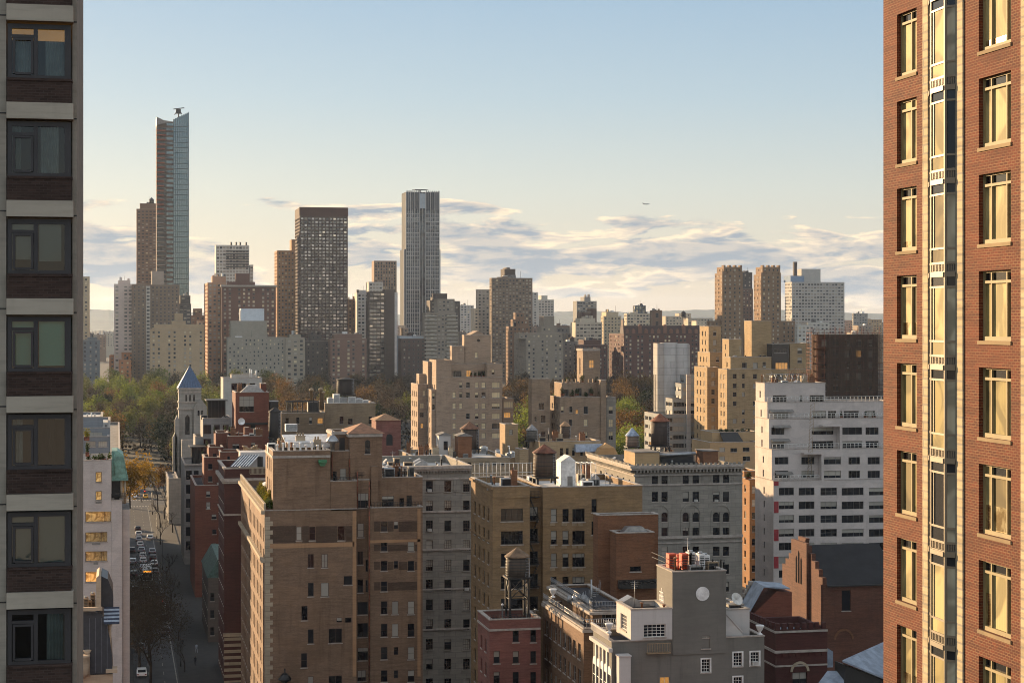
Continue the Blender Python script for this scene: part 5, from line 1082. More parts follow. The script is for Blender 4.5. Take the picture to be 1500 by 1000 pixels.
# ---- N: pink brick block with a water tower on stilts
b = Bld('apartment_house', 'pinkish red brick block with paired small windows under the stilted water tower', 717, 222, pink, frame='fr_dark')
E = [(751, 922, 760, 940), (777, 922, 785.5, 940), (723, 953, 732, 971), (751, 953, 760, 971), (777, 953, 785.5, 971), (723, 983.5, 732, 1002), (751, 983.5, 760, 1002), (777, 983.5, 785.5, 1002)]
v = b.vol(717, 792, 908, 222, 700, E=E, S=dict(p=(3.2, 2.9), w=1.0, h=1.6, m=1, top=2.0), par=.9, roof='roof_dark')
b.band(v, v['z1'] - 1.35, .25, .1); rail(b, (v['xa'] + .2, 222.2, 0), (v['xb'] - .2, 222.2, 0), v['z1'] + .12, .5, 'black', 16); b.finish()
water_tower(757.5, 801, 815, 843, 226, 34, 'weathered tank with tan conical roof standing on tall black stilts above the pink block', feet=903, roofc='#6d5640', tankc='#43392f')
for k, (a, c) in enumerate(((736, 905), (772, 905), (784, 903))):
    pipe_vent(a, c - 22 + 5 * k, c, 226.5, 2.4, 'white steam pipe on the pink block roof near the tank stilts', 'white', group='pipes on the pink block roof')

# ---- P: brown brick stair tower
b = Bld('brick_building', 'windowless warm brown brick tower with a sunlit left edge, behind the grey house', 876, 240, brownb)
v = b.vol(876, 964, 755, 240, 869, E=None, par=.8, roof='roof_dark')
v2 = b.vol(903, 958, 781, 236.5, None, depth=3.4, E=[(923, 829, 939, 836.5, 'plain', 'd')], par=.7, roof='roof_dark')
mb = MB(); X = lambda p, yy: on_y(p, yy)[0] - b.o.x
mb.extrude([(X(905, 238), -2.6, v2['zr']), (X(955, 238), -2.6, v2['zr']), (X(940, 238), -2.6, v2['z1'] + .7), (X(918, 238), -2.6, v2['z1'] + .7)], (0, 1.6, 0)); b.part('roof_hood', mb, M['steel'])
mb = MB(); mb.box(X(906, 236), -4.6, zz(861, v2['Z']), X(964, 236), -3.6, zz(849, v2['Z'])); 
for k in range(8): mb.box(X(907 + k * 8, 236), -6.8, zz(851, v2['Z']), X(907.8 + k * 8, 236), -4.61, zz(849.5, v2['Z']))
b.part('pergola_canopy', mb, M['fr_dark'])
b.finish()

# ---- O: brown house with corner terrace, railings and bay windows
def terrace_house():
    Y = 207
    b = Bld('apartment_house', 'brown brick apartment house with a railed corner terrace and glassy bays', 855, Y, masonry('terrace house brick', '#6f5138', .09, .2, stain=.35), frame='fr_grey', style='dh2')
    S = []
    v0 = dict(p=(2.35, 3.0), w=1.25, h=1.8, m=.8, style='dh2', top=1.4)
    v = b.vol(855, 906, 921, Y, 795, E=None, S=v0, par=.5, roof='roof_dark')
    v2 = b.vol(868, 930, 895, Y + 5, 806, z0=v['zr'], E=[(882, 897, 902, 914, 'n3', 'd')], S=dict(p=(2.2, 3.2), w=1.5, h=2.2, m=1.5, style='n2', top=.3), par=.3, roof='roof_dark')
    for (Vv, zt) in ((v, v['z1'] + .12), (v2, v2['z1'] + .12)):
        rail(b, (Vv['xa'] + .1, Vv['Y'] + .1, 0), (Vv['xa'] + .1, Vv['Y1'], 0), zt, 1.0, 'steel', 40, r=.035); rail(b, (Vv['xa'] + .1, Vv['Y'] + .1, 0), (Vv['xb'], Vv['Y'] + .1, 0), zt, 1.0, 'steel', 14, r=.035)
    b.band(v2, v2['z1'] - .35, .3, .5); b.band(v, v['z1'] - .4, .35, .2)
    bay = MB(); gl = MB()
    L = v['Y1'] - v['Y']
    for i, f in enumerate((.12, .45)):
        c = L * f + 1
        for k in range(4):
            zb = v['z1'] - 11.0 - 3.0 * k
            if k > 1: break
            bay.extrude([(0, c - 1.3, zb - .4), (-.9, c - .8, zb - .4), (-.9, c + .8, zb - .4), (0, c + 1.3, zb - .4)], (0, 0, .4)); gl.extrude([(0, c - 1.2, zb), (-.8, c - .75, zb), (-.8, c + .75, zb), (0, c + 1.2, zb)], (0, 0, 2.2)); bay.extrude([(0, c - 1.35, zb + 2.2), (-.95, c - .85, zb + 2.2), (-.95, c + .85, zb + 2.2), (0, c + 1.35, zb + 2.2)], (0, 0, .25))
            for q in ((-.82, c - .78), (-.82, c + .78), (-.82, c)): bay.box(q[0] - .03, q[1] - .05, zb, q[0] + .05, q[1] + .05, zb + 2.2)
    b.part('bay_window', bay, M['fr_grey']); b.part('bay_glazing', gl, M['glass'])
    st = MB(); cx, cy = v2['xa'] + 2.2 - b.o.x, v2['Y'] + 9 - b.o.y; z0 = v['zr']      # spiral stair in a cage
    for k in range(16):
        a = k * .42; st.extrude([(cx, cy, z0 + k * .2), (cx + 1.1 * math.cos(a), cy + 1.1 * math.sin(a), z0 + k * .2), (cx + 1.1 * math.cos(a + .42), cy + 1.1 * math.sin(a + .42), z0 + k * .2)], (0, 0, .06)); st.tube((cx + 1.1 * math.cos(a), cy + 1.1 * math.sin(a), z0 + k * .2), (cx + 1.1 * math.cos(a), cy + 1.1 * math.sin(a), z0 + k * .2 + 1.1), .03, n=4)
    st.tube((cx, cy, z0), (cx, cy, z0 + 4.2), .1); b.part('spiral_stair', st, M['steel']); b.finish()
    for k, (px, py, w_, h_) in enumerate(((842, 868, 12, 17), (856, 862, 14, 15), (834, 880, 10, 12))):
        x, Z = on_y(px, Y + 14); mb = MB(); mb.lathe([(w_ * .03, 0), (w_ * .032, .5), (w_ * .026, .8), (.15, .95)], 14); tag(mb.build('roof_dome', M['steel'], None, (x, Y + 14, v2['z1'] - .3)), ('squat steel cylinder tank' if k == 0 else 'domed steel tank' if k == 1 else 'small steel drum') + ' on the railed terrace house roof', 'tank')
terrace_house()

# ---- Q: grey stuccoed house with the white disc
def grey_house():
    Y = 188
    b = Bld('town_house', 'grey stuccoed house with a white disc on its tower and white penthouses', 896, Y, greyp, frame='fr_white', style='dh6')
    E = [(1028, 965, 1040, 984, 'dh6', 'd'), (1074.5, 955.5, 1087, 975, 'dh6', 'd'), (1099.5, 954.5, 1112, 974, 'dh6', 'd'), (966.5, 991, 981, 1012, 'dh2', 'w'), (1074.5, 991, 1087, 1012, 'dh6', 'd')]
    v = b.vol(896, 1119.5, 940, Y, 869, E=E, S=[], par=.6, roof='roof_dark')
    tw = b.vol(985, 1063.5, 838, Y - .12, 962, z0=zz(962, v['Z']), E=[(1028, 931.5, 1040, 949, 'dh6', 'h')], mat=greyp, par=.7, roof='roof_dark')
    wp = b.vol(924, 984.8, 893, Y - .22, 903, z0=v['z1'] + .125, E=[(943, 914, 975, 932.5, 'grid', 'd')], S=dict(p=(6, 2.2), w=2.4, h=1.6, m=.5, top=.6, style='grid'), mat=whitep, par=.5, roof='roof_dark')
    w2 = b.vol(1063.8, 1098, 893, Y + 2.0, None, depth=10, z0=v['zr'], E=[], mat=whitep, par=.5, roof='roof_dark')
    ds = MB(); x0, x1 = on_y(1064, Y)[0] - b.o.x, on_y(1092, Y)[0] - b.o.x; za, zb = zz(903, v['Z']), zz(936, v['Z']); ds.extrude([(x0, .9, v['zr']), (x1, .9, v['zr']), (x1, .9, zb), (x0, .9, za)], (0, .3, 0)); ds.extrude([(x0, .8, za), (x1, .8, zb), (x1, .8, zb + .15), (x0, .8, za + .15)], (0, .5, 0)); b.part('stair_parapet', ds, whitep); clutter(tw, 8, 'the grey tower with the disc', 35, stacks=False); clutter(wp, 4, 'the left white penthouse', 36, hmax=1, stacks=False); clutter(w2, 4, 'the right white penthouse', 37, hmax=1, stacks=False)
    dc = MB(); cx, Z = on_y(1029, Y - .12); cz = zz(869, Z); r = 10.3 * Z / F; ring = [(cx - b.o.x + r * math.cos(2 * math.pi * k / 40), -.19, cz + r * math.sin(2 * math.pi * k / 40)) for k in range(40)]; dc.extrude(ring, (0, .035, 0)); b.part('disc', dc, M['white'])
    # white urn shaped mark and wall lattice on the tower's left side, trims, windows with white surrounds
    lt = MB(); yc = Y + 4
    for k in range(5): lt.box(-.05 + tw['xa'] - b.o.x, 3.0 + k * .35, v['z1'] + 2.2 + .3 * abs(k - 2), -.003 + tw['xa'] - b.o.x, 3.1 + k * .35, v['z1'] + 5 - .4 * abs(k - 2))
    for k in range(6): lt.box(-.06 + tw['xa'] - b.o.x, 3.0, v['z1'] + 2.4 + k * .42, -.052 + tw['xa'] - b.o.x, 4.5, v['z1'] + 2.48 + k * .42)
    b.part('trellis', lt, M['white'])
    sr = MB()
    for (l, t_, r_, bt) in ((1074.5, 955.5, 1087, 975), (1099.5, 954.5, 1112, 974), (1028, 965, 1040, 984), (1074.5, 991, 1087, 1012)):
        a, c, Zm = on_y(l, Y)[0] - b.o.x, on_y(r_, Y)[0] - b.o.x, on_y(l, Y)[1]; z0_, z1_ = zz(bt, Zm), zz(t_, Zm)
        for q in ((a - .14, z0_ - .14, a, z1_ + .14), (c, z0_ - .14, c + .14, z1_ + .14), (a, z1_, c, z1_ + .14), (a, z0_ - .14, c, z0_)): sr.box(q[0], -.05, q[1], q[2], -.003, q[3])
    b.part('window_surround', sr, M['white'])
    co = MB(); L = v['Y1'] - b.o.y
    co.box(-.45, -.4, v['z1'] - 1.0, -.003, L, v['z1'] - .6); k = .4
    while k < L: co.box(-.25, k, v['z1'] + .13, -.1, k + .15, v['z1'] + .75); k += .4
    co.box(-.3, 0, v['z1'] + .75, -.05, L, v['z1'] + .9); b.part('balustrade', co, whitep)
    ff = MB(); dk = MB()
    for f in (.1, .3, .5, .7, .9):                       # the street front: tall white framed arched windows
        c = L * f; ff.extrude([(-.06, c - .75, v['z1'] - 9.4), (-.06, c + .75, v['z1'] - 9.4), (-.06, c + .75, v['z1'] - 3.4)] + [(-.06, c + .75 * math.cos(math.pi * k / 8), v['z1'] - 3.4 + .75 * math.sin(math.pi * k / 8)) for k in range(1, 8)] + [(-.06, c - .75, v['z1'] - 3.4)], (.05, 0, 0))
        for (u0, u1) in ((-.6, -.05), (.05, .6)):
            for k in range(5): dk.box(-.075, c + u0, v['z1'] - 9.2 + k * 1.15, -.061, c + u1, v['z1'] - 8.15 + k * 1.15)
    for f in (.2, .4, .6, .8): c = L * f; ff.box(-.16, c - .14, v['z1'] - 9.6, -.003, c + .14, v['z1'] - 1.05)
    b.part('window_frame', ff, M['white']); b.part('pane', dk, M['glass'])
    bl = MB(); a, c, Zm = on_y(946, Y)[0] - b.o.x, on_y(980, Y)[0] - b.o.x, on_y(960, Y)[1]; z0_ = zz(954, Zm); bl.box(a, -.7, z0_ - .1, c, -.004, z0_)
    for k in range(15): x_ = a + (c - a) * k / 14; bl.box(x_ - .02, -.68, z0_, x_ + .02, -.64, z0_ + .95)
    bl.box(a, -.7, z0_ + .95, c, -.63, z0_ + 1.02); b.part('balcony', bl, M['fr_tan'])
    b.finish()
    ch = MB(); x0, Z = on_y(907, Y - 1.6); x1, _ = on_y(924, Y - 1.6); b2 = zz(962, Z); ch.box(0, 0, 0, x1 - x0, 1.2, b2); ch.box(-.08, -.08, b2, x1 - x0 + .08, 1.28, b2 + .15); tag(ch.build('chimney', whitep, None, (x0, Y - 1.6, 0)), 'white chimney stack against the grey house left of its balcony', 'chimney')
    for i, (px, py, l) in enumerate(((875, 926, 'stone urn at the far end of the grey house balustrade'), (900, 941, 'stone urn at the near corner of the grey house balustrade'), (1113, 934, 'stone urn on the right hand corner of the grey house'))):
        y_ = Y + (26 if i == 0 else .4); p = pt(px, py, y_); k = 1.0
        mb = MB(); mb.lathe([(.28, 0), (.28, .12), (.12, .2), (.12, .32), (.3, .55), (.4, .82), (.47, 1.02), (.4, 1.05)], 14); p.z = v['z1'] + (.91 if i < 2 else .13); p.x = (v['xa'] - .17 if i < 2 else p.x); tag(mb.build('garden_urn', M['white'], None, p), l, 'urn')
    for i, (l, r, m_, t_) in enumerate(((980, 991, 'or', 811), (992, 997, 'or', 812), (999, 1009, 'or', 811), (1009, 1019, 'wh', 809), (1024, 1033, 'wh', 811), (1029, 1040, 'wh', 813))):
        if 'or' not in M: M['or'] = simple('orange tarpaulin', '#c8471a', .6, var=.3, scale=1); M['wh'] = M['white']
        roof_unit((l + r) / 2, 834, Y + 2.5 + (i % 2) * 1.8, r - l, 834 - t_, ('orange wrapped condenser, ' if m_ == 'or' else 'white condenser, ') + ('leftmost', 'second', 'third', 'fourth', 'fifth', 'rightmost')[i] + ' of the row on top of the grey tower', m_, 1.2, m_ == 'wh', 'condenser', group='condensers on the grey tower')
    for k, px in enumerate((1044, 1050, 1056, 1060)): pipe_vent(px, 818 + 4 * (k % 2), 838, Y + 3, 1.6, 'thin dark vent pipe among the antennas on the grey tower roof', 'black', group='pipes on the grey tower')
    r = thing('roof_guardrail', (on_y(985, Y + .1)[0], Y + .15, tw['z1'] + .13), 'thin dark guard rail round the top of the grey tower', 'railing'); mb = MB(); L2 = tw['xb'] - tw['xa']
    for h in (.5, 1.0): mb.tube((.1, 0, h), (L2 - .1, 0, h), .025, n=4); mb.tube((.1, 0, h), (.1, 8, h), .025, n=4)
    for k in range(12): mb.tube((.1 + (L2 - .2) * k / 11, 0, 0), (.1 + (L2 - .2) * k / 11, 0, 1), .025, n=4)
    mb.build('rail', M['fr_dark'], r)
    roof_unit(940, 893, Y + 5, 24, 9, 'long silver duct unit on the flat roof of the left white penthouse', 'steel', 1.4, False)
    d = MB(); p = pt(1078, 891, Y + 4); d.lathe([(.06, -.6), (.07, 0), (.5, .08), (.72, .24)], 18, cap=False); o = d.build('satellite_dish', M['fr_white'], None, p + Vector((0, 0, 1))); o.rotation_euler = (R(60), 0, R(20)); tag(o, 'pale satellite dish on the right white penthouse roof', 'satellite dish')
grey_house()

# ---- R: stone palazzo with arched windows and a deep cornice
def palazzo():
    Y = 350
    b = Bld('apartment_house', 'grey stone palazzo block with arched window pairs under a deep bracketed cornice', 930, Y, lime, frame='fr_dark', style='dh')
    cs = ((955, 964), (969, 978), (1000, 1009), (1014.5, 1024), (1044.5, 1054), (1059, 1068)); E = []
    for (l, r) in cs:
        E += [(l, 695, r, 708.5, 'dh', 'd'), (l, 720, r, 734.5, 'dh'), (l, 750, r, 764, 'dh', 'd'), (l, 772.5, r, 787, 'dh2'), (l, 800, r, 813.5, 'dh'), (l, 826, r, 840, 'dh'), (l, 852, r, 866, 'dh')]
    v = b.vol(930, 1087.5, 684, Y, 866, E=E, S=dict(p=(4.5, 3.3), w=1.2, h=1.8, m=1.5, top=2), par=1.3, roof='roof_dark', cop=False)
    for z_, h, o in ((v['z1'] - .15, .5, 1.25), (v['z1'] - .55, .4, .95), (v['z1'] - 1.75, .25, .35), (zz(711.5, v['Z']), .3, .2), (zz(790, v['Z']), .55, .4), (zz(797, v['Z']), .25, .2)): b.band(v, z_, h, o)
    q = MB(); Wd = v['xb'] - v['xa']; k = .1; D = v['Y1'] - b.o.y
    while k < Wd: q.box(k, -.85, v['z1'] - 1.1, k + .3, -.002, v['z1'] - .56); k += .72
    k = .3
    while k < D: q.box(-.85, k, v['z1'] - 1.1, -.002, k + .3, v['z1'] - .56); k += .72
    k = 0
    while k < Wd: q.box(k, -1.2, v['z1'] + .36, k + .5, -.9, v['z1'] + .75); k += 1.0
    while k > 0 and k < 0: pass
    k = 0
    while k < D: q.box(-1.2, k, v['z1'] + .36, -.9, k + .5, v['z1'] + .75); k += 1.0
    b.part('cornice_trim', q, lime)
    ar = MB(); Z = v['Z']
    for (ca, cb) in ((955, 978), (1000, 1024), (1044.5, 1068)):
        a, c = on_y(ca, Y)[0] - b.o.x, on_y(cb, Y)[0] - b.o.x; Zm = on_y((ca + cb) / 2, Y)[1]; m_ = (a + c) / 2; ro, ri = (c - a) / 2 + .45, (c - a) / 2 + .12; zc = zz(753, Zm)
        for k in range(12):
            t0, t1 = math.pi * k / 12, math.pi * (k + 1) / 12
            P = [(m_ + r_ * math.cos(t), -.16, zc + r_ * math.sin(t)) for r_, t in ((ri, t0), (ro, t0), (ro, t1), (ri, t1))]; ar.extrude(P, (0, .158, 0))
        for s_ in (-1, 1): ar.box(m_ + s_ * ri if s_ > 0 else m_ - ro, -.12, zz(789, Zm), m_ + ro if s_ > 0 else m_ - ri, -.002, zc)
        ar.box(m_ - .25, -.14, zz(789, Zm), m_ + .25, -.002, zc + .3)
        # round the heads of the paired lights with stone spandrels
        for (l, r) in ((a, a + 9.2 * Zm / F), (c - 9.2 * Zm / F, c)):
            zt = zz(750, Zm); rr = (r - l) / 2; mm = (l + r) / 2
            for s_ in (-1, 1):
                P = [(mm + s_ * rr, .02, zt - rr), (mm + s_ * rr, .02, zt)] + [(mm + s_ * rr * math.sin(t * math.pi / 12), .02, zt - rr + rr * math.cos(t * math.pi / 12)) for t in range(0, 6)]
                ar.extrude(P if s_ > 0 else P[::-1], (0, .12, 0))
    for (l, r) in ((982, 997), (1027.5, 1042), (1072, 1085)):
        a, c = on_y(l, Y)[0] - b.o.x, on_y(r, Y)[0] - b.o.x; Zm = on_y(l, Y)[1]; z0_, z1_ = zz(706.5, Zm), zz(695.5, Zm)
        for p in ((a, z0_, a + .15, z1_), (c - .15, z0_, c, z1_), (a + .15, z0_, c - .15, z0_ + .15), (a + .15, z1_ - .15, c - .15, z1_)): ar.box(p[0], -.08, p[1], p[2], -.002, p[3])
        ar.lathe([(.55, 0), (.45, .06)], 14, ((a + c) / 2, -.01, (z0_ + z1_) / 2)) if 0 else None
        mm, zm = (a + c) / 2, (z0_ + z1_) / 2; ar.extrude([(mm + .6 * math.cos(t * math.pi / 7), -.07, zm + .45 * math.sin(t * math.pi / 7)) for t in range(14)], (0, .068, 0))
    b.part('window_trim', ar, lime); b.finish()
    Z = v['Z']; clutter(v, 24, 'the palazzo roof', 34)
    # roof houses
    for (l, r, t_, dy, dp, mname, lab) in ((930, 966, 663, 6, 8, creamb, 'low tan brick roof house at the left end of the palazzo roof'), (1030, 1052, 661, 8, 5, brownb, 'open brown penthouse box on the palazzo roof'), (968, 1016, 665, 9, 4, M['black'], 'black plant enclosure on the palazzo roof')):
        x0, Zr = on_y(l, Y + dy); x1, _ = on_y(r, Y + dy); t = thing('roof_house', (x0, Y + dy, v['zr']), lab, 'roof house'); mb = MB(); h = zz(t_, Zr) - v['zr']; mb.box(0, 0, 0, x1 - x0, dp, h); mb.build('wall', mname, t); mb = MB(); mb.box(-.15, -.15, h, x1 - x0 + .15, dp + .15, h + .18); mb.build('roof', M['roof'], t)
        if mname is M['black']: mb = MB(); mb.tube((-.5, -.6, h - .2), (x1 - x0 + .2, -.6, h + .1), .35, n=10); mb.build('duct', M['steel'], t)
    water_tower(967, 605, 617, 652, Y + 18, 27, 'dark weathered tank with rusty conical roof on the palazzo roof', feet=680, roofc='#7a4a32', tankc='#3a2e27')
    water_tower(926, 626, 638, 653, Y + 22, 19, 'pale staved tank with a blue grey conical roof left of the rusty roofed tank', feet=678, roofc='#8c98a8', tankc='#7a6a5c')
palazzo()

# ---- S: white terraced apartment tower on the right
def white_tower():
    b = Bld('apartment_tower', 'white brick apartment tower with stepped railed terraces, beside the tall red brick facade', 1133, 379, whiteb, frame='fr_grey', style='n3', pb=(.7, .22, .07, .01)); b.sills = False
    Y = 379; rows = [719.6, 739.8, 759.7, 780, 800, 820, 840, 860]; cs = ((1141, 1163), (1170, 1193), (1202, 1226), (1233, 1265), (1273, 1296)); E = []
    st = {0: ([1.2, 1, 1], [1]), 1: ([1.4, 1, .8], [1]), 2: ([1, 1, 1], [1, 1]), 3: ([1, 1.2, 1, .7], [1]), 4: ([1, 1, 1], [1])}
    for r_ in rows:
        for j, (l, q) in enumerate(cs): E.append((l, r_ - 5.6, q, r_ + 5.6, st[j]))
    sS = dict(p=(7.5, 3.0), w=.8, h=1.5, m=2, top=1.0, style='dh')
    v0 = b.vol(1133, 1310, 704.5, Y, 1106, E=E, S=sS, par=.5, roof='roof_pale')
    def lv(L, T, dy, rws, z0, cols, W_=1106, Rr=1310, **k):
        E = []
        for r_ in rws:
            for (l, q) in cols: E.append((l, r_ - 5.4, q, r_ + 5.4, ([1, 1.3, 1], [1])))
        return b.vol(L, Rr, T, Y + dy, W_, z0=z0, E=E, S=sS, par=.5, roof='roof_pale', **k)
    v1 = lv(1130.5, 658.5, 2.2, (674.5, 694.5), v0['zr'], ((1135, 1155), (1174, 1193), (1207, 1232), (1243, 1260), (1271, 1289)), 1106)
    v2 = lv(1126.5, 614, 4.4, (631, 651), v1['zr'], ((1130, 1149), (1189, 1221), (1234, 1263), (1268, 1287)), 1106)
    v3 = lv(1124, 589.5, 6.4, (607,), v2['zr'], ((1133, 1154), (1190, 1210), (1213, 1225), (1236, 1258), (1268, 1282)), 1106)
    v4 = lv(1120, 561.5, 8.4, (584,), v3['zr'], ((1132, 1152), (1186, 1207), (1171.5, 1175)), 1107, 1209)
    clutter(v4, 14, 'the white tower top', 40, hmax=2.4)
    for (va, vb_, ra) in ((v1, v0, None), (v2, v1, None), (v3, v2, None), (v4, v3, None)):
        z_ = vb_['z1'] + .12; x1 = vb_['xb'] - .3
        if vb_ is v0: x1 = on_y(1200, Y)[0]
        rail(b, (vb_['xa'] + .2, vb_['Y'] + .15, 0), (x1, vb_['Y'] + .15, 0), z_, 1.05, 'fr_white', int((x1 - vb_['xa']) / .9), 'terrace_railing', r=.06)
    fin = MB()
    for (px, t_, bt, yy) in ((1227, 624, 660, 4.1), (1200, 664, 705, 1.9)): x_, Zm = on_y(px, Y + yy); fin.box(x_ - .25 - b.o.x, yy - 2, zz(bt, Zm), x_ + .25 - b.o.x, yy, zz(t_, Zm)); fin.box(x_ - 4.2 - b.o.x, yy - 2, zz(t_, Zm), x_ + .25 - b.o.x, yy, zz(t_, Zm) + .35)
    b.part('balcony_side', fin, whiteb)
    rd = MB()
    for (t_, bt) in ((704.8, 711), (734, 751), (775, 792), (815, 832)): x0, Zm = on_y(1134, Y - .1); x1, _ = on_y(1140.5, Y - .1); rd.box(x0 - b.o.x, -.12, zz(bt, Zm), x1 - b.o.x, -.003, zz(t_, Zm))
    b.part('red_panel', rd, simple('red panel', '#8c2028', .6))
    for (l, r, py, yy) in ((1127, 1161, 600, 6.4), (1132, 1157, 623, 4.4), (1129, 1156, 643, 4.4), (1135, 1160, 691, 2.2)):
        aw = MB(); x0, Zm = on_y(l, Y + yy); x1, _ = on_y(r, Y + yy); z_ = zz(py, Zm); aw.extrude([(x0 - b.o.x, yy - 1.1, z_ - .5), (x1 - b.o.x, yy - 1.1, z_ - .5), (x1 - b.o.x, yy, z_), (x0 - b.o.x, yy, z_)], (0, 0, .08)); b.part('awning', aw, M['fr_grey'])
    tr = MB(); z_ = v4['z1'] + .12; x0, x1 = v4['xa'] + .5 - b.o.x, v4['xa'] + 9 - b.o.x
    for k in range(14): xx = x0 + (x1 - x0) * k / 13; tr.tube((xx, 9, z_), (xx + (.6 if k % 2 else -.6), 9, z_ + 1.9), .06, n=4)
    for h in (.05, .95, 1.9): tr.tube((x0, 9, z_ + h), (x1, 9, z_ + h), .06, n=4)
    b.part('roof_truss', tr, M['steel'])
    cr = MB()
    for (px, yy, za, zb_) in ((1188, 1.0, 700, 590), (1183, 1.0, 700, 590)): x_, Zm = on_y(px, Y + yy); cr.tube((x_ - b.o.x, yy, zz(za, Zm)), (x_ - b.o.x + .8, yy, zz(zb_, Zm)), .05, n=4)
    x_, Zm = on_y(1185, Y + 1); 
    for k in range(22): z_ = zz(700 - 5 * k, Zm); cr.tube((x_ - .5 - b.o.x + .036 * k, 1, z_), (x_ + .4 - b.o.x + .036 * k, 1, z_ + .7), .04, n=4)
    b.part('hoist_mast', cr, M['fr_tan']); b.finish()
    for k, (px, py) in enumerate(((1232, 612), (1268, 612), (1280, 612))): shrub(px, py, Y + 5.3, 7, 11, 'small potted tree on the white tower terrace, %s from the left' % ('first', 'second', 'third')[k], 'plant_dark', 40 + k)
white_tower()

# ---- T: brick church with a black roof and stepped gable, U crenellated wing, V slate roofs
def church():
    Y = 283; chm = masonry('church brick', '#5e3a2a', .1, .2, stain=.4, streak=.3)
    b = Bld('church', 'brick church with a steep black roof and crow stepped gable', 1205, Y, chm, 'church', frame='fr_dark')
    xg, Z = on_y(1205, Y); x1 = on_y(1320, Y)[0]; zE = zz(856, Z); yB = on_x(1146, xg)[0]; yR = on_x(1172, xg)[0]; Zr = on_x(1172, xg)[1]; zR = zz(797, Zr)
    v = b.vol(1205, 1320, 856, Y, None, depth=yB - Y, E=[(1233, 864, 1246, 894, 'plain', 'd')], S=None, par=0, roof=None, z1=zE)
    g = MB(); D = yB - Y; m_ = D / 2; n = 5
    pts = [(-.02, 0, zE)]; h = zR - zE + .6
    for k in range(n): f0, f1 = k / n, (k + 1) / n; pts += [(-.02, m_ * .86 * f0, zE + h * f1 * .93), (-.02, m_ * .86 * f1, zE + h * f1 * .93)]
    pts += [(-.02, m_ * .8, zE + h + .7), (-.02, D - m_ * .8, zE + h + .7)]
    for k in range(n - 1, -1, -1): f0, f1 = k / n, (k + 1) / n; pts += [(-.02, D - m_ * .86 * f1, zE + h * f1 * .93), (-.02, D - m_ * .86 * f0, zE + h * f1 * .93)]
    pts += [(-.02, D, zE)]; g.extrude(pts, (.7, 0, 0)); g.box(-.55, m_ * .62, 0, -.03, D - m_ * .62, zE + h + .1); g.box(-.3, .01, 0, -.03, .7, zE); b.part('gable', g, chm)
    wn = MB()
    for k in range(3): c = m_ + (k - 1) * 1.1; wn.extrude([(-.58, c - .3, zE - 1.0), (-.58, c + .3, zE - 1.0), (-.58, c + .3, zE + 3 + (1 - abs(k - 1))), (-.58, c, zE + 3.5 + (1 - abs(k - 1))), (-.58, c - .3, zE + 3 + (1 - abs(k - 1)))], (.025, 0, 0))
    b.part('lancet_window', wn, M['glass'])
    rf = MB(); L = x1 - xg; rf.face([(.68, -.35, zE - .15), (L, -.35, zE - .15), (L, m_, zR), (.68, m_, zR)]); rf.face([(.68, D + .3, zE - .15), (.68, m_, zR), (L, m_, zR), (L, D + .3, zE - .15)]); b.part('roof', rf, simple('black roof felt', '#141417', .75, var=.4, scale=.4))
    gt = MB(); gt.box(.68, -.5, zE - .35, L, -.355, zE - .12); b.part('gutter', gt, M['fr_dark'])
    ar = MB(); c = on_y(1236, Y)[0] - xg; zc = zz(937, Z); 
    for k in range(10):
        t0, t1 = math.pi * k / 10, math.pi * (k + 1) / 10; ar.extrude([(c + r_ * math.cos(t), -.1, zc + r_ * math.sin(t)) for r_, t in ((1.4, t0), (1.75, t0), (1.75, t1), (1.4, t1))], (0, .098, 0))
    b.part('blind_arch', ar, brownb); b.finish()
    # crenellated wing
    Y2 = 216; b = Bld('parish_house', 'dark red brick wing with battlements and a pale flat roof in front of the church', 1136, Y2, darkred, 'building', frame='fr_dark')
    v = b.vol(1136, 1212, 922, Y2, 1098, E=[(1161, 984, 1182, 1004, 'dh2', 'h')], S=None, par=1.3, roof='slate', cop=False)
    q = MB(); Wd = v['xb'] - v['xa']; D = v['Y1'] - Y2; k = 0
    while k < Wd - .3: q.box(k, -.15, v['z1'] + .002, k + .55, .3, v['z1'] + .75); q.box(k, -.14, v['z1'] - 3.3, k + .3, -.002, v['z1'] - 2.9); k += .86
    k = .9
    while k < D: q.box(-.15, k, v['z1'] + .002, .3, k + .55, v['z1'] + .75); k += .95
    b.part('battlement', q, darkred); b.band(v, v['z1'] - .4, .25, .14); b.band(v, v['z1'] - 2.88, .3, .16); b.band(v, v['z1'] - 4.6, .2, .1)
    q = MB(); c = on_y(1171.5, Y2)[0] - b.o.x; zc = zz(984, v['Z'])
    for k in range(10):
        t0, t1 = math.pi * k / 10, math.pi * (k + 1) / 10; q.extrude([(c + r_ * math.cos(t), -.12, zc + r_ * math.sin(t)) for r_, t in ((.95, t0), (1.25, t0), (1.25, t1), (.95, t1))], (0, .118, 0))
    b.part('window_arch', q, limew)
    w_ = MB(); a, c = on_y(1209, Y2)[0] - b.o.x, on_y(1222, Y2)[0] - b.o.x; w_.extrude([(a, .4, zz(981, v['Z'])), (c, .4, zz(981, v['Z'])), (c, .4, zz(958, v['Z'])), (a + .4, .4, zz(952, v['Z'])), (a, .4, zz(956, v['Z']))], (0, 1.2, 0)); b.part('buttress', w_, M['slate'])
    b.finish()
    # sloping metal capped gable left of it
    r = thing('brick_gable', (on_y(1096, 250)[0], 250, 0), 'red brick gable with a pale metal sloping cap, left of the church', 'building'); mb = MB(); o = r.location; Zq = on_y(1120, 250)[1]; q = lambda px, py: (on_y(px, 250)[0] - o.x, 0, zz(py, Zq))
    P = [q(1096, 1000), q(1160, 1000), q(1160, 868), q(1138, 866), q(1098, 904)]; mb.extrude(P, (0, 7, 0)); mb.build('wall', redb, r)
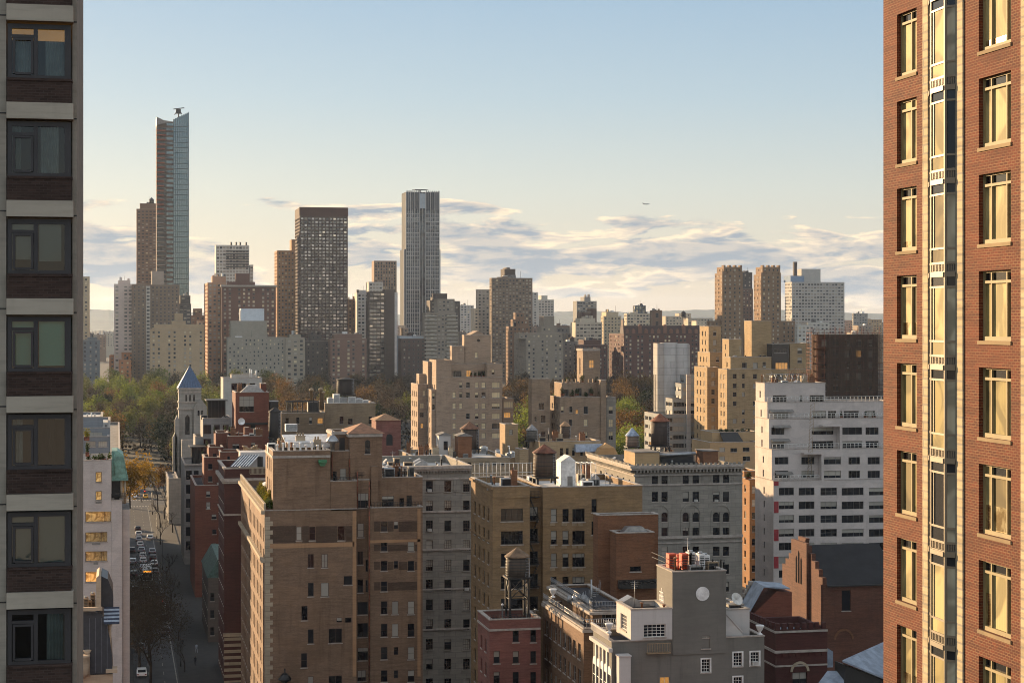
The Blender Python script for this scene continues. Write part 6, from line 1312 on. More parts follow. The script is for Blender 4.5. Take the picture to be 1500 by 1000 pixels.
    mb = MB(); A, B_, C_ = Vector(q(1095, 902)), Vector(q(1118, 862)), Vector(q(1156, 866)); up = Vector((0, -.3, .25)); w3 = Vector((0, 4.2, .2))
    mb.extrude([A + up, B_ + up, B_ + up + w3, A + up + w3], (0, 0, .18)); mb.extrude([B_ + up, C_ + up, C_ + up + w3, B_ + up + w3], (0, 0, .18)); mb.build('roof', M['slate'], r)
    st = MB()
    for k in range(7): p = A.lerp(B_, (k + .5) / 7); st.box(p.x - .35, 4.3, p.z - .3, p.x + .35, 5.0, p.z + .75)
    st.build('crow_step', M['coping'], r)
    # slate roofs at the bottom right
    r = thing('slate_roofed_house', (on_y(1234, 190)[0], 190, 0), 'low house with a bluish slate lean-to roof at the foot of the tall red facade', 'building'); o = r.location; Zq = on_y(1240, 190)[1]
    q = lambda px, py, dy=0: Vector((on_y(px, 190)[0] - o.x, dy, zz(py, Zq)))
    mb = MB(); mb.extrude([q(1238, 1040), q(1310, 1090), q(1310, 1003), q(1238, 974)], (0, 3, 0)); mb.build('wall', M['fr_dark'], r)
    P = lambda px, py, dy: pt(px, py, 190 + dy) - o
    mb = MB(); mb.extrude([P(1234, 969, -.4), P(1312, 1001, -.4), P(1312, 934, 11), P(1238, 967, 6)], (0, 0, .2)); mb.build('roof', M['slate'], r)
    k = MB(); k.extrude([P(1198, 1004, -1), P(1236, 1010, -1), P(1237, 985, 2), P(1212, 985, 3)], (0, 0, .25)); k.build('porch_roof', M['slate'], r)
church()

# ---- W: orange sunlit sliver between palazzo and white tower
b = Bld('apartment_building', 'narrow orange brick block glowing in the gap between palazzo and white tower', 1087, 425, masonry('glowing orange brick', '#8f6640', 0, .12), frame='fr_brown')
v = b.vol(1098, 1112, 702, 425, 1085, E=dict(p=(3.4, 3.2), w=1.2, h=1.6, style='dh'), S=dict(p=(4, 3.2), w=1.1, h=1.6), par=.8)
b.vol(1090, 1112, 690, 436, None, depth=10, E=None, par=.6); b.finish()
shrub(1096, 702, 426, 12, 14, 'round bush on the roof of the narrow orange block', 'plant_dark', 77)

water_tower(222, 289, 293, 298, 1768, 7, 'tiny dark tank on the tall brown tower beside the glass tower', feet=300, roofc='#2e3440', tankc='#3a3632', ladder=False)
water_tower(1001, 455, 458, 464, 1850, 7, 'tiny dark tank on the horizon left of the brown twin towers', feet=470, roofc='#22242a', tankc='#2c2825', ladder=False)
water_tower(838, 492, 495, 501, 1570, 7, 'tiny tank on the grey low houses behind the park', feet=504, roofc='#5b4638', tankc='#443830', ladder=False)
water_tower(468, 482, 485, 491, 1525, 7, 'tiny tank on the dark narrow houses behind the park', feet=494, roofc='#5b4638', tankc='#443830', ladder=False)
# ================================================================ more of the middle distance
# ---- AA: stepped buff apartment tower in the centre
def centre_tower():
    Y = 552; m = masonry('centre buff brick', '#988069', .12, .1, stain=.3, streak=.3)
    b = Bld('apartment_house', 'stepped buff apartment tower in the middle, its narrow left steps lit gold', 639, Y, m, frame='fr_grey', style='dh', blind='warm_far', pb=(.3, .2, .48, .02)); b.bar = .09
    E = []
    for i, py in enumerate((564, 578.5, 594.5, 609.5, 624, 638)):
        for j, (l, r) in enumerate(((663, 667.5), (673, 677), (683, 688), (696, 700.5), (705.5, 711), (721, 732))):
            if (i, j) in ((0, 0), (3, 1), (4, 2), (4, 1), (2, 2)) : continue
            E.append((l - .3, py - 4.2, r + .3, py + 3.8, 'dh' if j < 5 else 'n3'))
    sS = dict(p=(3.6, 3.1), w=1.3, h=1.7, m=1, top=1.5)
    v = b.vol(639, 736, 553, Y, 626, E=E, S=sS, par=.8)
    b.vol(639, 661.7, 527, Y, 629, B=553, par=.6, cop=False); b.vol(662, 713.8, 533, Y + 4, None, depth=16, B=553, E=[(664, 543, 676, 552, 'n3', 'd'), (683, 542, 690, 552, 'dh2', 'w'), (700, 543, 712, 552, 'n3', 'd')], par=.6)
    b.vol(714, 736, 533, Y, None, depth=12, B=553, E=[(720, 541, 724.5, 549)], par=.6)
    b.vol(680, 719, 491, Y + 8, 677, z0=v['z1'], E=[(695.5, 516, 700, 524)], S=None, par=.4); b.vol(662, 679.7, 507, Y + 7, 659, z0=v['z1'], E=[(674, 510, 677, 514), (678, 510, 680, 514)], S=dict(p=(4, 3.1), w=1.2, h=1.8), par=.4)
    mb = MB(); x0, x1 = on_y(688, Y + 8)[0] - b.o.x, on_y(712, Y + 8)[0] - b.o.x; z_ = zz(491.5, v['Z']); mb.extrude([(x0, 8.2, z_), (x1, 8.2, z_), ((x0 + x1) / 2, 8.2, z_ + 1.4)], (0, 8, 0)); b.part('gable_cap', mb, m)
    rd = MB(); c = on_y(701, Y + 8)[0] - b.o.x; zc = zz(499, v['Z']); rd.extrude([(c + .45 * math.cos(k * .524), 7.9, zc + .45 * math.sin(k * .524)) for k in range(12)], (0, .098, 0)); b.part('round_window', rd, M['glass'])
    b.vol(612, 625.5, 563, Y + 10, 602, E=[(619, 572, 623, 580), (615, 590, 621, 598, 'dh2'), (615, 604, 621, 611, 'dh2'), (616, 620, 620, 627)], S=sS, par=.6); b.vol(614, 629, 548, Y + 14, 610, E=None, S=sS, par=.6)
    b.vol(632, 638.7, 571, Y + .8, 624, E=[(633, 576, 637, 584), (633, 592, 637, 600)], S=sS, par=.6)
    b.vol(737, 752, 584, Y + 3, None, depth=12, E=[(738, 588, 751.5, 597, 'n4', 'b'), (738, 604, 748, 612, 'n3', 'w'), (738, 619, 751, 627, 'n4', 'b')], par=.5); b.vol(627, 638.7, 530, Y + 9, None, depth=10, E=None, par=.6)
    b.finish()
    for k in range(4): shrub(690 + 6 * k, 552, Y + 2, 5, 7, 'dark shrubs on the upper terrace of the stepped buff tower', 'plant_dark', 90 + k, group='shrubs on the stepped tower')
centre_tower()
# ---- AB: twin piled block with its small tower
def piled():
    Y = 538; m = masonry('piled house brick', '#8a735c', .12, .12, stain=.4, streak=.4)
    b = Bld('apartment_house', 'buff apartment house with overgrown terraces and a small square tower, right of the centre tower', 820, Y, m, frame='fr_grey', style='dh', blind='warm_far', pb=(.5, .2, .28, .02)); b.bar = .09
    sS = dict(p=(3.2, 3.1), w=1.4, h=1.7, m=1, top=1.3)
    b.vol(779, 806, 555, Y + 4, 774, E=[(789, 590, 797, 600, 'n2', 'd'), (783, 609, 786, 617), (792, 608, 799, 619, 'n2', 'd'), (792, 632, 799, 642)], S=None, par=.7)
    E = [(855, 595, 861.5, 606, 'plain', 'd'), (855, 614, 861, 624), (855, 632, 861, 644, 'dh2', 'h'), (834, 595, 838.5, 604), (821.5, 595, 826, 604), (833.5, 614, 838, 624), (822, 631, 827, 641), (843, 600, 847, 606)]
    v = b.vol(820, 880, 582, Y, 806, E=E, S=sS, par=.7); v2 = b.vol(823, 880, 561, Y + 4, 812, z0=v['zr'], E=[(826, 570, 833, 580, 'n3', 'd'), (844, 568, 852, 580, 'n3', 'd'), (862, 569, 868, 579, 'n2', 'd')], par=.6)
    b.vol(880.3, 888, 557, Y - .5, None, depth=16, E=None, par=.5); tw = b.vol(854, 879, 511, Y + 8, 845, z0=v2['zr'], E=[(863, 527, 870, 539, 'dh2', 'w')], S=dict(p=(5, 9), w=1.3, h=5, m=1), par=.6)
    b.band(tw, tw['z1'] - .6, .5, .25)
    b.vol(888.3, 902, 582, Y + 2, None, depth=14, mat=lime, E=[(891.5, 595, 898, 606, 'dh', 'h'), (891.5, 614, 898, 625, 'dh2'), (891.5, 632, 898, 644, 'dh2')], par=.7)
    for k in range(9): b.rbox(b.wall, v2, .02 + .11 * k, .06 + .11 * k, -.02, .06, 1.2, 0, .6)
    b.finish()
    for k in range(9): shrub(824 + 7 * k, 583 - (4 if k % 3 == 0 else 22 if k % 3 == 1 else 0), Y + (1.5 if k % 3 != 1 else 5), 9, 9 if k % 2 else 12, 'dark untrimmed shrub on the overgrown terraced house', 'plant_dark', 60 + k, group='shrubs on the overgrown terraces')
piled()
# ---- the grey modern stepped block with white shafts
def modern():
    Y = 612; b = Bld('office_building', 'grey modern stepped block with ribbon windows and tall white rounded shafts', 981, Y, rib, frame='fr_grey', style='n4', pb=(.45, .15, .35, .05)); b.bar = .1
    rs = dict(p=(4.6, 2.95), w=4.0, h=1.5, m=.4, top=.5, style='n4'); sS = dict(p=(4.4, 2.95), w=3.6, h=1.4, m=.4, top=.5, style='n3')
    b.vol(1003, 1022, 549, Y + 16, 996, E=rs, S=sS); b.vol(998, 1038, 562, Y + 12, 988, E=rs, S=sS); b.vol(985, 1038, 584, Y + 8, 975, E=rs, S=sS); b.vol(967, 1038, 607, Y, 944, E=rs, S=sS)
    b.vol(1006, 1012, 548, Y - .8, None, depth=.75, mat=whitef, par=.3)
    sh = MB(); Z = on_y(980, Y + 30)[1]; wv = b.vol(963, 972, 503, Y + 26, 957, mat=whitef, par=.3)
    for (px, t_, rr) in ((982, 502, 3.1), (999, 503, 3.0)):
        c, Zc = on_y(px, Y + 26); sh.lathe([(rr, 0), (rr, zz(t_, Zc))], 20, (c - b.o.x, 28, 0))
    x0, x1 = on_y(994, Y + 25)[0] - b.o.x, on_y(1012, Y + 25)[0] - b.o.x; sh.box(x0, 26, 0, x1, 36, zz(504, Z)); b.part('white_shaft', sh, whitef)
    sl = MB()
    for k in range(4): yy = Y + 27.5 + k * 2.4 - b.o.y; X = wv['xa'] - b.o.x; sl.box(X - .03, yy, 12, X - .003, yy + .9, zz(548, Z))
    b.part('slot_window', sl, M['glass']); b.finish()
modern()
# ---- stepped cream blocks behind the white tower
def cream_steps():
    Y = 570; b = Bld('apartment_house', 'stepped cream apartment house with a blank cube on its roof, left faces lit yellow', 1065, Y, masonry('stepped cream brick', '#9a805a', .12, .1, stain=.25, streak=.3), frame='fr_grey', style='dh', pb=(.45, .1, .4, .05)); b.bar = .09
    E = []
    for i, py in enumerate((551, 565, 577.5, 591, 603.5, 616.5)):
        for j, (l, r) in enumerate(((1073.5, 1079), (1087, 1091), (1103, 1109))):
            if (i + j) % 5 == 4: continue
            E.append((l, py - 3.4, r, py + 3.4))
    sS = dict(p=(4.0, 3.0), w=1.1, h=1.7, m=1.5, top=1)
    v = b.vol(1065, 1130, 541, Y, 1052, E=E, S=sS, par=.6); b.vol(1036, 1053, 538, Y + 22, 1017, E=dict(p=(4, 3), w=1.2, h=1.7), S=sS, par=.6)
    b.vol(1040, 1062, 516, Y + 28, 1022, E=dict(p=(4.2, 3.1), w=1.2, h=1.7), S=sS, par=.6); b.vol(1038, 1056, 478, Y + 34, 1025, E=dict(p=(4.2, 3.1), w=1.2, h=1.7), S=sS, par=.6)
    v3 = b.vol(1070, 1130, 523, Y + 6, 1060, z0=v['zr'], E=[(1087, 531, 1094, 539, 'n3'), (1103, 531, 1110, 539, 'n3'), (1117, 530, 1122, 538)], S=sS, par=.5); b.vol(1068, 1086, 497, Y + 12, 1058, z0=v['zr'], E=None, S=sS, par=.5)
    clutter(v3, 7, 'the stepped cream house', 54); b.vol(1101, 1130, 470, Y + 14, 1090, z0=v['zr'], E=None, par=.4); b.vol(1130.3, 1192, 541, Y + 3, None, depth=16, E=dict(p=(4.4, 3.1), w=2.2, h=1.8, style='n2'), par=.5)
    b.vol(1131, 1156, 504, Y + 9, None, depth=10, z0=v['zr'], mat=masonry('dark cladding', '#4b453f', 0), E=[(1136, 531, 1154, 541, 'n4', 'w'), (1134, 511, 1152, 517, 'n4', 'd')], par=.3); b.vol(1157, 1186, 503, Y + 10, None, depth=8, z0=v['zr'], E=dict(p=(4, 3.2), w=1.6, h=1.9), par=.4)
    b.finish()
    Y = 470; b = Bld('apartment_house', 'low beige block with a dark awning on its roof terrace, left of the white tower', 1040, Y, creamb, frame='fr_grey', style='n2', pb=(.5, .2, .28, .02))
    v = b.vol(1040, 1110, 648, Y, None, depth=16, E=[(1054, 655, 1062, 661), (1088, 655, 1098, 661), (1088, 668, 1099, 675), (1070, 656, 1080, 662), (1054, 668, 1062, 675)], par=.6, roof='roof_dark'); v2 = b.vol(1043, 1110, 633, Y + 5, None, depth=10, z0=v['zr'], E=None, par=.4)
    a = MB(); x0, x1 = on_y(1063, Y)[0] - b.o.x, on_y(1092, Y)[0] - b.o.x; a.extrude([(x0, 1.5, zz(649, v['Z'])), (x1, 1.5, zz(649, v['Z'])), (x1 - .5, 4.9, zz(636, v['Z'])), (x0, 4.9, zz(636, v['Z']))], (0, 0, .12)); b.part('awning', a, M['fr_dark']); b.finish()
    for k in range(6): shrub(1056 + 8 * k, 635, Y + 6, 9, 8, 'dark hedge plant on the low beige awning block', 'plant_dark', 120 + k, group='hedge on the low beige block')
cream_steps()
# ---- X: tower wrapped in scaffold and dark netting
def scaffold():
    Y = 515; m = masonry('wrapped brick', '#5b4233', 0, .15); xa, Z = on_y(1196, Y); b = Bld('apartment_house', 'dark brown block wrapped in rusty scaffold and netting behind the white tower', 1196, Y, m, frame='fr_dark')
    v = b.vol(1196, 1286, 490, Y, 1189, E=dict(p=(4, 3.3), w=1.6, h=1.9, style='dh'), S=None, par=.6); b.finish()
    r = thing('scaffold', (xa, Y, 0), 'rusty brown scaffold with dark netting round the wrapped block', 'scaffold'); mb = MB(); W_ = v['xb'] - v['xa']; D = v['Y1'] - Y; h = zz(485, Z)
    def post(x, y): mb.tube((x, y, 20), (x, y, h + random.uniform(-.5, 1.5)), .07, n=4)
    n = 13
    for k in range(n + 1):
        x = -1.6 + (W_ + 3.2) * k / n
        post(x, -1.6); post(x, -.5)
    for k in range(5):
        for x in (-1.6, -.5): post(x, -1.6 + (D + 1.6) * k / 4)
    z_ = 24
    pk = MB()
    while z_ < h:
        mb.tube((-1.6, -1.6, z_), (W_ + 1.6, -1.6, z_), .05, n=4); mb.tube((-1.6, -1.6, z_ + 1), (W_ + 1.6, -1.6, z_ + 1), .05, n=4); mb.tube((-1.6, -1.6, z_), (-1.6, D, z_), .05, n=4); mb.tube((-1.6, -1.6, z_ + 1), (-1.6, D, z_ + 1), .05, n=4)
        pk.box(-1.6, -1.55, z_ - .1, W_ + 1.6, -.5, z_ - .03); pk.box(-1.6, -.499, z_ - .1, -.5, D, z_ - .03); z_ += 2.2
    mb.build('pole', M['rust'], r); pk.build('deck', M['rust'], r)
    nm, nt, bs = base_mat('dark debris netting'); bs.inputs['Base Color'].default_value = (.05, .032, .021, 1); tcn = nn(nt, 'ShaderNodeTexCoord'); bs.inputs['Roughness'].default_value = .9
    nt.links.new(mth(nt, 'MULTIPLY_ADD', noise(nt, tcn.outputs['Object'], .35, 3, .6), .55, .3, clamp=True), bs.inputs['Alpha'])
    nb = MB(); nb.face([(-.2 + W_ * .12, -1.7, 20), (W_ + 1.7, -1.7, 20), (W_ + 1.7, -1.7, h - 1), (W_ * .12, -1.7, h - 1)]); nb.build('netting', nm, r)
    t = thing('scaffold', (on_y(1157, 470)[0], 470, 0), 'short rusty scaffold rising behind the white tower roof', 'scaffold'); mb = MB(); z1 = zz(540, on_y(1157, 470)[1])
    for k in range(7):
        for dy in (0, 1.5): mb.tube((k * .95, dy, 20), (k * .95, dy, z1 - (k % 3) * .6), .06, n=4)
    z_ = 22
    while z_ < z1:
        for dy in (0, 1.5): mb.tube((0, dy, z_), (5.7, dy, z_), .05, n=4)
        mb.tube((0, 0, z_), (1.9, 0, z_ + 1.8), .04, n=4); mb.tube((3.8, 0, z_ + 1.8), (5.7, 0, z_), .04, n=4); z_ += 1.8
    mb.build('pole', M['rust'], t)
scaffold()

# ---- roofs in the centre, between the buff house and the yellow house
def low_roofs():
    b = Bld('apartment_house', 'low white roofed block cluttered with roof plant below the centre tower', 612, 400, masonry('pale low brick', '#9a8468', .1, .1), frame='fr_dark', style='n2', rec=.12)
    v = b.vol(612, 747, 672, 400, 584, E=[(634, 676.5, 640, 681), (656, 678, 662, 681.5), (673, 677, 690, 681), (702, 676.5, 708, 681), (711, 676.5, 717, 681), (721, 676.5, 727, 681), (732, 677, 739, 681)], S=dict(p=(4, 3.2), w=1.2, h=1.5, m=1.5), par=.7, roof='roof_pale'); b.finish(); clutter(v, 14, 'the white roofed block, left part', 41, (.02, .5, .1, .9))
    def bulk(l, r, t_, bt, Y, lab, mat, d=4, door=True, roofm='roof'):
        x0, Z = on_y(l, Y); x1, _ = on_y(r, Y); t = thing('roof_house', (x0, Y, v['zr']), lab, 'roof house'); h = zz(t_, Z) - v['zr']; mb = MB(); mb.box(0, 0, 0, x1 - x0, d, h); mb.build('wall', mat, t)
        mb = MB(); mb.extrude([(-.2, -.2, h), (x1 - x0 + .2, -.2, h), (x1 - x0 + .2, -.2, h + .15), ((x1 - x0) / 2, -.2, h + .75), (-.2, -.2, h + .15)], (0, d + .4, 0)); mb.build('roof', M[roofm], t)
        if door: mb = MB(); mb.box((x1 - x0) * .4, -.03, h * .35, (x1 - x0) * .75, -.004, h * .75); mb.build('window', M['glass'], t)
    bulk(643, 660, 638, 661, 412, 'small white roof house with one dark window on the low white roofed block', whitep); bulk(671, 691, 639, 661, 408, 'small tan brick roof house beside the brown tank, low block', brownb, door=False)
    water_tower(688, 617, 628, 656, 424, 27, 'brown tank with conical roof rising behind the tan roof house', feet=664, roofc='#6e4a34', tankc='#43362c')
    rg = random.Random(5)
    for k in range(26):
        px = rg.uniform(640, 752); Y = rg.uniform(404, 432); x, Z = on_y(px, Y); pyb = HOR + (HC - v['zr']) * F / Z
        if k % 3 == 0: roof_unit(px, pyb, Y, rg.uniform(5, 12), rg.uniform(4, 9), 'grey plant box amid clutter on the low white roofed block', rg.choice(('steel', 'fr_grey', 'white')), 1.5, k % 2 == 0, group='roof plant on the low white roofed block')
        else: pipe_vent(px, pyb - rg.uniform(4, 11), pyb, Y, rg.uniform(1, 2.4), 'thin pipe amid clutter on the low white roofed block', rg.choice(('steel', 'white', 'black')), k % 2 == 0, group='vent pipes on the low white roofed block')
    # cream low block to the right, blue-white panels, grey tank
    b = Bld('apartment_house', 'cream low block with blue white roof panels in front of the overgrown terraced house', 790, 430, masonry('cream low brick', '#a48a66', .1, .1), frame='fr_dark', style='dh')
    v2 = b.vol(790, 880, 647, 430, 777, E=[(820, 656, 825, 667), (829, 656, 833, 667), (838, 656, 842, 667), (850, 657, 854, 667)], S=None, par=.6, roof='roof_pale'); clutter(v2, 10, 'the cream low block', 55); v3 = b.vol(740, 759, 622, 440, 732, E=[(746, 629, 751, 636)], S=None, mat=masonry('beige low brick', '#9c8262', 0), par=.5); b.vol(761, 774, 658, 425, None, depth=5, E=None, par=.3)
    pn = MB(); x0, x1 = on_y(843, 429)[0] - b.o.x, on_y(882, 429)[0] - b.o.x; zt, zb = zz(651, v2['Z']), zz(662, v2['Z']); pn.box(x0, -1.6, zb, x1, -.02, zt); b.part('roof_panel', pn, simple('pale blue metal', '#a9b4c4', .4)); b.finish()
    water_tower(779, 621, 630, 645, 436, 16, 'grey staved tank at the left corner of the cream low block', feet=655, roofc='#7d7a78', tankc='#5d5750')
    water_tower(828, 616, 624, 642, 470, 15, 'small dim tank with tan roof before the overgrown terraced house', feet=652, roofc='#8a6d50', tankc='#4b4037')
    h = MB(); p = pt(890, 656, 425); h.extrude([(-2.6, 0, -1.6), (2.6, 0, -1.6), (1.7, 0, 0), (-1.7, 0, 0)], (0, 3, 0)); h.extrude([(-1.8, .2, .02), (1.8, .2, .02), (0, 1.2, 1.1)], (0, 1.6, 0)); tag(h.build('roof_ventilator', masonry('tan ventilator', '#b08a5e', 0), None, p), 'tan trapezoid ventilator hood left of the pale staved tank', 'ventilator')
    # pink brick tank house with an arch
    b = Bld('tank_house', 'small pink brick tank house with a dark arched opening and a low pyramid roof', 550, 430, pink, frame='fr_dark')
    v4 = b.vol(551, 587, 616, 430, None, depth=8, E=None, par=0); mb = MB(); W_ = v4['xb'] - v4['xa']; z_ = v4['z1'] + .01
    c = [(-.3, -.3, z_), (W_ + .3, -.3, z_), (W_ + .3, 8.3, z_), (-.3, 8.3, z_)]
    for i in range(4): mb.face([c[i], c[(i + 1) % 4], (W_ / 2, 4, z_ + 1.5)])
    mb.face(c[::-1]); b.part('pyramid_roof', mb, simple('tank house tiles', '#8c6a4c', .8)); a = MB(); cx, Z = on_y(570.5, 430); cx -= b.o.x; zs = zz(640, Z); r = .75
    a.extrude([(cx - r, -.03, zz(652, Z)), (cx + r, -.03, zz(652, Z)), (cx + r, -.03, zs)] + [(cx + r * math.cos(math.pi * k / 8), -.03, zs + r * math.sin(math.pi * k / 8)) for k in range(1, 8)] + [(cx - r, -.03, zs)], (0, .026, 0)); b.part('arched_opening', a, M['black']); b.finish()
    # beige block with plant, and its lower neighbour
    b = Bld('apartment_house', 'plain beige gabled block topped with white roof plant, left of the tank house', 476, 470, masonry('beige plain brick', '#7d6a52', .1, .12, stain=.5), frame='fr_dark', style='dh')
    v5 = b.vol(476, 550, 591, 470, None, depth=16, E=[(497.5, 610, 503, 621), (510, 613, 516.5, 621.5, 'dh', 'd'), (540, 610, 545, 621)], par=.6, roof='roof_pale'); b.finish()
    water_tower(506, 552, 556, 577, 478, 26, 'short dark tank in a white frame on the beige gabled block', feet=591, roofc='#3a332d', tankc='#332b26')
    for k, (px, w_, h_) in enumerate(((484, 8, 8), (493, 9, 14), (503, 12, 9), (516, 10, 10), (526, 11, 7), (536, 8, 5))): roof_unit(px, 591, 474 + (k % 3), w_, h_, 'white roof plant casing on the beige gabled block, %s from the left' % ('first', 'second', 'third', 'fourth', 'fifth', 'sixth')[k], 'white', 2, k % 2 == 0, group='plant on the beige gabled block')
    for k, (px, t_) in enumerate(((456, 568), (470, 567), (473, 572))): pipe_vent(px, t_, 600, 473, 4, 'tall pale flue left of the beige gabled block', 'fr_tan', True, group='flues of the beige block')
    b = Bld('apartment_house', 'dim beige wing with a black terrace pergola left of the beige gabled block', 412, 466, masonry('dim beige brick', '#6f5c46', .1, .12, stain=.4), frame='fr_dark', style='dh')
    v6 = b.vol(412, 475.6, 605, 466, None, depth=12, E=[(418, 612, 423, 620), (434, 611, 438.5, 620), (453, 611, 457, 620), (465, 612, 473, 620, 'dh2', 'w')], par=.5, roof='roof_dark'); pg = MB(); X = lambda p: on_y(p, 467)[0] - b.o.x; z_ = v6['z1'] + .12
    for p in (420, 428, 436, 443, 452, 459, 466): pg.box(X(p) - .12, 1.0, z_, X(p) + .12, 1.25, z_ + 2.6)
    for dy in (1, 4): pg.box(X(419), dy, z_ + 2.6, X(467), dy + .25, z_ + 2.85)
    pg.box(X(452), 1.3, z_, X(466), 5, z_ + 2.5); b.part('pergola', pg, M['black']); b.finish()
    o = roof_unit(427, 632, 440, 17, 11, 'white rooftop chiller in front of the dim beige wing', 'white', 2.4, False)
low_roofs()

# ---- left group along the street
def left_group():
    # J pale stone block, K red brick penthouse
    b = Bld('apartment_house', 'pale stone block with three dark windows above the red brick penthouse', 327, 572, masonry('pale stone', '#a39d95', 0, .06, stain=.2), frame='fr_dark', style='n2', pb=(.8, .1, .1, 0))
    v = b.vol(327, 384, 554, 572, None, depth=14, E=[(339, 561, 347.5, 574), (352, 561, 361, 574), (365, 561, 374, 574)], par=.6, roof='roof_pale'); b.vol(339, 376, 549, 576, None, depth=5, z0=v['zr'], E=None, par=.2); b.finish()
    for k, px in enumerate((366, 368.5, 375)): pipe_vent(px, 540 + k, 552, 574, 1.6, 'thin pale flue on the pale stone block', 'white', False, group='flues on the pale stone block')
    b = Bld('brick_building', 'square red brick penthouse block with one large window', 345, 498, redb, frame='fr_brown', style='n3', pb=(.6, .3, .1, 0))
    v = b.vol(345, 394, 575, 498, 340, E=[(350.5, 580, 372, 603, 'n3t', 'h'), (367, 620, 374, 627)], par=.6); clutter(v, 6, 'the red brick penthouse', 53, hmax=1); b.vol(382, 390, 562, 503, None, depth=4, z0=v['zr'], E=None, par=.2)
    dr = MB(); cx, Z = on_y(353, 498); dr.box(on_y(359, 498)[0] - b.o.x, -.5, zz(622, Z), on_y(392, 498)[0] - b.o.x, -.01, zz(619, Z)); b.part('ledge', dr, M['black']); b.finish()
    d = MB(); d.lathe([(.05, 0), (.7, .15), (.95, .4)], 14, cap=False); o = d.build('satellite_dish', M['white'], None, (cx, 496.6, zz(617, Z))); o.rotation_euler = (R(75), 0, 0); tag(o, 'white satellite dish on the red brick penthouse wall', 'satellite dish')
    hp = MB(); p = pt(370, 575, 500); hp.extrude([(-3.6, 0, -.2), (3.6, 0, -.2), (1.2, 0, 2.0), (-1.2, 0, 2.0)], (0, 3, 0)); tag(hp.build('skylight', M['steel'], None, p), 'hipped skylight on top of the red brick penthouse', 'skylight')
    r = water_tower(402.5, 596, 603, 640, 455, 18, 'black wrapped tank with white ladder right of the red brick penthouse', feet=668, roofc='#26221f', tankc='#2a2624')
    r = thing('roof_house', pt(395, 600, 500), 'black boxy bulkhead behind the black wrapped tank', 'roof house'); mb = MB(); mb.box(0, 0, -3, 2.3, 3, 2.2); mb.build('wall', M['black'], r); mb = MB(); mb.box(-.1, -.1, 2.2, 2.4, 3.1, 2.4); mb.build('roof', M['steel'], r)
    # H grey limestone street block in two steps with black glazing
    b = Bld('apartment_house', 'grey limestone block with big black windows stepping back above the street', 271, 500, masonry('street limestone', '#8b8782', 0, .08, panel=.8, stain=.35), frame='fr_dark', style='n2', pb=(.9, .1, 0, 0))
    E = []
    for i in range(10):
        y0 = 689 + 20.6 * i; E += [(272.5, y0, 281, y0 + 13.5), (284, y0, 291, y0 + 13.5)]
    v = b.vol(270, 297, 680, 500, None, depth=26, E=E, par=.6); E2 = []
    for i in range(4):
        y0 = 622 + 20.6 * i; E2 += [(298, y0, 309.5, y0 + 13.5), (313.5, y0, 322, y0 + 13.5), (326.5, y0, 335, y0 + 13.5)]
    v2 = b.vol(297.3, 339, 613, 510, None, depth=16, E=E2, par=.6); b.vol(286, 302, 640, 512, None, depth=14, E=None, par=.5)
    b.band(v, v['z1'] - .3, .3, .4, faces='E'); clutter(v2, 6, 'the grey street limestone block', 51)
    gl = MB(); x0, x1 = on_y(305, 514)[0] - b.o.x, on_y(330, 514)[0] - b.o.x; gl.box(x0, 14, v2['zr'], x1, 22, zz(588, v2['Z'])); x2, x3 = on_y(281, 504)[0] - b.o.x, on_y(303, 504)[0] - b.o.x; gl.box(x2, 4, v['zr'], x3, 10, zz(657, v['Z'])); b.part('glass_penthouse', gl, M['glass']); fr = MB()
    for (a, c, yy, z0, z1) in ((x0, x1, 14, v2['zr'], zz(588, v2['Z'])), (x2, x3, 4, v['zr'], zz(657, v['Z']))):
        for k in range(6): x = a + (c - a) * k / 5; fr.box(x - .06, yy - .1, z0, x + .06, yy - .005, z1)
        fr.box(a - .6, yy - .8, z1, c + .6, yy + 8, z1 + .25)
    b.part('penthouse_frame', fr, M['black']); b.finish()
    # G stepped red brown block
    b = Bld('apartment_house', 'red brown brick block stepping up from the street in terraces', 284, 440, redb, frame='fr_dark', style='dh')
    b.vol(286, 322, 711, 440, None, depth=30, E=[(302, 719, 308, 727), (302, 735, 308, 745), (310, 753, 317, 760), (311, 775, 317, 782), (311, 795, 317, 806)], par=.6, roof='roof_dark'); b.vol(299, 322, 670, 446, 296, E=[(305, 679, 311, 687), (305, 697, 311, 705)], S=None, par=.6)
    b.vol(306, 327, 655, 452, 303, E=[(312, 664, 317, 670)], par=.6); b.vol(316, 334, 634, 460, 313, E=None, par=.6); v5 = b.vol(334, 384, 639, 456, 330, E=[(340.5, 650, 350.5, 658.5, 'dh2', 'h'), (368, 648, 374, 654)], par=.6); clutter(v5, 8, 'the stepped red brown block', 52); b.vol(322.3, 352, 662, 444, 319, E=[(333, 668, 337, 676), (326, 690, 331, 696)], par=.6)
    b.vol(358, 365, 626, 460, None, depth=3, z0=v5['zr'], E=None, par=.3, cop=False); b.finish()
    for k, (px, py) in enumerate(((314, 634), (330, 632), (336, 634), (303, 655), (297, 668))): shrub(px, py, 453 + 2 * k, 5, 9, 'dark conifer shrub on a terrace of the stepped red brown block', 'plant_dark', 150 + k, group='shrubs on the stepped red brown block')
    roof_unit(378, 636, 460, 12, 8, 'grey condenser on the stepped red brown block', 'fr_grey', 1.5)
    # F dark red house with white roof room and striped awning
    b = Bld('apartment_house', 'dark red brick house with stone cornice, white roof room and striped awning', 328.5, 335, darkred, frame='fr_dark', style='dh')
    v = b.vol(328.5, 400, 686, 335, 320, E=None, S=dict(p=(3, 3.1), w=1.1, h=1.7, m=1, top=4), par=1.2, roof='roof'); 
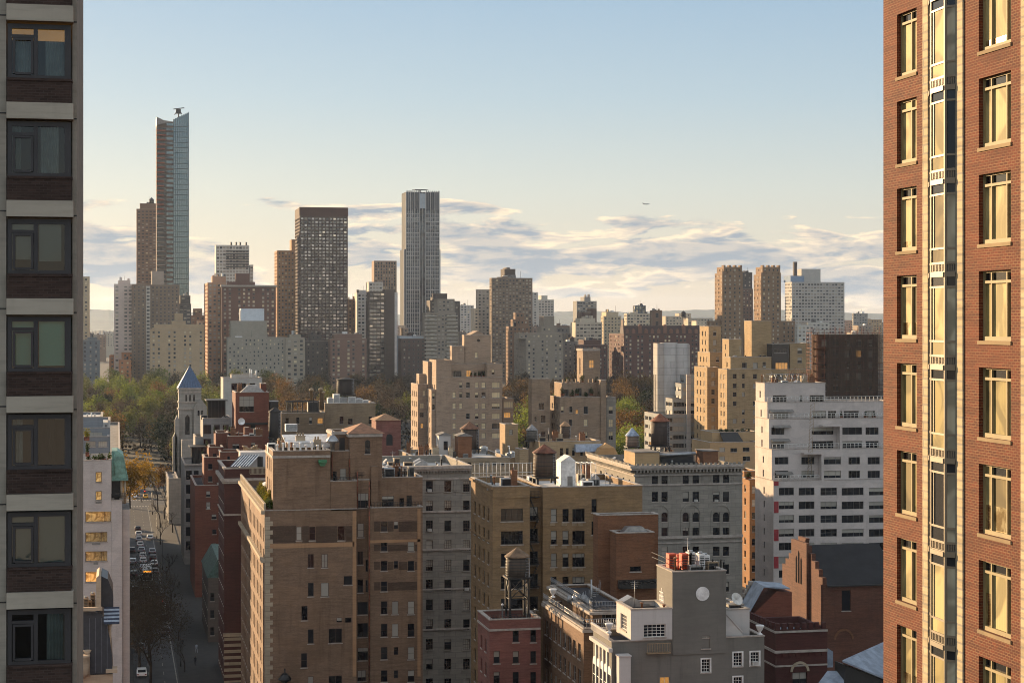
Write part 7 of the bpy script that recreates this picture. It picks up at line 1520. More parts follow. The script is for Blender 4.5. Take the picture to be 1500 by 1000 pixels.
    for z_, h, o in ((zz(705, v['Z']), .55, .55), (zz(708, v['Z']), .3, .3), (v['z1'] - .1, .25, .2), (zz(755, v['Z']), .3, .2)): b.band(v, z_, h, o)
    st = MB(); W_ = v['xb'] - v['xa']
    for k in range(14): z_ = zz(938 + 9 * k, v['Z']); st.box(-.06, -.06, z_, W_ * .42, -.003, z_ + .55)
    st.box(-.25, -.25, zz(932, v['Z']), W_, -.003, zz(927, v['Z'])); b.part('stone_banding', st, limew)
    X = lambda p, d=2.5: on_y(p, 335 + d)[0] - b.o.x
    wr = MB(); wr.box(X(352, 6), 6, v['zr'], X(400, 6), 11, zz(666, v['Z'])); b.part('roof_room', wr, whitep); dd = MB(); dd.box(X(377, 6), 5.97, v['zr'] + .4, X(385, 6), 5.998, zz(673, v['Z'])); b.part('door', dd, M['fr_dark'])
    aw = MB(); aw2 = MB(); n = 14
    for k in range(n): f0, f1 = k / n, (k + 1) / n; a, c = X(352, 6) + (X(380, 6) - X(352, 6)) * f0, X(352, 6) + (X(380, 6) - X(352, 6)) * f1; (aw if k % 2 else aw2).extrude([(a - 2.2, 1.2, v['z1'] + .25), (c - 2.2, 1.2, v['z1'] + .25), (c, 5.9, v['z1'] + 1.9), (a, 5.9, v['z1'] + 1.9)], (0, 0, .06))
    b.part('awning', aw, M['white']); b.part('awning_stripe', aw2, simple('dark awning stripe', '#3b4048', .8))
    bl = MB(); a, c = X(366, 0), X(388, 0)
    for k in range(13): x = a + (c - a) * k / 12; bl.box(x - .05, -.3, v['z1'] - 1.0, x + .05, -.2, v['z1'] + .1)
    bl.box(a, -.32, v['z1'] + .1, c, -.18, v['z1'] + .2); bl.box(a, -.32, v['z1'] - 1.1, c, -.003, v['z1'] - 1.0); b.part('balustrade', bl, limew); b.finish()
    pots(356, 383, 669, 16, 347, 9, 'pale chimney flues in a row behind the striped awning', 'fr_tan', .2)
    # street houses below, mid block
    b = Bld('town_house', 'low dark street house with a copper green mansard between the red brick blocks', 305, 380, masonry('street house', '#5c5048', 0, .12), frame='fr_dark', style='dh')
    v = b.vol(305, 330, 846, 378, 296, E=[(308, 868, 314, 880), (308, 893, 314, 905), (308, 918, 314, 930), (308, 945, 314, 957)], S=dict(p=(3, 3.3), w=1.2, h=1.9, m=1), par=0, roof='roof_dark'); mm = MB(); D = v['Y1'] - v['Y']; mm.extrude([(-.3, v['Y'] - b.o.y, v['z1']), (1.8, v['Y'] - b.o.y, v['z1'] + 3.6), (6, v['Y'] - b.o.y, v['z1'] + 3.6), (6, v['Y'] - b.o.y, v['z1'])], (0, D, 0)); b.part('mansard_roof', mm, simple('dull copper', '#465c53', .7, var=.3))
    sp_ = MB(); sp_.extrude([(2.0, -2.6, v['z1'] + 3.7), (5, -2.6, v['z1'] + 3.0), (5, -2.6, v['z1'] - .5), (2.6, -2.6, v['z1'] + .4)], (0, .3, 0)); b.part('dormer', sp_, limew); b.finish()
left_group()

# ---- I: stone temple tower with blue pyramid roof
def temple():
    Y = 640; m = masonry('temple limestone', '#8f8a82', 0, .08, panel=1.0, stain=.4, streak=.35); b = Bld('temple', 'limestone temple tower with a steep blue pyramid roof rising over the street', 262, Y, m, 'temple')
    s = b.vol(262, 295, 568, Y, None, depth=8.4, E=[(271.5, 578, 274, 587.5, 'plain', 'd'), (277, 578, 279.8, 587.5, 'plain', 'd'), (283, 578, 285.6, 587.5, 'plain', 'd')], S=None, par=0)
    for z_, h, o in ((s['z1'] - .5, .5, .45), (s['z1'] - 1.7, .3, .2), (zz(590, s['Z']), .4, .3), (zz(600, s['Z']), .5, .4)): b.band(s, z_, h, o)
    mb = MB(); W_ = s['xb'] - s['xa'] + .6; x0 = -.3 + s['xa'] - b.o.x; c = [(x0, -.3, s['z1'] + .01), (x0 + W_, -.3, s['z1'] + .01), (x0 + W_, 8.7, s['z1'] + .01), (x0, 8.7, s['z1'] + .01)]; ap = (x0 + W_ / 2, 4.2, zz(535, s['Z']))
    for i in range(4): mb.face([c[i], c[(i + 1) % 4], ap])
    mb.face(c[::-1]); b.part('pyramid_roof', mb, simple('blue slate', '#3f5571', .45, var=.2, scale=2))
    rb = MB()
    for k in range(1, 8): f = k / 8; rb.tube((x0 + W_ * f, -.32, s['z1'] + .1), ap, .1, .02, n=4)
    b.part('roof_rib', rb, simple('slate ribs', '#334a66', .5))
    g = b.vol(284, 304, 598, Y - 1.5, None, depth=9, E=[(290, 597, 293, 606, 'plain', 'd')][:0] + [(289.5, 601, 292.4, 609, 'plain', 'd'), (294.5, 601, 297.2, 609, 'plain', 'd')], par=0); gm_ = MB(); xa, xb = g['xa'] - b.o.x, g['xb'] - b.o.x; gm_.extrude([(xa - .2, -1.6, g['z1']), (xb + .2, -1.6, g['z1']), ((xa + xb) / 2, -1.6, g['z1'] + 3.4)], (0, 9, 0)); b.part('gable', gm_, m)
    q = MB(); cx, Z = on_y(274.5, Y); cx -= b.o.x
    dk = MB(); dk.extrude([(cx - .75, -.06, zz(636, Z)), (cx + .75, -.06, zz(636, Z)), (cx + .75, -.06, zz(611, Z)), (cx, -.06, zz(607, Z)), (cx - .75, -.06, zz(611, Z))], (0, .055, 0)); b.part('lancet_window', dk, M['glass'])
    for s_ in (-1, 1): q.box(cx + s_ * 1.3 - .3, -.35, zz(640, Z), cx + s_ * 1.3 + .3, -.004, zz(606, Z))
    for (px, t_) in ((259.5, 615), (256.5, 640), (297, 612)): x, Zp = on_y(px, Y - 1); q.box(x - .75 - b.o.x, -1.2, 0, x + .75 - b.o.x, 2, zz(t_, Zp)); q.extrude([(x - .75 - b.o.x, -1.2, zz(t_, Zp)), (x + .75 - b.o.x, -1.2, zz(t_, Zp)), (x - b.o.x, -1.2, zz(t_, Zp) + 1.6)], (0, 3.2, 0))
    b.part('buttress', q, m)
    n = b.vol(247, 262, 704, Y - 40, None, depth=36, E=None, par=.4, mat=masonry('temple nave', '#58534e', 0, .08)); pl = MB()
    for k in range(9): x = on_y(248 + 2.4 * k, Y - 40)[0] - b.o.x; pl.box(x - .25, -40.6, 0, x + .25, -40.02, zz(700, n['Z']))
    b.part('pilaster', pl, m); b.vol(266, 302, 645, Y - 9, None, depth=7, E=None, par=.3); b.finish()
temple()
# ================================================================ left side of the street: white brick block and the mansard house before it
def white_left():
    Y = 292; b = Bld('apartment_house', 'white brick block with bronze reflecting windows and a green copper mansard, beside the street', 60, Y, whiteb, frame='fr_dark', glass='glass_gold_reflection', style='n3', pb=(1, 0, 0, 0))
    v = b.vol(40, 163, 676, Y, None, depth=14, E=[(140, 691, 149, 706, 'plain'), (140, 719, 149, 733, 'plain'), (125, 749, 162.5, 764, 'n3'), (125, 779, 157, 793.5, 'n3'), (125, 807, 157, 821.5, 'n3'), (125, 837, 157, 852, 'n3')], par=1.0, roof='roof_pale', z0=0)
    v2 = b.vol(163.2, 179, 733, Y, None, depth=14, E=None, par=.8); v3 = b.vol(179.3, 190, 746, Y + 1.3, None, depth=12, E=None, par=.8)
    X = lambda p, yy=Y: on_y(p, yy)[0] - b.o.x
    mm = MB(); z0, z1 = zz(706, v['Z']), zz(664, v['Z']); mm.extrude([(X(163.5), 3, z0), (X(187), 3, z0), (X(184.5), 3, z0 + 1.2), (X(180), 3, z1 - .6), (X(172), 3, z1), (X(163.5), 3, z1)], (0, 8, 0)); b.part('copper_mansard', mm, M['copper'])
    rb = MB()
    for k in range(6): 
        f = k / 5; yy = 3 + 8 * f; rb.tube((X(187), yy, z0), (X(184.5), yy, z0 + 1.2), .06, n=4); rb.tube((X(184.5), yy, z0 + 1.2), (X(180), yy, z1 - .6), .06, n=4)
    for px in (164, 168): rb.tube((X(px), 2.9, z0 + .6), (X(px) , 2.9, z1 - .3), .09, n=4)
    rb.box(X(163.5), 2.6, z0 - .25, X(188), 11, z0 - .02); b.part('copper_trim', rb, M['copper'])
    dk = MB(); dk.box(X(163.5), 3.5, v2['zr'], X(178), 9, z0 - .26); b.part('loggia', dk, M['black']); co = MB()
    for px in (178, 183): co.lathe([(.22, 0), (.18, zz(706, v['Z']) - .3 - v2['zr'])], 10, (X(px), 3.3, v2['zr']))
    b.part('column', co, limew)
    rail(b, (v2['xa'], Y + .3, 0), (v3['xb'], Y + 1.5, 0), v2['z1'] + .12, .95, 'black', 22, 'railing'); 
    ac = MB()
    for (l, t_, r, bt) in ((135, 796, 147, 800), (137, 825, 144, 829), (140, 734, 149, 739)): ac.box(X(l), -.05, zz(bt, v['Z']), X(r), -.003, zz(t_, v['Z']))
    b.part('air_conditioner_grille', ac, M['fr_grey']); b.finish()
    for k, (px, py, w_, h_) in enumerate(((130, 676, 10, 12), (140, 675, 13, 10), (150, 675, 16, 14), (160, 674, 10, 12), (128, 668, 9, 22))): shrub(px, py, Y + 1.2 + .7 * (k % 2), w_, h_, 'trimmed hedge planter on the roof of the white brick block, %s in the row' % ('first', 'second', 'third', 'fourth', 'tallest')[k], 'plant_green' if k % 2 else 'plant_dark', 200 + k, 'roof_hedge', 'hedge', 'hedges on the white brick block')
    rb_ = shrub(127, 645, 345, 13, 20, 'rust red shrub on the grey terrace behind the white brick block', 'plant_yel', 210)
    # grey metal roof rooms further back
    b = Bld('apartment_house', 'grey metal clad roof rooms stepping up behind the white brick block', 60, 360, masonry('grey metal cladding', '#75777a', 0, .05, stain=.2), frame='fr_grey', style='n3')
    v = b.vol(40, 160, 641, 360, None, depth=60, E=[(126, 646, 140, 654, 'n4', 'b'), (144, 646, 157, 654, 'n4', 'b')], par=.5, roof='roof_pale'); b.vol(40, 160.5, 628, 366, None, depth=40, z0=v['zr'], E=[(124, 633, 150, 638, 'n4')], par=.4, roof='roof_pale'); b.vol(40, 150, 612, 374, None, depth=20, z0=v['zr'], E=None, par=.4, roof='roof_pale'); b.finish()
    for k, (px, py) in enumerate(((128, 612), (134, 610), (139, 612), (146, 615), (155, 626))): pipe_vent(px, py - 6, py + 3, 378, 2, 'thin white mast on the grey metal roof rooms', 'white', k % 2 == 0, group='masts on the grey metal roof rooms')
    # row of street blocks to the south, mostly out of sight, added to close the street in shade
    b = Bld('apartment_house', 'shaded stone block down the street past the white brick block', 150, 440, lime, frame='fr_dark', style='dh'); b.vol(60, 176, 664, 440, None, depth=130, E=None, par=.6); b.finish()
    # D mansard house
    Y = 236; dm = simple('dark zinc mansard', '#3a3a3f', .45, .3, var=.15); cr = masonry('cream house stone', '#b39a80', 0, .08, stain=.3)
    b = Bld('town_house', 'small cream stone house with a curved dark zinc mansard at the bottom left', 122, Y, cr, frame='fr_white', style='dh'); X = lambda p, yy=Y: on_y(p, yy)[0] - b.o.x; Z = on_y(130, Y)[1]; z = lambda py: zz(py, Z)
    b.vol(60, 165, 990, Y, None, depth=12, E=None, par=0, roof='roof_dark')
    mm = MB(); pr = [(X(165), 0, z(988))] + [(X(165) - 1.9 * (1 - math.cos(t)), 0, z(988) + (z(896) - z(988)) * math.sin(t)) for t in (.3, .6, .9, 1.2, 1.5)] + [(X(118), 0, z(893)), (X(118), 0, z(988))]; mm.extrude(pr, (0, 10, 0)); b.part('zinc_mansard', mm, dm); sm = MB()
    for px in (131, 140, 149, 157): sm.box(X(px) - .03, -.05, z(985), X(px) + .03, -.003, z(905))
    b.part('seam', sm, simple('zinc seam', '#66666d', .5)); pp = MB(); pp.box(X(118), -.8, z(893), X(150), -.2, z(888)); pp.extrude([(X(141), -.4, z(893)), (X(148), -.4, z(893)), (X(148), -.4, z(848)), (X(145), -.4, z(842)), (X(141), -.4, z(846))], (0, 8, 0)); b.part('party_wall', pp, cr)
    dk = MB(); dk.extrude([(X(148.2), 2, z(893)), (X(166), 2, z(893)), (X(165), 2, z(870)), (X(158), 2, z(852)), (X(148.2), 2, z(847))], (0, 8, 0)); b.part('rear_roof', dk, dm)
    cl = MB(); 
    for px in (159, 168): cl.lathe([(.3, 0), (.3, .2), (.22, .3), (.2, z(915) - z(980) - .4), (.3, z(915) - z(980) - .2), (.3, z(915) - z(980))], 12, (X(px) - .6, .6, z(980)))
    cl.box(X(155), -.6, z(985), X(172), 1.6, z(980)); cl.lathe([(.5, 0), (.9, .5), (1.0, 1.6), (.8, 2.3), (1.1, 2.6), (1.1, 2.9)], 14, (X(119), -.9, z(990))); cl.lathe([(.35, 0), (.3, 2.8), (.5, 3.2)], 12, (X(128), -.6, z(988))); b.part('stone_column', cl, cr)
    a1 = MB(); a2 = MB()
    for k in range(9): f0, f1 = k / 9, (k + 1) / 9; (a1 if k % 2 else a2).extrude([(X(152), -.3 + 1.2 * f0, z(892) - .0 - 1.9 * (1 - f0) + .0), (X(175), -.3 + 1.2 * f0, z(892) - 1.9 * (1 - f0)), (X(175), -.3 + 1.2 * f1, z(892) - 1.9 * (1 - f1)), (X(152), -.3 + 1.2 * f1, z(892) - 1.9 * (1 - f1))], (0, 0, .08))
    b.part('awning', a1, simple('pale awning', '#8e97a3', .7)); b.part('awning_stripe', a2, simple('navy awning', '#252c3d', .7)); b.finish()
    for k, (px, t_) in enumerate(((126, 868), (131, 872), (136, 862))): roof_unit(px, 893, Y + 2 + k, 7, 893 - t_ - 8, 'tan roof plant casing behind the zinc mansard parapet', 'fr_tan', 1.2, True, group='plant behind the zinc mansard')
white_left()

# ================================================================ the street
asph = simple('dark asphalt', (.024, .024, .026), .7, var=.35, scale=.35); walk = simple('concrete pavement', '#292725', .85, var=.2, scale=.6); paint = simple('road paint', '#7d7a73', .7, var=.25, scale=2)
mb = MB(); mb.face([(3.2, 100, .004), (11.2, 100, .004), (11.2, 664, .004), (3.2, 664, .004)]); mb.face([(-60, 664, .004), (300, 664, .004), (300, 680, .004), (-60, 680, .004)])
def road_c(y): return 7.2 - max(0, y - 700) * .0 - ((max(0, y - 720)) ** 2) * .0011        # it bends off to the left inside the park
ys = [680 + 8 * k for k in range(28)]
for a, c in zip(ys[:-1], ys[1:]): mb.face([(road_c(a) - 5.5, a, .008), (road_c(a) + 7, a, .008), (road_c(c) + 7, c, .008), (road_c(c) - 5.5, c, .008)])
tag(mb.build('road', asph), kind='structure')
mb = MB(); mb.box(11.2, 100, 0, 18, 663, .14, 0, 'b'); mb.box(-2, 305, 0, 3.2, 663, .14, 0, 'b'); mb.box(13.5, 681, 0, 18, 760, .14, 0, 'b'); tag(mb.build('pavement', walk), kind='structure')
mb = MB()
for x in (5.9, 8.6):
    y = 300
    while y < 655: mb.face([(x - .06, y, .009), (x + .06, y, .009), (x + .06, y + 3, .009), (x - .06, y + 3, .009)]); y += 9
mb.face([(10.7, 300, .009), (10.9, 300, .009), (10.9, 655, .009), (10.7, 655, .009)])
for yy in (658, 681):
    x = 3.0
    while x < 13: mb.face([(x, yy, .013), (x + .5, yy, .013), (x + .5, yy + 3.6, .013), (x, yy + 3.6, .013)]); x += 1.0
for k in range(13): a, c = 690 + 10 * k, 697 + 10 * k; mb.face([(road_c(a) + 1.0, a, .013), (road_c(a) + 1.2, a, .013), (road_c(c) + 1.2, c, .013), (road_c(c) + 1.0, c, .013)])
tag(mb.build('road_marking', paint), kind='structure')

CARM = {}
def car_paint(name, col, metal=.3):
    m, nt, b = base_mat(name); c = srgb(col); b.inputs['Base Color'].default_value = (*c, 1); b.inputs['Metallic'].default_value = metal; b.inputs['Roughness'].default_value = .35; b.inputs['Coat Weight'].default_value = .5; return m
CP = {'white': car_paint('white car paint', '#d8d8d6', 0), 'black': car_paint('black car paint', '#18181b', .2), 'silver': car_paint('silver car paint', '#9da1a6', .7), 'yellow': car_paint('yellow cab paint', '#d8a018', 0), 'red': car_paint('dark red car paint', '#6b1c1c', .2), 'grey': car_paint('grey car paint', '#55585d', .5)}
tail = emit_mat('red tail lamp', '#c01810', .12)
def make_car(x, y, col, kind, label, rz=0):
    """nose towards +y (away from the camera)"""
    van = kind != 'car'; Wd = .92 if not van else 1.0; r = thing('parked_van' if van else 'car', (x, y, .01), label, 'van' if van else 'car', 'cars in the street', rz); L = 2.25 if not van else 2.7; H = .78 if not van else 1.0; T = 1.45 if not van else 2.2
    prof = [(-L, .35), (-L, H), (-L + .35, H + .1), (-L + .75, T - .06), (-L + 1.0, T), (.35, T), (1.15, H + .12), (L - .15, H - .06), (L, H - .3), (L, .35)] if not van else [(-L, .4), (-L, T - .12), (-L + .2, T), (.9, T), (1.6, H + .35), (L - .1, H), (L, H - .25), (L, .4)]
    b = MB(); n = len(prof)
    def ring(w, s=1): return [(s * w * (1 if z < H + .15 else .84), yy, z) for yy, z in prof]
    A, B_ = ring(Wd, -1), ring(Wd, 1); b.face(A[::-1]); b.face(B_)
    for i in range(n): j = (i + 1) % n; b.face([A[i], A[j], B_[j], B_[i]])
    b.build('body', CP[col], r); g = MB(); w = Wd * .78
    if not van:
        g.face([(-w, -L + .37, H + .14), (w, -L + .37, H + .14), (w * .95, -L + .73, T - .08), (-w * .95, -L + .73, T - .08)][::1]); g.face([(-w, 1.13, H + .16), (w, 1.13, H + .16), (w * .95, .40, T - .03), (-w * .95, .40, T - .03)])
        for f in g.v: pass
        g.v = [(a, c + (-.015 if c < 0 else .015), d + .012) for a, c, d in g.v]
        for s_ in (-1, 1): g.face([(s_ * Wd * .855, -L + .85, H + .2), (s_ * Wd * .855, .85, H + .2), (s_ * Wd * .85, .35, T - .1), (s_ * Wd * .85, -L + 1.1, T - .1)])
    else:
        g.face([(-w, -L - .012, T - .8), (w, -L - .012, T - .8), (w, -L - .012, T - .2), (-w, -L - .012, T - .2)]); g.face([(-w, 1.59, H + .42), (w, 1.59, H + .42), (w, .95, T - .06), (-w, .95, T - .06)]); g.v[4:] = [(a, c + .02, d + .012) for a, c, d in g.v[4:]]
    g.build('window', M['glass'], r)
    for s_ in (-1, 1):
        for yy in (-L + .8, L - .8):
            t = MB(); t.tube((s_ * (Wd - .2), yy, .33), (s_ * (Wd + .02), yy, .33), .33, n=14); t.build('wheel', M['black'], r)
        t = MB(); t.box(s_ * Wd * .75 - .16, -L - .03, H - .25, s_ * Wd * .75 + .16, -L - .004, H - .08); t.build('tail_light', tail, r)
    return r
def make_bus(x, y, label, big=True):
    r = thing('bus', (x, y, .01), label, 'bus', 'buses in the street'); L, W_, H = 6.0, 1.25, 3.05; b = MB(); b.extrude([(-W_, -L, .45), (W_, -L, .45), (W_, -L, H - .25), (W_ - .25, -L, H), (-W_ + .25, -L, H), (-W_, -L, H - .25)], (0, 2 * L, 0)); b.build('body', CP['white'], r); bk = MB(); bk.box(-W_ * .9, -L - .03, .6, W_ * .9, -L - .004, 2.3); bk.build('rear_panel', M['fr_dark'], r)
    g = MB()
    for s_ in (-1, 1):
        for k in range(6): g.box(s_ * (W_ + .004) - .012, -L + .6 + k * 1.85, 1.45, s_ * (W_ + .004) + .012, -L + 2.2 + k * 1.85, 2.45)
    g.build('window', M['glass'], r); s_ = MB(); s_.box(-.95, -L - .05, 2.5, .95, -L - .004, 2.78); s_.build('destination_display', emit_mat('amber route display', '#ff9a28', 1.6), r)
    u = MB(); u.box(-.8, -3, H + .002, .8, -.5, H + .28); u.box(-.7, 1.5, H + .002, .7, 3.5, H + .22); u.build('roof_unit', M['white'], r)
    for sx in (-1, 1):
        for yy in (-3.6, 3.6): t = MB(); t.tube((sx * 1.0, yy, .5), (sx * 1.24, yy, .5), .5, n=14); t.build('wheel', M['black'], r)
    return r
CARS = [(7.6, 474, 'bus'), (9.9, 500, 'white'), (9.8, 484, 'grey'), (7.0, 492, 'silver'), (7.1, 506, 'white'), (7.2, 517, 'white'), (7.0, 530, 'silver'), (6.8, 543, 'white'), (6.6, 556, 'silver'), (4.4, 480, 'black'), (4.4, 452, 'grey'), (7.2, 455, 'white'), (9.8, 512, 'black'), (6.6, 692, 'white'), (6.9, 703, 'silver'), (10.6, 690, 'yellow'), (6.6, 722, 'bus2'), (10.0, 441, 'black'), (4.6, 345, 'white'), (4.6, 372, 'grey'), (4.6, 398, 'black'), (10.1, 408, 'black'), (10.1, 390, 'grey'), (10.1, 425, 'silver'), (4.5, 424, 'silver'), (6.9, 438, 'black'), (9.9, 526, 'silver'), (9.9, 560, 'white'), (6.7, 570, 'white'), (6.6, 584, 'black'), (4.4, 505, 'silver'), (4.4, 530, 'black'), (6.4, 735, 'white'), (6.2, 748, 'silver')]
ORD = ['nearest', 'second', 'third', 'fourth', 'fifth', 'sixth', 'seventh', 'eighth', 'ninth', 'tenth', 'eleventh', 'twelfth']
cnt = {}
for (x, y, k) in sorted(CARS, key=lambda c: c[1]):
    if k in ('bus', 'bus2'): make_bus(x, y, 'city bus with amber display in the queue of traffic' if k == 'bus' else 'white bus further off beyond the crosswalk'); continue
    side = 'parked at the left kerb' if x < 5 else 'at the right kerb' if x > 9.5 else 'in the middle lane'
    if y > 670: side = 'waiting beyond the crosswalk'
    cnt[(k, side)] = i = cnt.get((k, side), -1) + 1
    make_car(x, y, k, 'car', '%s %s car %s of the shaded street' % (ORD[i], 'yellow cab style' if k == 'yellow' else k, side))

# street lamps, signals, people on the pavement
def lamp(x, y, s, label):
    r = thing('street_lamp', (x, y, .14), label, 'street lamp', 'street lamps'); mb = MB(); mb.lathe([(.16, 0), (.16, .8), (.09, 1), (.07, 7.6)], 10); mb.tube((0, 0, 7.4), (s * 1.9, 0, 8.2), .05, n=5); mb.build('pole', M['black'], r); h = MB(); h.box(s * 1.7 - .12, -.16, 8.12, s * 2.5 + .1, .16, 8.3); h.build('lamp_head', M['fr_grey'], r)
for k, y in enumerate((352, 420, 490, 560, 630)): lamp(11.9, y, -1, 'slim black street lamp on the right pavement, %s from the camera' % ORD[k])
for k, (x, y, l) in enumerate(((12.2, 655, 'traffic signal at the right corner of the crosswalk'), (12.0, 398, 'traffic signal over the right pavement nearer the camera'))):
    r = thing('traffic_signal', (x, y, .14), l, 'traffic signal'); mb = MB(); mb.tube((0, 0, 0), (0, 0, 5.5), .1); mb.tube((0, 0, 5.3), (-2.4, 0, 5.7), .06); mb.build('pole', M['fr_dark'], r); mb = MB(); mb.box(-2.6, -.18, 4.7, -2.2, .18, 5.9); mb.build('housing', M['yellow'] if 'yellow' in M else M['fr_dark'], r); mb = MB(); mb.lathe([(.14, 0), (.14, .02)], 12); o = mb.build('red_light', emit_mat('red signal %d' % k, '#ff2a18', 4), r, (-2.4, -.2, 5.65)); o.rotation_euler = (R(90), 0, 0)
def person(x, y, coat, label, rz, stride=.28):
    r = thing('person', (x, y, .14), label, 'person', 'people on the pavement', rz); me = bpy.data.meshes.new('body')
    V = [(0, 0, .95), (0, 0, 1.2), (0, .02, 1.42), (0, .03, 1.52), (0, .05, 1.66), (-.1, 0, .9), (-.11, stride * .5, .5), (-.11, stride * .35, .06), (.1, 0, .9), (.11, -stride * .3, .5), (.11, -stride, .1), (-.2, 0, 1.4), (-.26, -.1, 1.14), (-.25, .05, .9), (.2, 0, 1.4), (.26, .1, 1.14), (.25, .22, .95), (-.11, stride * .35 + .18, .04), (.11, -stride + .16, .03)]
    Ed = [(0, 1), (1, 2), (2, 3), (3, 4), (0, 5), (5, 6), (6, 7), (0, 8), (8, 9), (9, 10), (2, 11), (11, 12), (12, 13), (2, 14), (14, 15), (15, 16), (7, 17), (10, 18)]
    me.from_pydata(V, Ed, []); o = bpy.data.objects.new('body', me); COL.objects.link(o); o.parent = r
    rad = [.16, .15, .17, .07, .11, .11, .07, .045, .11, .07, .045, .075, .05, .035, .075, .05, .035, .04, .04]
    md = o.modifiers.new('skin', 'SKIN'); sk = me.skin_vertices[0].data
    for i, q in enumerate(rad): sk[i].radius = (q, q * .85)
    sk[0].use_root = True; o.modifiers.new('sub', 'SUBSURF').levels = 1; o.modifiers[-1].render_levels = 1; me.materials.append(simple('coat ' + label[:14], coat, .85))
    h = MB(); h.lathe([(.02, .12), (.09, .1), (.12, .03), (.125, -.05), (.1, -.1)], 10, (0, .0, 1.7)); h.build('hair', M['fr_brown'], r)
for k, (x, y, c, l, rz) in enumerate(((14.6, 352, '#22242c', 'person in a dark coat walking on the right pavement near the camera', 2.9), (12.9, 372, '#1c1c1e', 'person in black beside the kerb under the bare trees', 0), (15.4, 366, '#8c8f96', 'person in a pale jacket near the shopfronts', .3), (14.1, 420, '#2e2a33', 'person in a dark jacket halfway along the right pavement', 3.1), (9.0, 673, '#202024', 'person in dark clothes crossing at the crosswalk', 1.5), (15.0, 455, '#35322e', 'person in brown further up the right pavement', 0))): person(x, y, c, l, rz)

# ================================================================ trees
bark = simple('dark bark', '#2f2721', .9, var=.3)
def limbs(mb, p, d, ln, r, dep, rg, spread=.55, n=5, minr=.02):
    q = p + d * ln; mb.tube(p, q, r, r * .68, n=n, cap=False)
    if dep == 0: return
    for k in range(2 if dep > 2 or rg.random() < .6 else 3):
        a = Vector((rg.gauss(0, 1), rg.gauss(0, 1), rg.gauss(0, .7))).normalized(); nd = (d + a * spread + Vector((0, 0, .12))).normalized(); limbs(mb, q - d * ln * rg.uniform(0, .25), nd, ln * rg.uniform(.62, .85), max(minr, r * .66), dep - 1, rg, spread, max(3, n - 1), minr)
def bare_tree(h, seed):
    rg = random.Random(seed); mb = MB(); limbs(mb, Vector((0, 0, 0)), Vector((rg.uniform(-.05, .05), rg.uniform(-.05, .05), 1)).normalized(), h * .26, h * .02, 6, rg, .6, 6, .022); return mb
TREE_V = []
def park_variant(seed, h, w, n, mats, crown_name='crown'):
    rg = random.Random(seed); return dict(trunk=None, seed=seed)
def crown_mesh(seed, w, h, n, size, name): return leafball(n, w / 2, w / 2, h, size, seed, .12, 11).mesh('crown', [])
LM = {'olive': leaf_mat('olive spring leaves', '#31360f', '#6b6a2a', '#4b4f1c'), 'green': leaf_mat('fresh green leaves', '#3f4a18', '#868c38', '#626b28'), 'rust': leaf_mat('rusty budding twigs', '#3f2b15', '#80602f', '#56401f'), 'brown': leaf_mat('bare brown twigs', '#231c14', '#4d4030', '#382d20'), 'yellow': leaf_mat('golden yellow leaves', '#5f4812', '#a88432', '#806320'), 'dark': leaf_mat('dark evergreen leaves', '#10160b', '#2a3319', '#1a2210')}
PROTO = {}
for ki, (kk, m) in enumerate(LM.items()):
    for s in range(3):
        rg = random.Random(ki * 10 + s); w_, h_ = rg.uniform(11, 15), rg.uniform(9.5, 12.5); n = 2600 if kk != 'brown' else 2200
        cm = leafball(n, w_ / 2, w_ / 2, h_, .42 if kk != 'brown' else .34, 300 + ki * 10 + s, .1, 12).mesh('crown', [m]); tm = MB(); limbs(tm, Vector((0, 0, 0)), Vector((0, 0, 1)), 4.2, .38, 4, rg, .55, 6, .05); PROTO[(kk, s)] = (cm, tm.mesh('trunk', [bark]), h_)
def park_tree(x, y, kind, s, sc_, label, group, z=None):
    cm, tm, h_ = PROTO[(kind, s)]; r = thing('park_tree', (x, y, ground_z(y) if z is None else z), label, 'tree', group, random.uniform(0, 6.28)); r.scale = (sc_, sc_, sc_ * random.uniform(.92, 1.12))
    for nm, me, zo in (('crown', cm, 3.2), ('trunk', tm, 0)):
        o = bpy.data.objects.new(nm, me); COL.objects.link(o); o.parent = r; o.location = (0, 0, zo)
rg = random.Random(21); GR = 'trees in the park'
word = {'olive': 'olive green', 'green': 'fresh green', 'rust': 'rusty brown', 'brown': 'bare brown', 'yellow': 'golden yellow', 'dark': 'dark evergreen'}
def zone(p0, p1, Z0, Z1, step, kinds, wts, where, zs=1.0):
    Z = Z0
    while Z < Z1:
        st = step * (.8 + .5 * (Z - Z0) / (Z1 - Z0)); px = p0 + rg.uniform(0, st * F / Z)
        while px < p1:
            t = tpx(px); u = t * Z; x, y = Z * SN + u * CS, Z * CS - u * SN
            k = rg.choices(kinds, wts)[0]; s = rg.randrange(3)
            off_road = abs(x - 8) > 11 or y > 930
            if off_road and y > 700: park_tree(x, y, k, s, rg.uniform(1.05, 1.5), '%s tree in the park, %s' % (word[k], where), GR)
            px += st * F / Z * rg.uniform(.8, 1.2)
        Z += st * rg.uniform(.85, 1.15)
zone(112, 345, 760, 1000, 17, ['dark', 'brown', 'olive', 'rust', 'green'], [5, 8, 3, .6, .6], 'left of the temple tower, nearer rows')  # dark and brown kinds weighted up, colouring in the building shade
zone(112, 345, 1000, 1440, 24, ['olive', 'green', 'rust', 'brown', 'dark'], [5, 2.6, 1, 4, 2], 'left of the temple tower, toward the far edge')
zone(345, 600, 950, 1440, 25, ['brown', 'rust', 'olive', 'dark'], [6, 1.2, 1, 1], 'between the pale stone block and the centre tower')
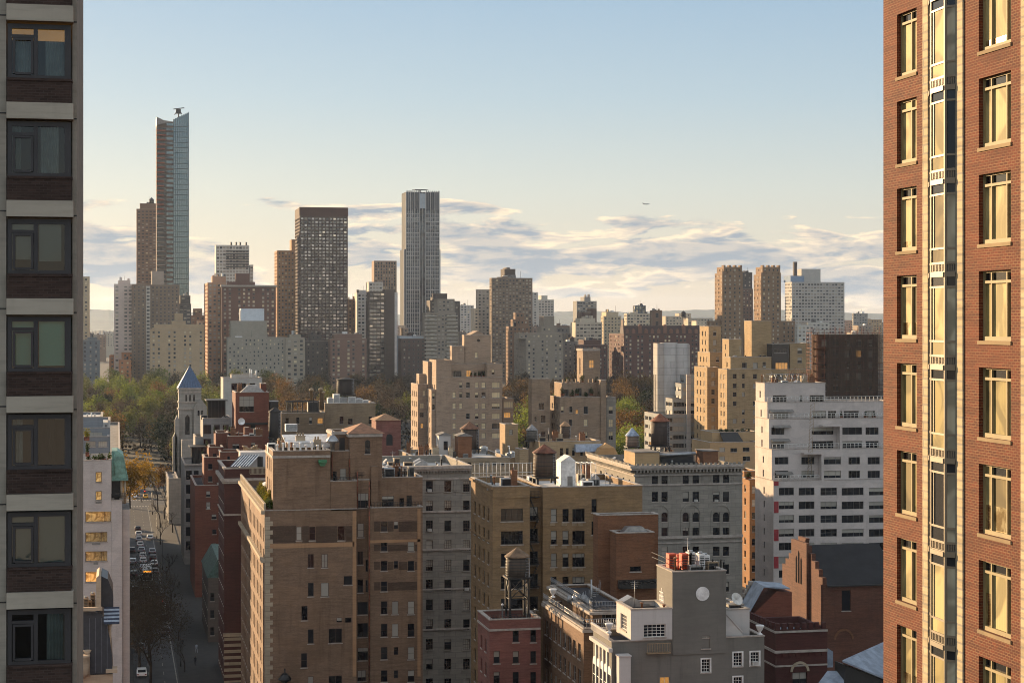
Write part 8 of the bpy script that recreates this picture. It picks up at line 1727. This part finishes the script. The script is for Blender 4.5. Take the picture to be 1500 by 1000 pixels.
zone(735, 970, 760, 1100, 21, ['rust', 'brown', 'olive', 'green'], [3, 2, 1.5, 2.5], 'behind the overgrown terraced house, nearer rows')
zone(735, 1030, 1100, 1440, 25, ['brown', 'dark', 'rust'], [5, 2, 2], 'under the huge red brown apartment house')
def spot(px, py, Z, kind, s, sc_, label):
    t = tpx(px); x, y = Z * SN + t * Z * CS, Z * CS - t * Z * SN; h = PROTO[(kind, s)][2] * sc_ + 3.2; z = zz(py, Z) - h; park_tree(x, y, kind, s, sc_, label, GR, min(ground_z(y), max(z, -1)))
spot(190, 662, 640, 'yellow', 0, 1.15, 'golden yellow tree beside the green copper mansard'); spot(212, 668, 690, 'yellow', 1, .95, 'golden yellow tree overhanging the bending road'); spot(240, 690, 700, 'rust', 1, .7, 'small rusty tree beside the temple nave')
spot(575, 588, 720, 'rust', 2, 1.1, 'rusty tree lit by the sun above the pink tank house'); spot(600, 592, 760, 'yellow', 2, .9, 'yellowish tree behind the left steps of the centre tower'); spot(548, 596, 700, 'rust', 0, 1.0, 'rusty tree at the left of the pink tank house')
spot(925, 588, 745, 'green', 0, 1.6, 'bright green tree between the terraced house and the grey modern block'); spot(908, 600, 735, 'green', 1, 1.3, 'bright green tree against the right wing of the terraced house'); spot(758, 612, 760, 'green', 2, 1.2, 'lower bright green tree between centre tower and terraced house'); spot(760, 580, 800, 'green', 1, 1.5, 'bright green tree right of the centre tower'); spot(830, 540, 1080, 'green', 2, 1.5, 'bright green crown left of the small square tower'); spot(945, 600, 735, 'green', 2, 1.0, 'bright green tree close to the white shafts'); spot(910, 634, 700, 'rust', 1, .8, 'rusty low tree below the bright green ones')
spot(430, 610, 650, 'yellow', 0, .7, 'yellowish tree behind the black terrace pergola'); spot(455, 606, 660, 'yellow', 2, .7, 'yellow tree left of the beige gabled block')
# undergrowth that nobody could count
ug = leafball(1, 1, 1, 1, 1, 1); ug = MB(); rg2 = random.Random(4)
for k in range(7000):
    Z = rg2.uniform(700, 1450); t = tpx(rg2.uniform(105, 1040)); x, y = Z * SN + t * Z * CS, Z * CS - t * Z * SN
    if y < 765 or abs(x - 8) < 12 and y < 900: continue
    c = Vector((x, y, ground_z(y) + rg2.uniform(0, 2.4))); s = rg2.uniform(.8, 1.8)
    for q in range(3):
        d = Vector((rg2.gauss(0, 1), rg2.gauss(0, 1), rg2.gauss(0, 1))).normalized(); u = d.orthogonal().normalized(); w_ = d.cross(u); p = c + Vector((rg2.gauss(0, 1), rg2.gauss(0, 1), rg2.gauss(0, .5))) * s * .7; ug.face([p - u * s * .6, p + w_ * s * .5, p + u * s * .6, p - w_ * s * .5])
tag(ug.build('undergrowth', leaf_mat('scrub twigs', '#18150d', '#332b1c')), 'brown scrub and saplings covering the park floor', 'undergrowth', None, 'stuff')
# street trees
ST = [(6.0, 336, 15.5, 'dense bare tree over the street at the bottom, left kerb'), (4.2, 346, 17, 'tall bare dark tree behind the nearest one at the left kerb'), (6.2, 362, 15, 'bare tree at the left kerb, third from the camera'), (4.4, 378, 15.5, 'bare tree at the left kerb, fourth from the camera'), (12.4, 346, 7.5, 'thin young bare tree on the right pavement, nearest'), (12.4, 380, 8, 'thin bare tree on the right pavement, second'), (12.4, 430, 9, 'thin bare tree on the right pavement, third'), (12.4, 470, 9, 'thin bare tree on the right pavement, fourth'), (12.6, 545, 10, 'thin bare tree on the right pavement, fifth'), (13.6, 590, 11, 'thin bare tree on the right pavement, farthest'), (14, 690, 11, 'bare tree at the park corner past the crosswalk'), (15.5, 615, 12, 'bare tree before the temple nave, nearer'), (14, 640, 12, 'bare tree before the temple nave, farther'), (17, 575, 11, 'bare tree by the wall short of the temple nave'), (16, 720, 12, 'bare tree beside the bending park road')]
for k, (x, y, h, l) in enumerate(ST):
    r = thing('street_tree', (x, y, .1), l, 'tree', 'bare trees along the street', k); bare_tree(h, 500 + k).build('trunk', bark, r)
    if k < 4: o = leafball(9000, h * .62, h * .62, h * .7, .14, 600 + k, .1, 12).build('crown', LM['brown'], r, (0, 0, h * .34))

# low blocks between the camera and the grey house, under the bottom edge of the picture, added to close the light off the lower walls
for k, (x, y, w_, d, h) in enumerate(((-52, 150, 50, 80, 33), (22, 100, 26, 60, 34), (50, 100, 30, 70, 36), (82, 110, 40, 60, 30), (20, 185, 20, 40, 20), (128, 120, 60, 120, 34))):
    r = thing('apartment_house', (x, y, 0), 'unseen low block added to shade the near houses', 'building', 'unseen low blocks added for shade'); h = 65 - .203 * max((x + q) * SN + (y + d) * CS for q in (0, w_)) - 3; mb = MB(); mb.box(0, 0, 0, w_, d, h); mb.build('wall', brownb, r); mb = MB(); mb.box(.4, .4, h, w_ - .4, d - .4, h + .3); mb.build('roof', M['roof_dark'], r)
# ================================================================ the airliner
def plane():
    Z = 9000; t = tpx(946.5); x, y = Z * SN + t * Z * CS, Z * CS - t * Z * SN; r = thing('airliner', (x, y, zz(299, Z)), 'tiny airliner crossing the pale sky right of the centre', 'airplane', None, -TH + R(8)); m = simple('airliner skin', '#4a4f57', .4); mb = MB()
    n = 12; P = [(-17, .2), (-15, 1.4), (-11, 2), (10, 2), (14, 1.7), (16.5, .7), (17, .1)]; i0 = 0
    for k in range(len(P) - 1): mb.tube((P[k][0], 0, 0), (P[k + 1][0], 0, 0), P[k][1], P[k + 1][1], n=n, cap=False)
    mb.build('fuselage', m, r); w = MB(); w.extrude([(4, -1, -.8), (-2, -17, .6), (-4, -17, .6), (-3, -1, -.8)], (0, 0, .5)); w.extrude([(4, 1, -.8), (-2, 17, .6), (-4, 17, .6), (-3, 1, -.8)], (0, 0, .5)); w.build('wing', m, r)
    w = MB(); w.extrude([(-11, -.2, 1.5), (-15.5, -.2, 7), (-18, -.2, 7), (-16, -.2, 1.2)], (0, .4, 0)); w.extrude([(-12, -6, 1), (-15, -6, 1), (-16, 0, .8), (-12, 0, .8), ], (0, 0, .3)); w.extrude([(-12, 6, 1), (-15, 6, 1), (-16, 0, .8), (-12, 0, .8)], (0, 0, .3)); w.build('tail', m, r)
    for s_ in (-1, 1): e = MB(); e.tube((3, s_ * 5.5, -1.8), (-1.5, s_ * 5.5, -1.8), 1.1, .9, n=12); e.build('engine', m, r)
plane()
# ================================================================ air
HAZE = 0.000027
mb = MB(); mb.box(-16500, -420, -2, 16500, 15800, 262); hz = mb.build('haze', bpy.data.materials.new('evening air')); tag(hz, kind='stuff')
hm = hz.data.materials[0]; hm.use_nodes = True; hn = hm.node_tree; hn.nodes.clear(); pv = hn.nodes.new('ShaderNodeVolumePrincipled'); ho = hn.nodes.new('ShaderNodeOutputMaterial')
pv.inputs['Color'].default_value = (.62, .76, 1.0, 1); pv.inputs['Density'].default_value = HAZE; pv.inputs['Anisotropy'].default_value = .35; hn.links.new(pv.outputs[0], ho.inputs['Volume'])

# ================================================================ every label points at one thing: likes are told apart by what stands behind or by their order
SC_ = ((165, 'the pale river gap'), (197, 'the pinkish white tower'), (240, 'the dark brown tower'), (300, 'the orange lit house'), (345, 'the red brick slab'), (420, 'the long grey limestone house'), (450, 'the beige block'), (485, 'the dark narrow houses'), (540, 'the low red brown house'), (585, 'the dark glass mid rise'), (625, 'the gridded grey tower'), (680, 'the balconied beige block'), (745, 'the wide brown slab'), (830, 'the tower headed house'), (890, 'the low maroon block'), (1100, 'the mansard roofed house'))
bpy.context.view_layer.update()
def photo_x(o):
    v = o.matrix_world.translation; Zc = v.x * SN + v.y * CS; return CX + F * (v.x * CS - v.y * SN) / max(Zc, 1)
by = {}
for o in bpy.data.objects:
    if o.parent is None and o.get('label'): by.setdefault(o['label'], []).append(o)
ORDL = ['first', 'second', 'third', 'fourth', 'fifth', 'sixth', 'seventh', 'eighth', 'ninth', 'tenth', 'eleventh', 'twelfth', 'thirteenth', 'fourteenth', 'fifteenth', 'sixteenth', 'seventeenth', 'eighteenth', 'nineteenth', 'twentieth']
for lab, os_ in list(by.items()):
    if len(os_) < 2: continue
    subs = {}
    if os_[0].name.startswith('park_tree'):
        head = lab.split(' tree in the park')[0]; near = 'nearer' in lab
        for o in os_: subs.setdefault('%s park tree %s %s' % (head, 'before' if near else 'below', next((n for p, n in SC_ if photo_x(o) < p), 'the twin towers')), []).append(o)
    else: subs = {lab: os_}
    for l, v in subs.items():
        if len(v) == 1: v[0]['label'] = l; continue
        for k, o in enumerate(sorted(v, key=photo_x)): o['label'] = '%s, %s' % (l, ('leftmost' if k == 0 else 'rightmost' if k == len(v) - 1 else ORDL[min(k, 19)] + ' from the left'))
